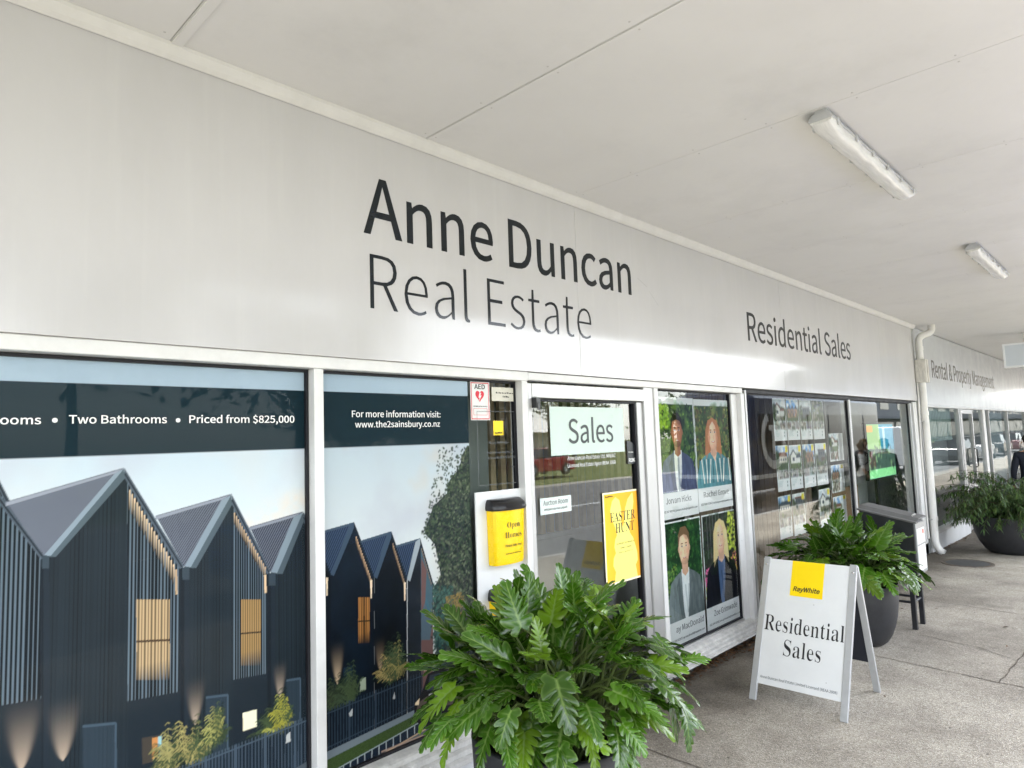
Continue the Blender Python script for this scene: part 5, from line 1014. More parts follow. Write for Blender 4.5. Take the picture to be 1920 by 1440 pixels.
# ================================================================== AGENT PORTRAIT POSTERS (third window)
def portrait(label, x0, x1, zt, zp, zbm, name, line, kind, seed, nx0, nx1):
    y = GY+.008; a = adj(x0, zbm, y); c_ = adj(x1, zt, y); zph = adj(0, zp, y)[1]
    cv = Canvas(a[0], c_[0], a[1], c_[1], y, .0026, (.68, .74, .73)); W_ = c_[0]-a[0]; bx = .012
    q0 = (a[0]+bx, zph); q1 = (c_[0]-bx, c_[1]-(bx if kind != 'm1' and kind != 'w1' else .055)); H_ = q1[1]-q0[1]; w_ = q1[0]-q0[0]
    T = lambda u, v: (q0[0]+u*w_, q0[1]+v*H_)
    Pn = lambda pts, col, al=1: cv.poly([T(*p) for p in pts], col, al, px=False)
    El = lambda u, v, ru, rv, col, al=1, rot=0: cv.ell(T(u, v), ru*w_, rv*w_, col, al, rot=rot)
    def Sh(u, v, ru, rv, col, al=1, px_=.30, pz_=.22):      # photographed roundness of a printed face
        c0, rx, rz = T(u, v), ru*w_, rv*w_
        pts = [(c0[0]+rx*math.cos(t), c0[1]+rz*math.sin(t)) for t in np.linspace(0, 2*math.pi, 36)[:-1]]
        def f(X, Z):
            dx, dz = (X-c0[0])/rx, (Z-c0[1])/rz; k_ = 1.10-px_*dx*.7+pz_*dz*.5-.30*(dx*dx+dz*dz)**1.5
            return np.array(col)*k_[..., None]*np.array((1.02, 1.0, .98))
        cv.poly(pts, f, al, px=False)
    nzc = noise2(cv.nz, cv.nx, 26, 4, seed+50)
    def Cloth(pts, col, al=1):                               # fabric: folds and a lit side
        P3 = [T(*p) for p in pts]; m = cv.mask(P3, False)
        if m is None: return
        sl, kk = m; X, Z = np.meshgrid(cv.xs[sl[1]], cv.zs[sl[0]]); dx = (X-T(.5, 0)[0])/w_
        k_ = (.95-.5*dx+.45*(nzc[sl]-.5)+.10*np.sin(X*90+Z*25)); kk = (kk*al)[..., None]
        cv.a[sl] = cv.a[sl]*(1-kk)+np.array(col)*np.clip(k_, .35, 1.5)[..., None]*kk
    bgc = {'m1': S(28, 48, 30), 'w1': S(48, 66, 38), 'm2': S(22, 48, 30), 'w2': S(40, 44, 42)}[kind]
    Pn([(0, 0), (1, 0), (1, 1), (0, 1)], bgc)
    fol = {'m1': [S(46, 78, 36), S(22, 40, 24), S(90, 118, 50), S(60, 84, 44)], 'w1': [S(84, 104, 50), S(52, 70, 38), S(120, 120, 60), S(70, 52, 40)], 'm2': [S(30, 66, 36), S(18, 38, 26), S(50, 92, 44), S(24, 56, 34)], 'w2': [S(44, 62, 40), S(56, 52, 50), S(30, 34, 34)]}[kind]
    full = [T(0, 0), T(1, 0), T(1, 1), T(0, 1)]; cv.blobs(full, 90, [np.array(q_)*1.5 for q_ in fol], .035, seed+9, .55, px=False); cv.blobs(full, 420, fol, .012, seed, px=False); cv.blobs([T(0, .3), T(1, .3), T(1, 1), T(0, 1)], 60, [np.array(q_)*2.2 for q_ in fol], .008, seed+19, .7, px=False)
    if kind == 'w2':
        for i in range(5): cv.line(T(.12+.09*i, .5), T(.12+.09*i, 1), .006, S(120, 124, 124), .6, px=False)
        cv.blobs([T(.72, .55), T(1, .5), T(1, 1), T(.75, 1)], 120, [S(200, 206, 90), S(150, 170, 60)], .012, seed+1, px=False); cv.blobs([T(0, .2), T(.2, .2), T(.2, .4), T(0, .4)], 30, [S(226, 110, 160)], .012, seed+2, px=False); cv.blobs([T(.8, .25), T(1, .25), T(1, .5), T(.8, .5)], 60, [S(196, 90, 120), S(226, 196, 70)], .009, seed+3, px=False); cv.blobs([T(.0, 0), T(.2, 0), T(.2, .2), T(0, .2)], 60, [S(180, 190, 60)], .01, seed+4, px=False)
    if kind == 'm1': cv.blobs([T(0, .72), T(.3, .72), T(.3, 1), T(0, 1)], 160, [S(156, 190, 60), S(110, 150, 50)], .012, seed+1, px=False)
    if kind == 'm2': cv.blobs([T(0, 0), T(.35, 0), T(.3, .55), T(0, .5)], 160, [S(110, 140, 60), S(80, 120, 56)], .010, seed+1, px=False)
    skin = {'m1': S(172, 112, 82), 'w1': S(224, 176, 150), 'm2': S(226, 180, 152), 'w2': S(226, 178, 152)}[kind]; sh = np.array(skin)*.72
    cx, cz = {'m1': (.50, .66), 'w1': (.48, .63), 'm2': (.52, .70), 'w2': (.50, .72)}[kind]; fw, fh = (.15, .215)
    hair = {'m1': S(24, 20, 18), 'w1': S(170, 112, 74), 'm2': S(110, 84, 62), 'w2': S(216, 190, 140)}[kind]
    jac = {'m1': S(74, 82, 112), 'w1': S(84, 132, 140), 'm2': S(104, 114, 116), 'w2': S(20, 22, 30)}[kind]
    if kind in ('w1', 'w2'):
        hb = cz-(.30 if kind == 'w1' else .36)
        Pn([(cx-.20, cz+.06), (cx-.13, cz+.18), (cx, cz+.215), (cx+.13, cz+.18), (cx+.21, cz+.05), (cx+.24, hb+.04), (cx+.16, hb), (cx-.14, hb), (cx-.25, hb+.03)], hair)
        for i in range(16): cv.line(T(cx-.2+.027*i, cz+.1), T(cx-.24+.03*i, hb+.02), .005, np.array(hair)*(.7+.05*(i % 9)), .6, px=False)
    else: El(cx, cz+.07, fw*1.08, fh*.95, hair)
    # shoulders and jacket
    sy = cz-.27
    Pn([(cx-.12, sy+.03), (cx-.40, sy-.07), (cx-.47, sy-.22), (cx-.52, -.05), (cx+.52, -.05), (cx+.48, sy-.22), (cx+.41, sy-.07), (cx+.12, sy+.03)], jac); Cloth([(cx-.12, sy+.03), (cx-.27, sy-.01), (cx-.40, sy-.07), (cx-.47, sy-.22), (cx-.52, -.05), (cx+.52, -.05), (cx+.48, sy-.22), (cx+.41, sy-.07), (cx+.27, sy-.01), (cx+.12, sy+.03)], jac)
    if kind == 'w1':
        for i in range(14):
            u = cx-.42+.065*i; cv.line(T(u, sy-.05), T(u+.06*math.sin(i), 0), .016, (S(226, 222, 210) if i % 2 else S(40, 84, 96)), .85, px=False)
        Pn([(cx-.10, sy+.05), (cx+.10, sy+.05), (cx+.03, sy-.09)], skin)
    else:
        shirt = {'m1': S(232, 234, 234), 'm2': S(206, 210, 212), 'w2': S(74, 96, 130)}[kind]
        Pn([(cx-.11, sy+.05), (cx+.11, sy+.05), (cx+.09, sy-.2), (cx+.02, -.05), (cx-.08, -.05), (cx-.10, sy-.2)], shirt)
        Pn([(cx-.12, sy+.05), (cx-.17, sy-.02), (cx-.15, sy-.18), (cx-.06, -.05), (cx-.16, -.05), (cx-.26, sy-.12)], np.array(jac)*.62); Pn([(cx+.12, sy+.05), (cx+.17, sy-.02), (cx+.17, sy-.18), (cx+.03, -.05), (cx+.16, -.05), (cx+.28, sy-.12)], np.array(jac)*.7)
        Pn([(cx-.07, sy+.05), (cx+.07, sy+.05), (cx, sy-.03)], skin)
        if kind == 'm1': Pn([(cx-.02, sy-.03), (cx+.03, sy-.03), (cx+.04, -.05), (cx-.03, -.05)], S(150, 156, 160))
        if kind in ('m2', 'm1'):
            cv.line(T(cx-.34, sy-.2), T(cx-.36, 0), .005, np.array(jac)*.5, .8, px=False); cv.line(T(cx+.34, sy-.2), T(cx+.33, 0), .005, np.array(jac)*.5, .8, px=False)
    Pn([(cx-.075, cz-.12), (cx+.075, cz-.12), (cx+.085, sy+.01), (cx, sy-.03), (cx-.085, sy+.01)], sh)
    Sh(cx, cz, fw, fh, skin); Sh(cx, cz-.085, fw*.78, fh*.62, skin, .8)
    El(cx-.05, cz+.10, fw*.5, fh*.32, np.minimum(np.array(skin)*1.18, .95), .45); El(cx, cz-.17, fw*.62, fh*.22, sh, .35)
    for i in range(9): u = cx-.42+.1*i; cv.line(T(u, sy-.12), T(u+.05*math.sin(i*2.1), 0), .02, np.array(jac)*(.72 if i % 2 else 1.25), .35, px=False)
    for s_ in (-1, 1):
        El(cx+s_*.058, cz+.028, .032, .02, sh, .6); El(cx+s_*.09, cz-.045, .04, .03, np.array(skin)*np.array((1.0, .82, .8)), .5)
        El(cx+s_*.058, cz+.025, .028, .012, S(214, 206, 200), .8); El(cx+s_*.058, cz+.026, .014, .012, S(36, 28, 24)); El(cx+s_*.058, cz+.055, .034, .008, np.array(hair)*.7)
        if kind[0] == 'm': El(cx+s_*fw*1.0, cz-.0, .02, .045, sh)
    El(cx+.012, cz-.04, .018, .035, sh, .7); El(cx, cz-.10, .05, .012, S(176, 92, 84)); El(cx, cz-.097, .034, .006, S(240, 226, 220), .8)
    if kind in ('m1', 'm2'):
        for i in range(26): cv.line(T(cx-.15+.012*i, cz+.13+.04*math.sin(i*.25)), T(cx-.13+.0115*i, cz+.235-.0009*(i-13)**2*.6), .004, np.array(hair)*(.6+.12*(i*7 % 9)), .6, px=False)
        El(cx, cz-.14, .09, .05, np.array(hair)*.9, .35 if kind == 'm2' else .5); Pn([(cx-.15, cz+.04), (cx-.155, cz+.15), (cx-.08, cz+.235), (cx+.06, cz+.24), (cx+.15, cz+.16), (cx+.15, cz+.04), (cx+.12, cz+.13), (cx, cz+.155), (cx-.12, cz+.13)], hair)
    else:
        Pn([(cx-.16, cz-.02), (cx-.15, cz+.14), (cx-.02, cz+.22), (cx+.03, cz+.19), (cx-.09, cz+.10), (cx-.13, cz-.02)], hair); Pn([(cx+.16, cz-.04), (cx+.15, cz+.14), (cx+.02, cz+.22), (cx-.03, cz+.2), (cx+.09, cz+.1), (cx+.135, cz-.04)], hair)
        for i in range(34):
            sd = -1 if i % 2 else 1; o_ = .10+.0075*(i//2); cv.line(T(cx+sd*o_*.75, cz+.17-.004*i), T(cx+sd*o_*1.02, cz-.20-.004*i), .0035, np.minimum(np.array(hair)*(.55+.16*(i*5 % 7)), .9), .6, px=False)
    e = empty('agent_poster', label, 'portrait poster', ((a[0]+c_[0])/2, y, a[1]), group='agent portrait posters in the third window'); cv.soften(1, 1.55, .07, seed); cv.mesh('print', PRINT, e)
    yl = y-.0012; hgt = zph-a[1]
    lettering('lettering', name, 's', (a[0]+W_*nx0, yl, a[1]+hgt*.50), XD, ZD, W_*(nx1-nx0), .045/.7, .002, M_GREYINK, e, depth=.0006)
    lettering('lettering', line, 's', (a[0]+W_*.06, yl, a[1]+hgt*.22), XD, ZD, W_*.9, .016/.7, .006, M_GREYINK, e, depth=.0006)
portrait('portrait poster of a man in a navy suit and pale tie', 4.385, 4.938, 2.100, 1.402, 1.172, 'Jorvarn Hicks', '02 567 80276 | jorvarn.hicks@raywhite.com', 'm1', 31, .12, .80)
portrait('portrait poster of a woman in a patterned teal blouse', 4.944, 5.566, 2.094, 1.400, 1.180, 'Rachel Grove', '021 834 02267 | rachel.grove@raywhite.com', 'w1', 32, .14, .84)
portrait('portrait poster of a bearded man in an open grey blazer', 4.389, 4.944, 1.152, .448, .222, 'ay MacDonald', '021 834 02267 | ay.macdonald@raywhite.com', 'm2', 33, .20, .95)
portrait('portrait poster of a woman with long blonde hair in black', 4.970, 5.566, 1.150, .448, .222, 'Zoe Grimwade', '022 834 0290 | zoe.grimwade@raywhite.com', 'w2', 34, .20, .88)

# ================================================================== PROPERTY LISTING SHEETS (fourth window)
def listing(label, pts, seed, land=False, hue=0):
    y = .17; P_ = [wall(u, v, y) for u, v in pts]; x0 = (P_[0][0]+P_[3][0])/2; x1 = (P_[1][0]+P_[2][0])/2; z1 = (P_[0][1]+P_[1][1])/2; z0 = (P_[2][1]+P_[3][1])/2
    cv = Canvas(x0, x1, z0, z1, y, .008, S(222, 228, 228)); W_, H_ = x1-x0, z1-z0; rg = np.random.default_rng(seed); T = lambda u, v: (x0+u*W_, z0+v*H_)
    Pn = lambda pts_, col, al=1: cv.poly([T(*p) for p in pts_], col, al, px=False); rect = lambda a, b_, c_, d: [(a, c_), (b_, c_), (b_, d), (a, d)]
    a, b_, c_, d = (.05, .62, .35, .96) if land else (.04, .96, .46, .97)
    sub = rect(a, b_, c_, d); m_ = lambda u, v: (a+(b_-a)*u, c_+(d-c_)*v)          # position inside the main picture
    Q = lambda pts_, col, al=1: Pn([m_(*p) for p in pts_], col, al); qr = lambda u0, u1, v0, v1: [(u0, v0), (u1, v0), (u1, v1), (u0, v1)]
    B_ = lambda u0, u1, v0, v1, n, cols, sz, sd: cv.blobs([T(*m_(u0, v0)), T(*m_(u1, v0)), T(*m_(u1, v1)), T(*m_(u0, v1))], n, cols, sz, sd, px=False)
    sk = [S(120, 160, 200), S(186, 196, 204), S(96, 150, 205), S(200, 206, 208), S(150, 176, 196)][seed % 5]; Pn(sub, sk)
    B_(0, 1, .6, 1, 14, [S(226, 230, 232), sk], .03, seed+2)
    kind = (seed*7) % 5; hz = rg.uniform(.22, .42); gr = [S(84, 106, 62), S(120, 116, 106), S(66, 84, 54)][seed % 3]; TRE = [S(52, 70, 44), S(84, 96, 60), S(38, 50, 38)]
    wc = [S(190, 184, 172), S(150, 116, 96), S(120, 128, 130), S(214, 214, 208), S(88, 92, 96)][(seed*3) % 5]; rc = [S(60, 62, 70), S(112, 74, 60), S(58, 72, 82), S(140, 140, 142)][seed % 4]; gl_ = S(54, 66, 78)
    B_(0, 1, hz-.05, hz+.25, 36, TRE, .03, seed+3); Q(qr(0, 1, 0, hz), gr)
    if kind == 0:                                        # wide bungalow
        Q(qr(.08, .92, hz-.08, hz+.20), wc); Q([(.03, hz+.19), (.97, hz+.19), (.80, hz+.38), (.22, hz+.38)], rc)
        for i in range(4): Q(qr(.14+.2*i, .26+.2*i, hz, hz+.13), gl_)
    elif kind == 1:                                      # two flat-roofed storeys
        Q(qr(.22, .9, hz-.1, hz+.46), wc); Q(qr(.18, .94, hz+.44, hz+.5), rc); Q(qr(.5, .86, hz-.08, hz+.1), S(70, 60, 52))
        for i in range(3): Q(qr(.28+.2*i, .4+.2*i, hz+.22, hz+.36), gl_)
    elif kind == 2:                                      # gable end beside a garage
        Q(qr(.10, .56, hz-.08, hz+.3), wc); Q([(.04, hz+.28), (.62, hz+.28), (.33, hz+.56)], rc); Q([(.14, hz+.28), (.52, hz+.28), (.33, hz+.46)], wc); Q(qr(.56, .92, hz-.08, hz+.16), np.array(wc)*.85); Q([(.54, hz+.15), (.97, hz+.15), (.9, hz+.28), (.6, hz+.28)], rc); Q(qr(.62, .88, hz-.08, hz+.1), S(210, 210, 206)); Q(qr(.24, .42, hz+.02, hz+.18), gl_)
    elif kind == 3:                                      # aerial view with a red outline
        Pn(sub, gr); B_(0, 1, 0, 1, 60, TRE+[S(150, 146, 136)], .03, seed)
        for i in range(7): u, v = rg.uniform(.05, .75), rg.uniform(.05, .8); Q(qr(u, u+.2, v, v+.12), [rc, wc, S(150, 150, 150)][i % 3])
    else:                                                # row of town houses
        for i in range(3):
            u = .08+.29*i; Q(qr(u, u+.26, hz-.1, hz+.34), np.array(wc)*(1, .8, 1.1)[i]); Q([(u-.01, hz+.33), (u+.28, hz+.33), (u+.14, hz+.52)], rc); Q(qr(u+.05, u+.12, hz+.1, hz+.25), gl_); Q(qr(u+.15, u+.23, hz-.08, hz+.12), S(76, 60, 50))
    B_(0, 1, 0, hz*.6, 16, TRE+[gr], .022, seed+4)
    if seed % 2: B_(.0, .2, .1, .75, 22, TRE, .026, seed+5)
    if land:
        for i in range(2): Pn(rect(.05+.29*i, .32+.29*i, .06, .32), S(120+20*i, 116, 108)); cv.blobs([T(.05+.29*i, .06), T(.32+.29*i, .06), T(.32+.29*i, .32), T(.05+.29*i, .32)], 12, [S(80, 90, 70), S(190, 186, 176), S(90, 70, 56)], .02, seed+i, px=False)
    else:
        for i in range(2 if seed % 2 else 3):
            n = 2 if seed % 2 else 3; Pn(rect(.04+.92*i/n+.01, .04+.92*(i+1)/n-.01, .27, .45), tuple(rg.uniform(.12, .35)+rg.uniform(-.04, .04, 3))); cv.blobs([T(.04+.92*i/n+.02, .28), T(.04+.92*(i+1)/n-.02, .28), T(.04+.92*(i+1)/n-.02, .44), T(.04+.92*i/n+.02, .44)], 10, [S(200, 196, 186), S(96, 80, 66), S(70, 84, 64), S(150, 150, 150)], .02, seed+i, px=False)
        for i in range(4): Pn(rect(.10, .10+.4*rg.uniform(.5, 1), .21-.035*i, .22-.035*i), S(150, 155, 158))
        for i in range(2): Pn(rect(.76, .82, .09+.08*i, .13+.08*i), S(50, 54, 58))
    if hue: Pn(rect(.76, .96, .84, .985), S(245, 205, 60))
    cv.soften(1, 1.4, .08, seed); e = cv.mesh('listing_sheet', PRINT); tag(e, label, 'listing sheet', 'property listing sheets hung in the fourth window'); return e
def R4(u0, u1, vt0, vt1, vb0, vb1, x0=0): return [(u0, vt0), (u1, vt1), (u1+x0, vb1), (u0+x0, vb0)]
ul = lambda x, y_: (1430+x/6.4, 720+y_/6.4)
rows = [
 ('listing sheet in the top row, nearest the portrait posters', [(112, 168), (264, 178), (296, 676), (148, 686)], 1, 0),
 ('listing sheet in the top row, second from the portrait posters', [(272, 180), (422, 190), (452, 668), (304, 676)], 2, 0),
 ('listing sheet in the top row, third from the portrait posters', [(432, 190), (574, 200), (602, 664), (462, 668)], 3, 0),
 ('listing sheet in the top row, beside the bare timber lining', [(584, 200), (722, 208), (744, 660), (608, 664)], 4, 0),
 ('listing sheet in the middle row, nearest the portrait posters, pale sky photo', [(148, 740), (300, 734), (334, 1272), (192, 1298)], 5, 1),
 ('listing sheet in the middle row, second, brick-toned house photo', [(312, 734), (456, 728), (490, 1246), (344, 1272)], 6, 1),
 ('listing sheet in the middle row, third, dark gabled house photo', [(470, 726), (612, 718), (646, 1222), (504, 1250)], 7, 1),
 ('listing sheet in the middle row, beside the landscape sheets', [(626, 714), (756, 706), (792, 1196), (656, 1220)], 8, 1),
 ('listing sheet in the bottom row, bright blue sky photo, above the leaves', [(180, 1356), (334, 1326), (364, 1830), (220, 1860)], 10, 1),
 ('listing sheet in the bottom row, second, beside an empty gap', [(350, 1322), (500, 1300), (530, 1790), (384, 1820)], 13, 1),
 ('listing sheet in the bottom row, past the empty gap', [(672, 1270), (802, 1246), (834, 1730), (706, 1756)], 16, 1)]
for lb, p, sd, hu in rows: listing(lb, [ul(*q) for q in p], sd, False, hu)
for lb, p, sd, hu in (('landscape listing sheet, highest of its column on the timber lining', [(796, 592), (960, 590), (972, 918), (806, 930)], 21, 0), ('landscape listing sheet, middle of its column, tall house photo', [(824, 976), (976, 956), (984, 1284), (830, 1312)], 22, 1), ('landscape listing sheet, lowest of its column, partly behind leaves', [(850, 1352), (1004, 1330), (1014, 1650), (862, 1690)], 25, 1)):
    listing(lb, [ul(*q) for q in p], sd, True, hu)
wr = MB()                                            # hanging wires
for u in (268, 428, 580, 734): 
    a = wall(*ul(u, 180), .168); wr.tube([(a[0]+.005, .166, 3.0), (a[0]+.005, .166, .35)], .0022, 6)
wo = wr.build('hanging_wires', M_ALU); tag(wo, 'thin steel wires holding the listing sheets', 'wires', kind='stuff'); del wo['kind']
# wall screen
ty = .30; ta = wall(*ul(1212, 468), ty); tb_ = wall(*ul(1612, 1120), ty)
tz1 = ta[1]; tz0 = wall(*ul(1262, 1170), ty)[1]; tx0, tx1 = ta[0]+.06, tb_[0]
tvc = Canvas(tx0+.02, tx1-.02, tz0+.02, tz1-.02, ty, .012, S(110, 170, 170)); a0, a1, b0, b1 = tvc.b; T = lambda u, v: (a0+u*(a1-a0), b0+v*(b1-b0)); P2 = lambda pts, col, al=1: tvc.poly([T(*p) for p in pts], col, al, px=False)
P2([(0, .5), (.6, .5), (.55, 1), (0, 1)], S(150, 190, 120)); P2([(.5, .45), (1, .45), (1, 1), (.45, 1)], S(60, 150, 180)); P2([(.58, .5), (.66, .5), (.66, .95), (.58, .95)], S(190, 220, 226)); P2([(0, .16), (1, .16), (1, .5), (0, .55)], S(70, 96, 84)); P2([(.05, .2), (.25, .2), (.25, .5), (.05, .5)], S(96, 62, 62)); P2([(0, .85), (.22, .85), (.22, .97), (0, .97)], S(240, 170, 90)); P2([(0, 0), (1, 0), (1, .16), (0, .16)], S(140, 220, 150))
tvc.a *= .8
tvc.blobs([T(0, .16), T(1, .16), T(1, .6), T(0, .6)], 60, [S(50, 70, 60), S(120, 150, 110), S(30, 44, 44)], .03, 3, px=False)
tv = empty('wall_screen', 'lit display screen with a green and teal picture inside the window', 'screen', ((tx0+tx1)/2, ty, tz0)); tvc.mesh('display', print_mat('screen picture', .35, .3, .16), tv)
q = MB(); q.box(tx0, tx1, ty+.004, ty+.05, tz0, tz1)
for b4 in ((tx0, tx1, tz1-.02, tz1), (tx0, tx1, tz0, tz0+.02), (tx0, tx0+.02, tz0+.02, tz1-.02), (tx1-.02, tx1, tz0+.02, tz1-.02)): q.box(b4[0], b4[1], ty-.006, ty+.004, b4[2], b4[3])
q.build('bezel', M_BLACK, tv); q = MB(); q.box((tx0+tx1)/2-.03, (tx0+tx1)/2+.03, ty+.05, .62, tz0+.2, tz0+.3); q.box((tx0+tx1)/2-.05, (tx0+tx1)/2+.05, .38, .42, .03, tz1-.1); q.build('mount', M_STEEL, tv)
# ================================================================== DOWNPIPE AND METER BOX
dp = empty('downpipe', 'white painted downpipe at the joint between the two shops', 'downpipe', (12.0, -.10, gz(12)))
q = MB(); px_, py_ = 11.98, -.085
q.tube([(px_-.02, py_, .22), (px_, py_, 1.0), (px_, py_, 3.02)], .052, 18)
q.tube([(px_, py_, 3.02), (px_, py_, 3.17), (px_+.01, py_-.02, 3.215), (px_+.05, py_-.06, 3.25), (px_+.10, py_-.11, 3.27), (px_+.14, py_-.15, 3.30), (px_+.15, py_-.16, 3.34), (px_+.15, py_-.16, 3.41)], .052, 18)
q.tube([(px_-.02, py_, .22), (px_-.02, py_, .06), (px_-.02, py_-.015, -.02), (px_-.02, py_-.045, -.08), (px_-.03, py_-.10, gz(12)+.02)], [.052, .052, .053, .055, .058], 18, cap=False)
q.build('pipe', M_PIPE, dp, smooth=True)
for z in (3.04, 2.02, .40):
    q = MB(); q.tube([(px_, py_, z-.03), (px_, py_, z+.03)], .057, 18); q.build('collar', M_PIPE, dp, smooth=True)
for z in (1.95, .45):
    q = MB(); q.box(px_-.075, px_+.075, py_+.0, .0, z-.07, z-.05); q.build('wall_strap', M_ALU, dp)
mbx = empty('meter_box', 'small weathered white box fixed around the downpipe', 'utility box', (12.03, -.1, 2.50))
q = MB(); q.box(11.90, 12.08, -.17, -.02, 2.50, 2.86); q.build('box', mat('weathered box', (.60, .58, .53), .5, .4, var=.28, scale=14, stretch=(2, 2, .5)), mbx, bevel=.004)
q = MB(); q.box(12.083, 12.095, -.168, -.02, 2.50, 2.86); q.box(11.985, 11.993, -.1735, -.1702, 2.505, 2.855); q.build('cover_seam', mat('rusty seam', (.20, .16, .13), .6, .3, var=.4, scale=30), mbx)
q = MB(); q.tube([(11.93, -.03, 2.52), (11.925, -.03, 2.3), (11.90, -.015, 1.4), (11.90, -.015, .1)], .012, 8); q.build('conduit', M_PIPE, mbx, smooth=True)

# ================================================================== A-FRAME SIGN
af = empty('sandwich_board', 'white folding sandwich board with a yellow square logo on the pavement', 'sandwich board', (4.8, -.87, 0))
AX0, AXT, AX1, AZ = 4.470, 4.865, 5.13, .895; YL, YR = -.555, -1.186
def slope(xf, s, y, off=0.0):
    d = Vector((AXT-xf, 0, AZ)); L_ = d.length; d.normalize(); n = Vector((-d.z, 0, d.x)) if xf < AXT else Vector((d.z, 0, -d.x)); p = Vector((xf, y, 0))+d*s+n*off; return tuple(p), d, n, L_
_, dF, nF, LF = slope(AX0, 0, 0); _, dB, nB, LB = slope(AX1, 0, 0)
def panel(xf, n, s0, s1, ya, yb, o0, o1, m, name, parent=af, bevel=0):
    a = [slope(xf, s0, ya, o0)[0], slope(xf, s0, yb, o0)[0], slope(xf, s1, yb, o0)[0], slope(xf, s1, ya, o0)[0]]
    q = MB(); q.prism(a, n*(o1-o0)); return q.build(name, m, parent, bevel=bevel)
pf = panel(AX0, nF, .112, LF-.012, YL-.03, YR+.03, -.008, .002, M_SIGN, 'front_panel')
for ya, yb in ((YL, YL-.045), (YR, YR+.045)): panel(AX0, nF, 0.0, LF, ya, yb, -.016, .007, M_ALU_L, 'front_rail', bevel=.003)
panel(AX1, nB, .22, LB-.02, YL-.03, YR+.03, -.008, .002, mat('dark back panel', (.018, .02, .028), .5, .3), 'back_panel')
for ya, yb in ((YL+.006, YL-.037), (YR-.006, YR+.037)): panel(AX1, nB, 0.0, LB-.01, ya, yb, -.016, .005, M_ALU_L, 'back_rail', bevel=.003)
for ya in (YL-.022, YR+.022):
    p_ = Vector(slope(AX0, LF-.055, ya, .0075)[0]); q = MB(); q.lathe([(0, .004), (.006, .0035), (.009, 0), (.009, -.001)], p_, 16, rot=nF.to_track_quat('Z', 'Y').to_matrix()); q.build('bolt', mat('steel bolt', (.6, .6, .6), .25, .5, metal=.9), af, smooth=True)
def af_text(text, f, yl, s, wd, capm, wt, m, align='L', sl=0.0, off=.0030, parent=pf): return lettering('lettering', text, f, slope(AX0, s, yl, off)[0], (0, -1, 0), dF, wd, capm/.7, wt, m, parent, align=align, slant=sl, depth=.0006)
af_text('Residential', 'r', YL-.052, .468, .527, .105, (-.030, -.008), M_INK); af_text('Sales', 'r', (YL+YR)/2-.005, .318, .245, .105, (-.030, -.008), M_INK, 'C')
af_text('Anne Duncan Real Estate Limited Licensed (REAA 2008)', 's', YL-.060, .150, .50, .017, .006, M_GREYINK)
lg = panel(AX0, nF, .722, LF-.0125, YL-.205, YL-.425, .0022, .0030, M_YELP, 'yellow_logo')
af_text('RayWhite', 's', YL-.315, .757, .180, .030, .042, M_INK, 'C', .2, .0036, lg)

# ================================================================== BROCHURE STAND
st = empty('brochure_stand', 'black steel brochure stand on four legs with a sloping grey lid', 'brochure stand', (7.1, -.8, gz(7)))
SX0, SX1, SY0, SY1 = 6.95, 7.27, -.58, -1.03; top = lambda y: 1.045+(y-SY0)*.22
q = MB(); q.prism([(SX0, SY0, .455), (SX0, SY1, .455), (SX0, SY1, top(SY1)-.012), (SX0, SY0, top(SY0)-.012)], (SX1-SX0, 0, 0)); q.build('body', M_STEEL, st, bevel=.006)
q = MB(); q.prism([(SX0-.015, SY0+.02, top(SY0)-.010), (SX0-.015, SY1-.025, top(SY1)-.016), (SX0-.015, SY1-.025, top(SY1)-.002), (SX0-.015, SY0+.02, top(SY0)+.004)], (.06, 0, 0)); 
q.prism([(SX0+.045, SY0+.02, top(SY0)-.010), (SX0+.045, SY1-.025, top(SY1)-.016), (SX0+.09, SY1-.025, top(SY1)+.012), (SX0+.09, SY0+.02, top(SY0)+.018)], (0, 0, .014)); q.prism([(SX0+.09, SY0+.02, top(SY0)+.018), (SX0+.09, SY1-.025, top(SY1)+.012), (SX1+.02, SY1-.025, top(SY1)+.012), (SX1+.02, SY0+.02, top(SY0)+.018)], (0, 0, .014))
q.build('lid', mat('weathered lid', (.12, .12, .118), .65, .5, var=.25, scale=10), st, bevel=.002)
q = MB(); q.box(SX0+.008, SX1-.008, SY1-.012, SY1-.001, .47, top(SY1)-.02); q.build('side_panel', mat('grey side panel', (.22, .23, .24), .3, .5, var=.1), st)
q = MB(); q.box(SX0+.03, SX1-.04, SY1-.016, SY1-.0125, .74, .875); q.box(SX0+.03, SX1-.04, SY1-.016, SY1-.0125, .50, .72); pp = q.build('side_notice', M_PAPER, st)
q = MB(); q.box(SX1-.12, SX1-.06, SY1-.0175, SY1-.0162, .82, .86); q.build('red_patch', mat('faded red print', S(214, 120, 110), .5, .3), pp)
q = MB(); q.tube([(SX0+.12, SY1+.04, top(SY1)+.022), (SX0+.12, SY1+.03, top(SY1)+.05), (SX0+.20, SY1+.03, top(SY1)+.05), (SX0+.20, SY1+.04, top(SY1)+.022)], .006, 8); q.build('lid_handle', mat('handle steel', (.6, .6, .6), .3, .5, metal=.8), st, smooth=True)
for x in (SX0+.03, SX1-.03):
    for y in (SY0-.05, SY1+.06): q = MB(); q.box(x-.02, x+.02, y-.02, y+.02, gz(x), .456); q.build('leg', M_STEEL, st, bevel=.003)
for y in (SY0-.05, SY1+.06): q = MB(); q.tube([(SX0+.05, y, .215), (SX1-.05, y, .215)], .011, 10); q.build('stretcher', M_STEEL, st, smooth=True)
for x in (SX0+.03, SX1-.03): q = MB(); q.tube([(x, SY0-.07, .215), (x, SY1+.08, .215)], .011, 10); q.build('stretcher', M_STEEL, st, smooth=True)

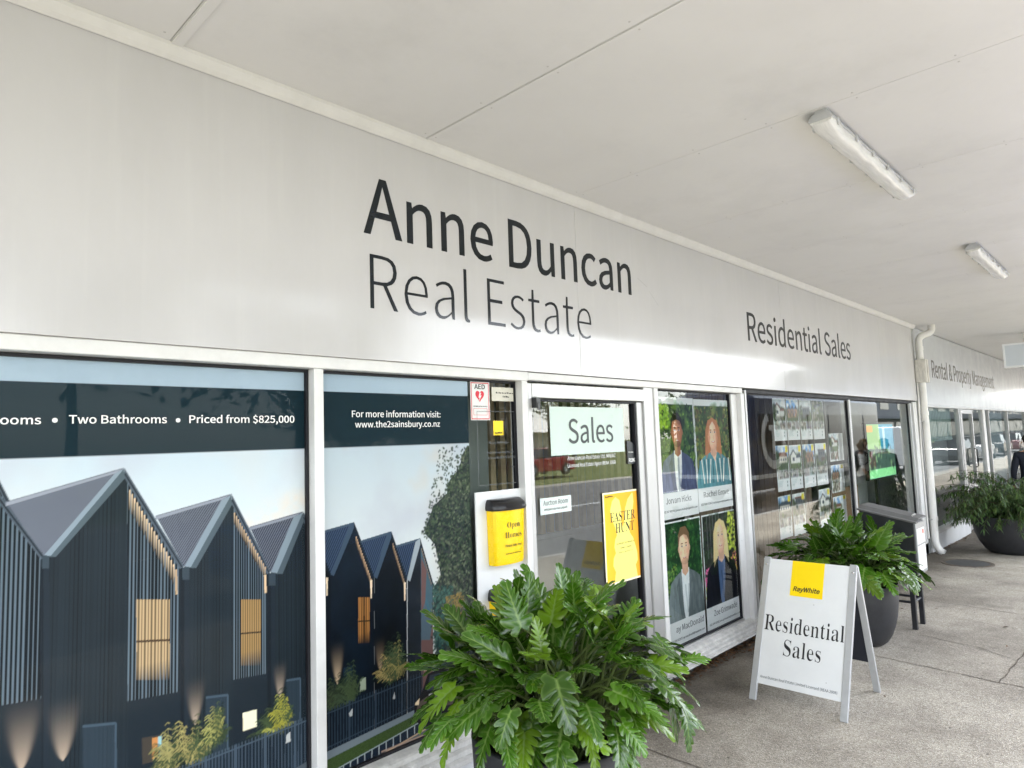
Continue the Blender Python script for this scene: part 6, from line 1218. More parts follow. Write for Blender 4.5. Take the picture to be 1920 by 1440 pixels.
# ================================================================== LEAVES
def split_leaf(L, W, lobes, rg):
    N, K = 84, 6; t = np.linspace(0, 1, N)
    env = np.interp(t, [0, .05, .14, .30, .52, .70, .82, .91, .97, 1], [.50, .78, 1.0, 1.02, .86, .70, .58, .40, .22, 0.0])
    depth = rg.uniform(.42, .74); dep = depth*np.interp(t, [0, .08, .25, .55, .74, .84, .9, 1], [.40, .8, 1.05, 1.05, .8, .12, .0, 0])
    pw = rg.uniform(.6, 1.0); pk = rg.uniform(.58, .74); ph0 = rg.uniform(-.1, .1); ph = lobes*np.minimum(t/.80, 1.2)**.92+ph0+.35; jit = rg.uniform(.75, 1.12, (2, 12))
    phi = np.interp(t, [0, .06, .16, .35, .65, 1], [134, 100, 66, 50, 40, 20])*math.pi/180
    V = []; C = []
    pale, g0 = np.array((.16, .25, .06)), np.array((.032, .094, .0045))
    droop = rg.uniform(.08, .36); fold = rg.uniform(.05, .45); twist = rg.uniform(-.5, .5); side_bend = rg.uniform(-.12, .12)
    tone = rg.uniform(.65, 1.35); young = rg.random()
    base = g0*tone
    if young > .86: base = np.array((.105, .20, .010))
    elif young > .68: base = base*np.array((1.5, 1.35, 1.1))
    asy = 1+rg.uniform(-.08, .08); wa, wb_ = rg.uniform(0, 6, 2); sh2 = rg.uniform(.3, .7)
    for i in range(N):
        for side in range(-K, K+1):
            s = side/K; a = abs(s); sg = 1 if s >= 0 else -1
            p_ = ph[i] if sg > 0 else ph[i]+sh2*.5
            f_ = p_-math.floor(p_); l_ = (math.sin(math.pi/2*f_/pk) if f_ < pk else math.cos(math.pi/2*(f_-pk)/(1-pk))**1.0)**pw; jl = jit[0 if sg > 0 else 1, int(math.floor(p_)) % 12]
            e = W/2*env[i]*(1-dep[i]*(1-l_*jl))*(asy if sg > 0 else 2-asy)
            x = t[i]*L+a*e*math.cos(phi[i]); y = s*e*math.sin(phi[i])+side_bend*L*t[i]**2
            z = e*(fold*a-(.10+fold*.55)*a*a)-.01*W*a*(1-l_)+.022*W*math.sin(5*t[i]+wa+2*s)*a+.03*W*math.sin(11*t[i]+wb_*sg)*a**3
            xr = x/L; z -= droop*L*(max(xr, 0)**2); z += twist*y*xr*.6
            V.append((x, y, z))
            vein = math.exp(-(a*e/(.0040+.0035*(1-t[i])))**2); lv = math.exp(-((f_-pk*.86)/.07)**2)*.6*max(0, 1-a*.9)
            edge = .45*max(0, (a-.84)/.16)
            k = min(1, vein*.9+lv+edge); C.append(base*(1-k)+pale*k*tone**.5)
    w = 2*K+1; idx = np.arange(N*w).reshape(N, w)
    F = np.stack([idx[:-1, :-1].ravel(), idx[:-1, 1:].ravel(), idx[1:, 1:].ravel(), idx[1:, :-1].ravel()], 1)
    return np.array(V), np.array(C), F
def place(V, P, d, up):
    d = np.array(d, float); d /= np.linalg.norm(d); up = np.array(up, float); up -= d*up.dot(d); up /= np.linalg.norm(up); s = np.cross(up, d)
    return np.array(P)+V[:, :1]*d+V[:, 1:2]*s+V[:, 2:3]*up
LEAF = leaf_mat('lobed leaf', .19, .12)
def pot(e, c, Rm, h, prof, name='pot', soil=.88):
    q = MB(); q.lathe([(0, 0)]+[(r*Rm, z*h) for r, z in prof]+[(Rm*1.0, h), (Rm*.985, h+.006), (Rm*.93, h+.006), (Rm*.915, h), (Rm*.90, h*.75)], c, 72); p = q.build(name, M_POT, e, smooth=True, angle=50)
    q = MB(); rr_ = random.Random(9); n = 40
    q.lathe([(0, h*soil+.03)]+[(Rm*.9*k_/8, h*soil+.03*(1-k_/8)+rr_.uniform(-.006, .006)) for k_ in range(1, 9)], c, n); q.build('soil', M_SOIL, e, smooth=True)
TALL = [(.50, 0), (.57, .012), (.66, .06), (.77, .17), (.86, .32), (.93, .50), (.975, .72)]
def lobed_plant(label, c, Rm, h, spread, height, n, seed, skew=(0, 0), Ls=(.20, .31), low=14):
    e = empty('potted_plant', label, 'potted plant', c, group='split-leaf plants in tapered charcoal pots')
    pot(e, c, Rm, h, TALL); rg = np.random.default_rng(seed); Vs, Cs, Fs = [], [], []; off = 0; sm = MB()
    protos = [split_leaf(1.0, rg.uniform(.68, .94), rg.integers(5, 7), rg) for _ in range(30)]
    c = np.array(c, float); z0 = c[2]+h+.055
    for i in range(n+low):
        if i < n:
            u = (i+.5)/n; th = math.acos(max(-1, 1-u*.84)); ph = i*2.39996+rg.uniform(-.3, .3)
        else: th = R(rg.uniform(82, 96)); ph = rg.uniform(0, 2*math.pi)
        L = rg.uniform(*Ls)*(1.06 if u < .5 else 1.0)
        if i >= n: L *= rg.uniform(.6, .85)
        rad = np.array((math.sin(th)*math.cos(ph), math.sin(th)*math.sin(ph), math.cos(th)))
        rb = (.62+.26*rg.random()) if i < n else .42+.2*rg.random()
        if i < n and rg.random() < .38: rb *= rg.uniform(.5, .85)
        root = c+np.array((rg.uniform(-.45, .45)*Rm+math.cos(ph)*Rm*.2, rg.uniform(-.45, .45)*Rm+math.sin(ph)*Rm*.2, h*.88))
        P = np.array((c[0], c[1], z0))+rad*np.array((spread, spread, height))*rb+np.array((skew[0], skew[1], 0))*rb
        if th > 1.2: P[2] = max(P[2], c[2]+h+.09+rg.uniform(0, .10))
        dr = np.interp(th, [0, .5, 1.0, 1.5, 1.9], [-.3, .15, .6, 1.0, 1.3])+rg.uniform(-.45, .45)
        d = rad+np.array((rg.uniform(-.5, .5), rg.uniform(-.5, .5), -dr)); d /= np.linalg.norm(d)
        tip = P[2]+d[2]*L
        if tip < c[2]+h+.03 and rg.random() > .22:                    # most blades stay clear of the rim
            d[2] += (c[2]+h+.03-tip)/L; d /= np.linalg.norm(d)
        if P[2] < c[2]+h+.12:                                         # keep hanging blades outside the pot wall
            rr_ = np.hypot(P[0]-c[0], P[1]-c[1])
            if rr_ < Rm*1.02: P[:2] = c[:2]+(P[:2]-c[:2])/max(rr_, .01)*Rm*1.03
        up = np.array((0, 0, .75))+rad*1.0+np.array((rg.uniform(-.45, .45), rg.uniform(-.45, .45), rg.uniform(-.1, .3)))
        V, C, F = protos[rg.integers(len(protos))]; V = place(V*L, P, d, up)
        tn = rg.uniform(.78, 1.25)
        Vs.append(V); Cs.append(C*tn); Fs.append(F+off); off += len(V)
        mid = root*.45+P*.55+np.array((0, 0, .07+.04*rg.random())); pts = [root, root*.6+mid*.4+np.array((0, 0, .03)), mid, P*.7+mid*.3+np.array((0, 0, .02)), P]
        sm.tube([tuple(p) for p in pts], [.006, .0055, .005, .0042, .0034], 6, cap=False)
    np_mesh('foliage', np.vstack(Vs), np.vstack(Fs), np.vstack(Cs), LEAF, e); sm.build('stems', M_STEM, e, smooth=True)
    return e
lobed_plant('big split-leaf plant in a charcoal pot, front, before the door', (2.22, -.76, 0), .350, .575, .66, .58, 260, 5, skew=(.0, -.0), Ls=(.125, .20), low=10)
lobed_plant('split-leaf plant in a charcoal pot behind the sandwich board', (6.27, -.73, gz(6.27)), .31, .50, .66, .40, 200, 12, skew=(-.06, .10), Ls=(.16, .23), low=3)

# weeping bush in the wide bowl
wb = empty('potted_bush', 'weeping fine-leaved bush in a wide dark bowl planter', 'potted plant', (12.75, -.97, gz(12.75)))
BC = np.array((12.75, -.97, gz(12.75))); pot(wb, tuple(BC), .54, .56, [(.50, 0), (.60, .02), (.72, .12), (.84, .30), (.93, .52), (.985, .8)], soil=.92)
rg = np.random.default_rng(8); Vs, Cs, Fs = [], [], []; off = 0; sm = MB()
for i in range(190):
    ph = rg.uniform(0, 2*math.pi); th = rg.uniform(.05, .8); ln = rg.uniform(.5, 1.05); p = BC+np.array((rg.uniform(-.15, .15), rg.uniform(-.15, .15), .45)); d = np.array((math.sin(th)*math.cos(ph), math.sin(th)*math.sin(ph), math.cos(th)*1.25)); pts = [p.copy()]; n = 12
    for k_ in range(n):
        d = d+np.array((math.cos(ph)*.05, math.sin(ph)*.05, -.12-.10*(k_/n))); d /= np.linalg.norm(d); p = p+d*ln*1.25/n; pts.append(p.copy())
    sm.tube([tuple(q_) for q_ in pts], list(np.linspace(.006, .0015, n+1)), 4, cap=False)
    for k_ in range(3, n+1):
        for j in range(6):
            a = rg.uniform(0, 2*math.pi); ld = d*.4+np.array((math.cos(a)*.7, math.sin(a)*.7, rg.uniform(-1.3, .0))); ld /= np.linalg.norm(ld); l_ = rg.uniform(.06, .12); wv = l_*.085; sd = np.cross(ld, (0, 0, 1.)); sd /= max(.1, np.linalg.norm(sd)); b0 = pts[k_]*.7+pts[k_-1]*.3
            V = np.array([b0, b0+ld*l_*.5+sd*wv, b0+ld*l_+np.array((0, 0, -.015)), b0+ld*l_*.5-sd*wv]); col = np.array((.055, .105, .032))*rg.uniform(.6, 1.7)+(np.array((.05, .06, .01)) if rg.random() > .8 else 0)
            Vs.append(V); Cs.append(np.tile(col, (4, 1))); Fs.append(np.array([[off, off+1, off+2, off+3]])); off += 4
np_mesh('foliage', np.vstack(Vs), np.vstack(Fs), np.vstack(Cs), leaf_mat('narrow leaf', .35, .25), wb); sm.build('branches', M_BARK, wb)

# ================================================================== LEAF LITTER, MANHOLE
rg = np.random.default_rng(3); Vs, Cs, Fs = [], [], []; off = 0
for i in range(620):
    if i < 460: x = rg.uniform(4.30, 5.85); y = .015-abs(rg.normal(0, .055))-.006
    elif i < 520: x = rg.uniform(12.6, 14.5); y = -.05-abs(rg.normal(0, .04))
    else: x = rg.uniform(2.5, 10); y = -rg.uniform(.05, 3)
    if y < -.25 and rg.random() < .75: continue
    l_ = rg.uniform(.012, .032); a = rg.uniform(0, 6.28); z = gz(x)+.004+rg.uniform(0, .018)*(1 if i < 520 else .2); ca, sa = math.cos(a), math.sin(a)
    P4 = [(-l_, 0, 0), (0, -l_*.4, rg.uniform(0, .012)), (l_, 0, rg.uniform(-.002, .01)), (0, l_*.4, rg.uniform(0, .012))]
    Vs.append(np.array([(x+p[0]*ca-p[1]*sa, y+p[0]*sa+p[1]*ca, z+p[2]) for p in P4])); Cs.append(np.tile(np.array([(.12, .055, .022), (.075, .04, .02), (.17, .09, .04)][rg.integers(3)])*rg.uniform(.6, 1.3), (4, 1))); Fs.append([[off, off+1, off+2, off+3]]); off += 4
ll = np_mesh('leaf_litter', np.vstack(Vs), np.vstack(Fs), np.vstack(Cs), leaf_mat('dry leaf', .7, .1)); tag(ll, 'small dry brown leaves drifted along the foot of the windows', 'leaf litter', kind='stuff')
mh = empty('manhole_cover', 'round dark manhole cover at the foot of the downpipe', 'manhole cover', (11.2, -.62, gz(11.2)))
q = MB(); z = gz(11.2)+.012; q.lathe([(0, z+.004), (.25, z+.004), (.262, z), (.262, z-.03)], (11.2, -.62, 0), 48)
q.build('plate', mat('iron plate', (.07, .07, .068), .6, .4, var=.3, scale=20, bump=.4, bscale=50), mh, smooth=True); q = MB(); q.lathe([(.265, z-.03), (.265, z+.002), (.31, z+.002), (.315, z-.03)], (11.2, -.62, 0), 48); q.build('rim', M_JOINT, mh, smooth=True)

# ================================================================== NEIGHBOURING SHOP
nb = empty('neighbouring_shop', 'further shop past the downpipe with a white dado and glass front', 'shop', (18, 0, gz(18)))
NY = .03; q = MB(); q.box(12.05, 34, 4.0, 4.2, -.4, 4.1); q.box(12.05, 34, NY+.06, NY+.2, 2.13, 4.1); q.box(33.8, 34, NY+.1, 4, -.4, 4.1); q.build('wall', M_GREYIN, nb)
q = MB(); q.box(12.05, 34, .1, 4.0, -.4, -.165); q.build('floor', M_DARKIN, nb); q = MB(); q.box(12.05, 34, .25, 4, 2.95, 3.05); q.build('ceiling', M_GREYIN, nb)
q = MB(); q.box(12.06, 14.93, -.02, .12, -.3, .10); q.build('dado', M_DADO, nb, bevel=.004); q = MB(); q.box(12.06, 14.95, -.035, .10, .102, .135); q.build('sill', M_ALU, nb)
def nbar(x0, x1, z0, z1, m=M_ALU, y0=0.0, y1=.08, name='mullion'): q = MB(); q.box(x0, x1, y0, y1, z0, z1); return q.build(name, m, nb, bevel=.003)
for x in (12.1, 14.90, 15.02, 17.9, 20.4, 23.4): nbar(x, x+.06, .136 if x < 14.95 else -.165, 2.128)
nbar(17.25, 17.50, -.165, 2.128, M_WHITE); nbar(12.1, 34, 2.129, 2.16, M_ALU, .0, .07, 'head_trim')
def npane(x0, x1, z0, z1): q = MB(); q.quad((x0, .04, z0), (x1, .04, z0), (x1, .04, z1), (x0, .04, z1)); q.build('pane', G_FAR, nb, recalc=False)
npane(12.16, 14.90, .136, 2.128); npane(16.2, 17.25, -.16, 2.128); npane(17.5, 17.9, -.16, 2.128); npane(17.96, 20.4, -.16, 2.128); npane(20.46, 23.4, -.16, 2.128); npane(23.46, 33.9, -.16, 2.128)
q = MB()
for a in ((15.09, 15.17, -.15, 2.12), (16.08, 16.16, -.15, 2.12)): q.box(a[0], a[1], .0, .06, a[2], a[3])
for a in ((-.15, .02), (.60, .70), (2.04, 2.12)): q.box(15.17, 16.08, .002, .058, *a)
nd = q.build('door', M_ALU, nb); q = MB(); q.quad((15.17, .03, .70), (16.08, .03, .70), (16.08, .03, 2.04), (15.17, .03, 2.04)); q.quad((15.17, .03, .02), (16.08, .03, .02), (16.08, .03, .60), (15.17, .03, .60)); q.build('pane', G_FAR, nd, recalc=False)
q = MB(); q.tube([(16.0, .0, 1.35), (16.0, -.05, 1.33), (16.0, -.05, 1.0), (16.0, .0, .98)], .011, 8); q.build('handle', M_BLACK, nd, smooth=True)
q = MB()
for i in range(24): q.box(12.2+.113*i, 12.2+.113*i+.1, .14, .145, 1.55, 2.125)
q.build('blind', mat('green grey blind', (.16, .22, .21), .6, .2), nb); q = MB(); q.box(17.98, 20.38, .12, .125, .1, 2.1); q.build('blind', mat('slate blind', (.10, .14, .15), .6, .2), nb)
q = MB(); q.box(12.3, 14.8, .9, 1.6, -.16, .62); q.box(12.25, 14.85, .85, 1.65, .62, .66); q.build('counter', M_TAN, nb, bevel=.01)
q = MB()
for i in range(7): q.box(12.5+.3*i, 12.72+.3*i, .75, .80, .80, .86)
q.box(12.4, 14.7, .74, .81, .86, .9); q.build('price_rail', mat('yellow rail', (.42, .36, .09), .5, .3), nb)
nf = empty('fascia_sign', 'grey-white sign panel with dark lettering past the downpipe', 'shop sign', (18, NY, 2.13)); NFY = .012
fx2 = [12.08, 15.45, 18.8, 22.15, 25.5, 29, 33]
nzt, nzb = 3.404, adj(0, 2.135, NFY)[1]
for a, c_ in zip(fx2[:-1], fx2[1:]): q = MB(); q.box(a+.0015, c_-.0015, NFY, NFY+.05, nzb, nzt); q.build('panel', M_FASCIA2, nf, bevel=.0015)
wl('Rental & Property Management', 's', 13.10, 18.95, 2.640, .295, .010, y=NFY-.0016, material=M_VINYL, parent=nf)
q = MB(); a = adj(12.86, 2.775, NFY-.0016); q.lathe([(0, 0), (.03, 0)], (0, 0, 0), 4); q = MB(); q.box(a[0]-.02, a[0]+.03, NFY-.002, NFY-.0005, a[1]-.03, a[1]+.02); q.build('dot', M_VINYL, nf)

# ================================================================== PEOPLE
def person(name, label, loc, rz, top, trousers, hair, skin=(.42, .26, .18), group=None, h=1.0, lean=0.0, backpack=False, collar=False, bend=0.0):
    root = empty(name, label, 'person', loc, rz, group)
    J = {}; E_l = []
    def j(k_, p, r, par=None): J[k_] = (len(J), p, r); (E_l.append((J[par][0], J[k_][0])) if par else None)
    j('pel', (0, 0, .94), (.155, .115)); j('sp', (0, .005, 1.10), (.140, .105), 'pel'); j('ch', (0, -.01, 1.27), (.165, .115), 'sp'); j('up', (0, -.005, 1.40), (.125, .085), 'ch'); j('nk', (0, -.01, 1.485), (.058, .060), 'up'); j('nk2', (0, -.025, 1.545), (.055, .06), 'nk'); j('hd', (0, -.03, 1.62), (.078, .098), 'nk2'); j('ht', (0, -.02, 1.70), (.066, .080), 'hd'); j('ch2', (0, -.095, 1.575), (.035, .026), 'hd'); j('no', (0, -.138, 1.622), (.012, .012), 'hd')
    for s, q_ in ((1, 'r'), (-1, 'l')):
        j('sh'+q_, (.165*s, 0, 1.405), (.070, .068), 'up'); j('el'+q_, (.235*s, .02, 1.13), (.050, .050), 'sh'+q_); j('wr'+q_, (.225*s, -.10, .92), (.032, .032), 'el'+q_); j('pa'+q_, (.215*s, -.135, .855), (.036, .022), 'wr'+q_)
        for f_ in range(4): j('f%d%s' % (f_, q_), (.215*s+(-.027+.018*f_)*s, -.158-.004*f_, .80-.004*(1.5-abs(f_-1.5))), (.0095, .0095), 'pa'+q_); j('g%d%s' % (f_, q_), (.21*s+(-.027+.018*f_)*s, -.150, .760-.008*(1.5-abs(f_-1.5))), (.008, .008), 'f%d%s' % (f_, q_))
        j('t1'+q_, (.178*s, -.165, .845), (.011, .011), 'pa'+q_); j('t2'+q_, (.165*s, -.185, .81), (.009, .009), 't1'+q_)
        j('hp'+q_, (.088*s, 0, .86), (.098, .100), 'pel'); j('kn'+q_, (.10*s, -.015, .49), (.062, .064), 'hp'+q_); j('an'+q_, (.105*s, .025, .10), (.043, .046), 'kn'+q_); j('to'+q_, (.115*s, -.13, .04), (.042, .032), 'an'+q_)
    me = bpy.data.meshes.new('body'); me.from_pydata([tuple(c*h for c in v[1]) for v in J.values()], E_l, []); o = bpy.data.objects.new('body', me); COL.objects.link(o)
    sk = o.modifiers.new('skin', 'SKIN'); 
    for v, d in zip(J.values(), me.skin_vertices[0].data): d.radius = (v[2][0]*h, v[2][1]*h); d.use_root = v[0] == 0
    sb = o.modifiers.new('sub', 'SUBSURF'); sb.levels = sb.render_levels = 2
    dg = bpy.context.evaluated_depsgraph_get(); dg.update(); m2 = bpy.data.meshes.new_from_object(o.evaluated_get(dg), depsgraph=dg); bpy.data.objects.remove(o)
    m2.materials.clear(); ms = [mat('skin %s' % label[:18], skin, .5, .4, var=.05), mat('top %s' % label[:18], top, .8, .2, var=.12, scale=25, bump=.2, bscale=60), mat('trousers %s' % label[:18], trousers, .8, .2, var=.12, scale=25), mat('shoe leather', (.02, .018, .016), .4, .4)]
    for q_ in ms: m2.materials.append(q_)
    short = top[0] > .5
    for p in m2.polygons:
        c = p.center/h; z = c.z; p.use_smooth = True; arm = abs(c.x) > .17 and z < 1.4
        if z > 1.465: k_ = 0
        elif z < .075 and not arm: k_ = 3
        elif arm and (z < .90 or (short and z < 1.12)) and c.y < (.2): k_ = 0 if z > .70 else 2
        elif z < .93 and not (arm and z > .90): k_ = 2
        else: k_ = 1
        p.material_index = k_
    body = bpy.data.objects.new('body', m2); COL.objects.link(body); body.parent = root
    q = MB(); n, mm = 20, 12; rr_ = random.Random(len(label))
    for a in range(mm+1):
        el_ = math.pi*a/mm
        for b_ in range(n):
            az = 2*math.pi*b_/n; front = max(0, -math.sin(az)); cut = 1.0 if el_ < R(78)-front*R(24) else 0.80
            q.v.append((h*(.086*cut*math.sin(el_)*math.cos(az)+rr_.uniform(-.002, .002)), h*(-.018+.112*cut*math.sin(el_)*math.sin(az)), h*(1.655+.095*math.cos(el_)*(1 if el_ < R(90) else .9)+rr_.uniform(-.002, .002))))
    for a in range(mm):
        for b_ in range(n): q.f.append((a*n+b_, a*n+(b_+1) % n, (a+1)*n+(b_+1) % n, (a+1)*n+b_)); q.m.append(0)
    ho = q.build('hair', mat('hair %s' % label[:18], hair, .6, .3, var=.3, scale=40, bump=.5, bscale=120), None, smooth=True); ho.parent = root
    for s in (-1, 1):
        q = MB(); q.lathe([(0, -.006), (.016, -.005), (.022, .004), (.013, .009), (0, .006)], (0, 0, 0), 14); eo = q.build('ear', ms[0], None, smooth=True); eo.parent = root; eo.location = (.086*s*h, -.02*h, 1.615*h); eo.rotation_euler = (0, R(80*s), 0)
        q = MB(); q.lathe([(0, .007), (.007, .004), (.010, 0)], (0, 0, 0), 12); yo = q.build('eye', M_INK, None, smooth=True); yo.parent = root; yo.location = (.032*s*h, -.118*h, 1.632*h); yo.rotation_euler = (R(90), 0, 0)
    if collar:
        q = MB(); q.lathe([(.064, 1.465*h), (.070, 1.50*h), (.066, 1.525*h), (.059, 1.52*h)], (0, -.012, 0), 24); co = q.build('collar', M_WHITEINK, None, smooth=True); co.parent = root
    if backpack:
        q = MB(); prof = [(.0, .0), (.13, .0), (.145, .05), (.145, .30), (.12, .40), (.0, .43)]
        q.prism([(x, .11, 1.0+z) for x, z in prof]+[(-x, .11, 1.0+z) for x, z in prof[::-1][1:-1]], (0, .15, 0)); bo = q.build('backpack', mat('backpack cloth', (.02, .022, .026), .7, .2, var=.2), None, bevel=.03); bo.parent = root
        for s in (-1, 1): q = MB(); q.tube([(.09*s, .12, 1.40), (.10*s, .02, 1.50), (.10*s, -.13, 1.40), (.11*s, -.12, 1.2), (.12*s, .11, 1.1)], .018, 6); so_ = q.build('shoulder_strap', M_BLACK, None, smooth=True); so_.parent = root
    return root
person('person', 'person in a dark navy jacket with a white collar at the bowl planter', (14.35, -1.06, gz(14.35)), R(105), (.016, .019, .028), (.02, .022, .03), (.012, .01, .009), (.30, .18, .12), collar=True, h=1.03)
person('person', 'person in a white shirt with a black backpack, arms bare, fair hair', (17.2, -2.35, gz(17)), R(150), (.75, .75, .74), (.03, .03, .035), (.22, .15, .08), backpack=True, group='students outside the shops', h=.96)
person('person', 'person in a white shirt with a black backpack, dark hair', (18.6, -2.7, gz(18)), R(200), (.75, .75, .74), (.03, .03, .035), (.02, .015, .012), backpack=True, group='students outside the shops')

# ================================================================== ACROSS THE STREET (seen only as reflections in the glass)
def tree(label, x, y, H, cr, seed, tone=1.0, n=2600):
    e = empty('tree', label, 'tree', (x, y, -.1), group='trees across the street'); rg = np.random.default_rng(seed); q = MB()
    q.tube([(x, y, -.1), (x+.1, y, H*.2), (x-.1, y+.1, H*.5)], [.28, .2, .12], 10)
    for i in range(7):
        a = rg.uniform(0, 6.28); z = H*rg.uniform(.22, .45); q.tube([(x, y, z), (x+math.cos(a)*cr*.35, y+math.sin(a)*cr*.35, z+H*.18), (x+math.cos(a)*cr*.6, y+math.sin(a)*cr*.6, z+H*.34)], [.10, .06, .03], 6)
    q.build('trunk', M_BARK, e, smooth=True); cl_ = rg.normal(0, 1, (26, 3)); cl_ /= np.linalg.norm(cl_, axis=1)[:, None]; cl_ *= rg.uniform(.35, .95, (26, 1))
    P = cl_[rg.integers(26, size=n)]+rg.normal(0, .17, (n, 3)); P = P*np.array((cr, cr, H*.38))+np.array((x, y, H*.62))
    d1 = rg.normal(0, 1, (n, 3)); d1 /= np.linalg.norm(d1, axis=1)[:, None]; d2 = np.cross(d1, rg.normal(0, 1, (n, 3))); d2 /= np.linalg.norm(d2, axis=1)[:, None]; s = rg.uniform(.10, .22, (n, 1))*cr*.32
    V = np.stack([P-d1*s, P+d2*s*.5, P+d1*s, P-d2*s*.5], 1).reshape(-1, 3); F = np.arange(4*n).reshape(n, 4); C = np.repeat(np.array((.055, .085, .022))*tone*rg.uniform(.6, 1.5, (n, 1)), 4, axis=0)
    np_mesh('crown', V, F, C, LEAF2, e, smooth=False)
LEAF2 = leaf_mat('tree leaf', .5, .25)
for i, (x, y, H, cr, tn, lb) in enumerate([(-16, -30, 14, 6, .8, 'tall dark tree far left across the street'), (-4, -31, 14, 6.5, .9, 'broad tall tree left of the middle across the street'), (7, -29, 15, 6.5, .7, 'tallest tree across the street facing the poster windows'), (17, -29, 13, 6, .75, 'tall dark tree behind the parked blue car'), (29, -31, 5.6, 4, 1.0, 'low rounded tree between the tall trees and the shed'), (30, -42, 7.0, 4.5, .9, 'dark tree close beside the pale shed'), (46, -48, 7.5, 5, .9, 'rounded tree behind the right end of the pale shed'), (58, -44, 7, 4.5, 1.1, 'lighter green tree right of the pale shed'), (72, -40, 7.0, 5, 1.7, 'yellow-green tree at the far end of the street'), (94, -36, 9, 6, 1.6, 'farthest yellow-green tree along the street'), (38, -54, 8, 6, .7, 'dark tree rising far behind the shed')]): tree(lb, x, y, H, cr, 40+i, tn)
sh_ = empty('shed', 'long pale shed with a corrugated roof across the street', 'shed', (38, -37, -.1)); q = MB(); q.box(31, 45, -40, -35, -.1, 2.5); q.build('wall', mat('shed wall', (.60, .55, .45), .7, .3, var=.06, scale=2), sh_)
q = MB(); n = 90
for i in range(n):
    x = 30.6+14.8*i/n; w2 = 14.8/n; q.quad((x, -34.5, 2.45), (x+w2, -34.5, 2.45+(.05 if i % 2 else 0)), (x+w2, -37.6, 3.7+(.05 if i % 2 else 0)), (x, -37.6, 3.7)); q.quad((x, -37.6, 3.7), (x+w2, -37.6, 3.7), (x+w2, -40.5, 2.45), (x, -40.5, 2.45))
q.build('roof', mat('corrugated roof', (.62, .60, .55), .45, .4, var=.1), sh_)
def car(label, x, y, z, rz, paint):
    e = empty('parked_car', label, 'car', (x, y, z), rz, group='cars parked across the pavement'); ch = []
    body = [(-2.1, .25), (2.05, .25), (2.12, .42), (2.05, .68), (1.75, .80), (.95, .93), (-1.6, .98), (-2.08, .88), (-2.15, .55)]
    q = MB(); q.prism([(a, -.86, b) for a, b in body], (0, 1.72, 0)); o = q.build('body', mat('paint %s' % label[:12], paint, .2, .5, coat=.6, var=.02), None, bevel=.06); ch.append(o)
    q = MB(); lo = [(1.0, .92), (-1.72, .96)]; hi = [(.25, 1.42), (-1.25, 1.45)]
    for (a, b), yy_ in ((lo[0], .80), (hi[0], .60), (hi[1], .60), (lo[1], .80)): q.v += [(a, -yy_, b), (a, yy_, b)]
    q.f += [(0, 1, 3, 2), (2, 3, 5, 4), (4, 5, 7, 6), (0, 2, 4, 6), (1, 7, 5, 3), (0, 6, 7, 1)]; q.m += [0]*6; g = q.build('windows', mat('car glass', (.02, .024, .028), .06, .5), None, bevel=.03); ch.append(g)
    q = MB(); q.prism([(.24, -.59, 1.425), (-1.24, -.59, 1.455), (-1.24, .59, 1.455), (.24, .59, 1.425)], (0, 0, .03)); r_ = q.build('roof', MATS['paint %s' % label[:12]], None, bevel=.02); ch.append(r_)
    for wx in (-1.3, 1.3):
        for s in (-1, 1):
            q = MB(); q.lathe([(.19, -.09), (.31, -.09), (.33, -.05), (.33, .05), (.31, .09), (.19, .09)], (0, 0, 0), 28); t_ = q.build('wheel', M_BLACK, None, smooth=True); t_.location = (wx, s*.80, .33); t_.rotation_euler = (R(90), 0, 0); ch.append(t_)
            q = MB(); q.lathe([(0, .07), (.06, .09), (.19, .08), (.2, .05)], (0, 0, 0), 20); rm = q.build('rim', M_ALU, None, smooth=True); rm.parent = t_
            if s > 0: rm.rotation_euler = (R(180), 0, 0)
    for s in (-1, 1):
        q = MB(); q.box(1.98, 2.11, s*.55-.18, s*.55+.18, .58, .70); ch.append(q.build('headlight', mat('headlight', (.7, .7, .68), .1, .5), None, bevel=.03)); q = MB(); q.box(.55, .72, s*.93-.09, s*.93+.09, .93, 1.05); ch.append(q.build('mirror', M_BLACK, None, bevel=.03))
    for o in ch: o.parent = e
    return e
car('blue car parked at the kerb', 5.9, -5.9, gz(6)-.15, 0, S(60, 104, 200)); car('red car parked on the far side of the road', 27, -21.5, -.1, R(180), S(190, 30, 36)); car('silver car parked on the far side of the road', 46, -20.5, -.1, R(176), (.5, .5, .52))
bs = empty('bus', 'dark blue bus with a pale circle emblem stopped at the kerb', 'bus', (24, -6.6, gz(24)-.15)); q = MB(); q.box(18.2, 30, -7.9, -5.4, .15, 3.0); q.build('body', mat('bus paint', (.045, .06, .12), .2, .5, coat=.5), bs, bevel=.2)
q = MB()
for i in range(6): q.box(18.6+1.85*i, 18.6+1.85*i+1.7, -5.41, -5.38, 1.25, 2.35)
q.build('window', mat('bus glass', (.02, .02, .022), .06, .5), bs); q = MB(); q.box(18.4, 29.8, -7.6, -5.7, 2.98, 3.12); q.build('roof', mat('bus roof', (.6, .62, .66), .4, .4), bs, bevel=.06)
q = MB(); q.box(18.19, 30.01, -7.91, -5.39, .5, .62); q.build('side_stripe', M_WHITEINK, bs)
for x in (20.4, 27.6):
    for y in (-5.5, -7.75): q = MB(); q.lathe([(.2, -.12), (.46, -.12), (.48, -.06), (.48, .06), (.46, .12), (.2, .12), (.0, .08)], (x, y, gz(24)-.15+.48), 26, rot=Matrix.Rotation(R(90), 3, 'X')); q.build('wheel', M_BLACK, bs, smooth=True)
q = MB(); n = 40; cx, cz = 19.5, 1.60
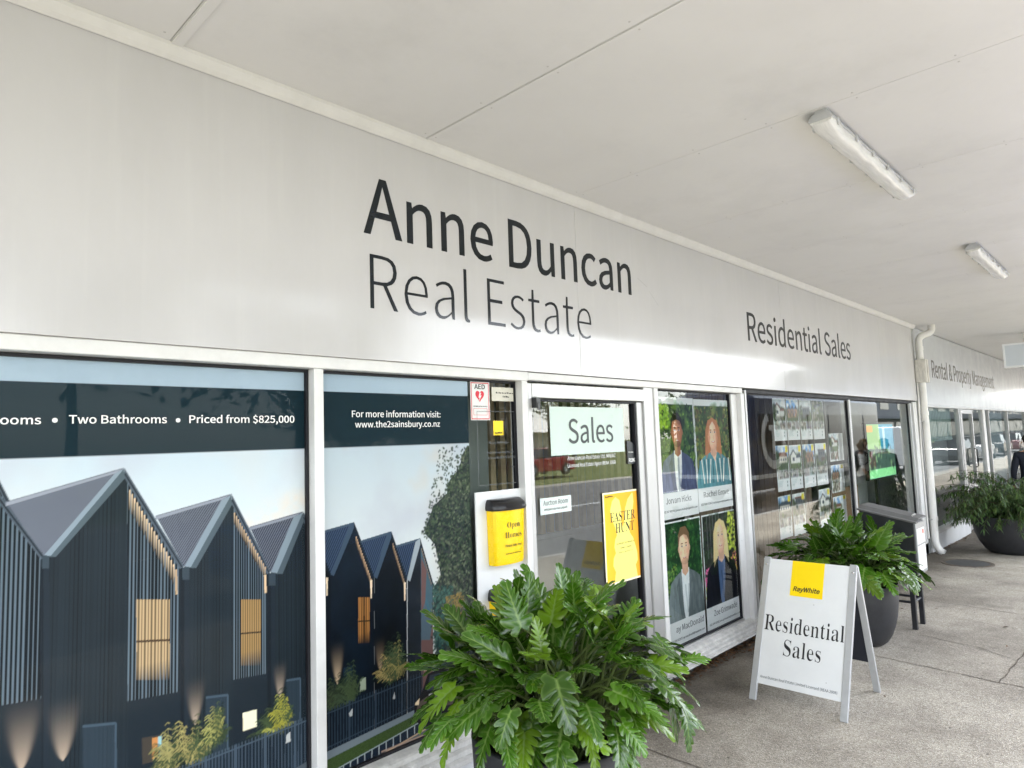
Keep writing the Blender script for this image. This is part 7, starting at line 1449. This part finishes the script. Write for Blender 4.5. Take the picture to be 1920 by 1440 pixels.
for i in range(n):
    a0, a1 = 2*math.pi*i/n, 2*math.pi*(i+1)/n
    if 1.2 < a0 < 1.9: continue
    q.quad(*[(cx+r_*math.cos(a), -5.372, cz+r_*math.sin(a)) for r_, a in ((.62, a0), (.62, a1), (.86, a1), (.86, a0))])
q.quad((cx-.3, -5.372, cz+.42), (cx+.3, -5.372, cz+.42), (cx+.3, -5.372, cz+.26), (cx-.3, -5.372, cz+.26)); q.quad((cx-.1, -5.372, cz+.26), (cx+.1, -5.372, cz+.26), (cx+.1, -5.372, cz-.42), (cx-.1, -5.372, cz-.42)); q.build('emblem', M_WHITEINK, bs)

tb = empty('terrace_building', 'long grey two-storey shop terrace at the far end of the street', 'building', (150, -28, -.15)); q = MB(); q.box(86, 460, -34, -24, -.15, 9.4); q.build('wall', mat('grey render', (.20, .21, .22), .8, .2, var=.15, scale=.4), tb)
q = MB(); q.box(85.5, 460.5, -34.5, -23.5, 9.4, 9.8); q.build('roof', mat('grey roof', (.16, .16, .17), .8, .2), tb); q = MB(); q.box(86, 460, -24, -21, 3.0, 3.3); q.build('awning', mat('dark awning', (.10, .11, .13), .7, .2), tb)
for i in range(40):
    q = MB(); q.box(90+8.2*i, 94+8.2*i, -23.99, -23.93, 4.4, 6.2); q.build('window', mat('far window', (.03, .035, .04), .1, .5), tb); q = MB(); q.box(88.5+8.2*i, 95.5+8.2*i, -23.99, -23.93, .2, 2.7); q.build('shopfront', mat('far shopfront', (.12, .12, .12), .2, .5), tb)
vn = empty('parked_van', 'white delivery van parked behind the bus at the kerb', 'van', (38, -6.9, gz(38)-.15)); z = gz(38)-.15
q = MB(); q.prism([(35.4, -7.9, z+.35), (40.2, -7.9, z+.35), (40.3, -7.9, z+.9), (39.3, -7.9, z+1.15), (38.6, -7.9, z+2.15), (35.4, -7.9, z+2.2)], (0, 1.9, 0)); q.build('body', mat('van paint', (.75, .75, .74), .25, .5, coat=.5), vn, bevel=.08)
q = MB(); q.prism([(39.22, -7.8, z+1.2), (38.64, -7.8, z+2.05), (38.66, -7.8, z+2.07), (39.26, -7.8, z+1.2)], (0, 1.7, 0)); q.build('windscreen', MATS['car glass'], vn); q = MB(); q.prism([(39.0, -5.995, z+1.2), (38.55, -5.995, z+1.95), (37.7, -5.995, z+1.95), (37.7, -5.995, z+1.2)], (0, .01, 0)); q.build('window', MATS['car glass'], vn)
for x in (36.2, 39.4):
    for y in (-6.05, -7.8): q = MB(); q.lathe([(.0, -.1), (.32, -.1), (.34, -.05), (.34, .05), (.32, .1), (.0, .1)], (x, y, z+.34), 26, rot=Matrix.Rotation(R(90), 3, 'X')); q.build('wheel', M_BLACK, vn, smooth=True)

for lb, x, y, rz, pc in (('dark grey car parked far along the kerb', 45.5, -5.95, 0, (.05, .055, .06)), ('white car parked far along the kerb', 51.5, -5.9, 0, (.72, .72, .71)), ('black car parked far along the kerb', 58, -6, 0, (.015, .015, .018)), ('maroon car parked far along the kerb', 65, -5.9, 0, (.16, .02, .03)), ('pale silver car at the far end of the kerb', 73, -6, 0, (.42, .43, .45))):
    car(lb, x, y, gz(x)-.15, rz, pc)
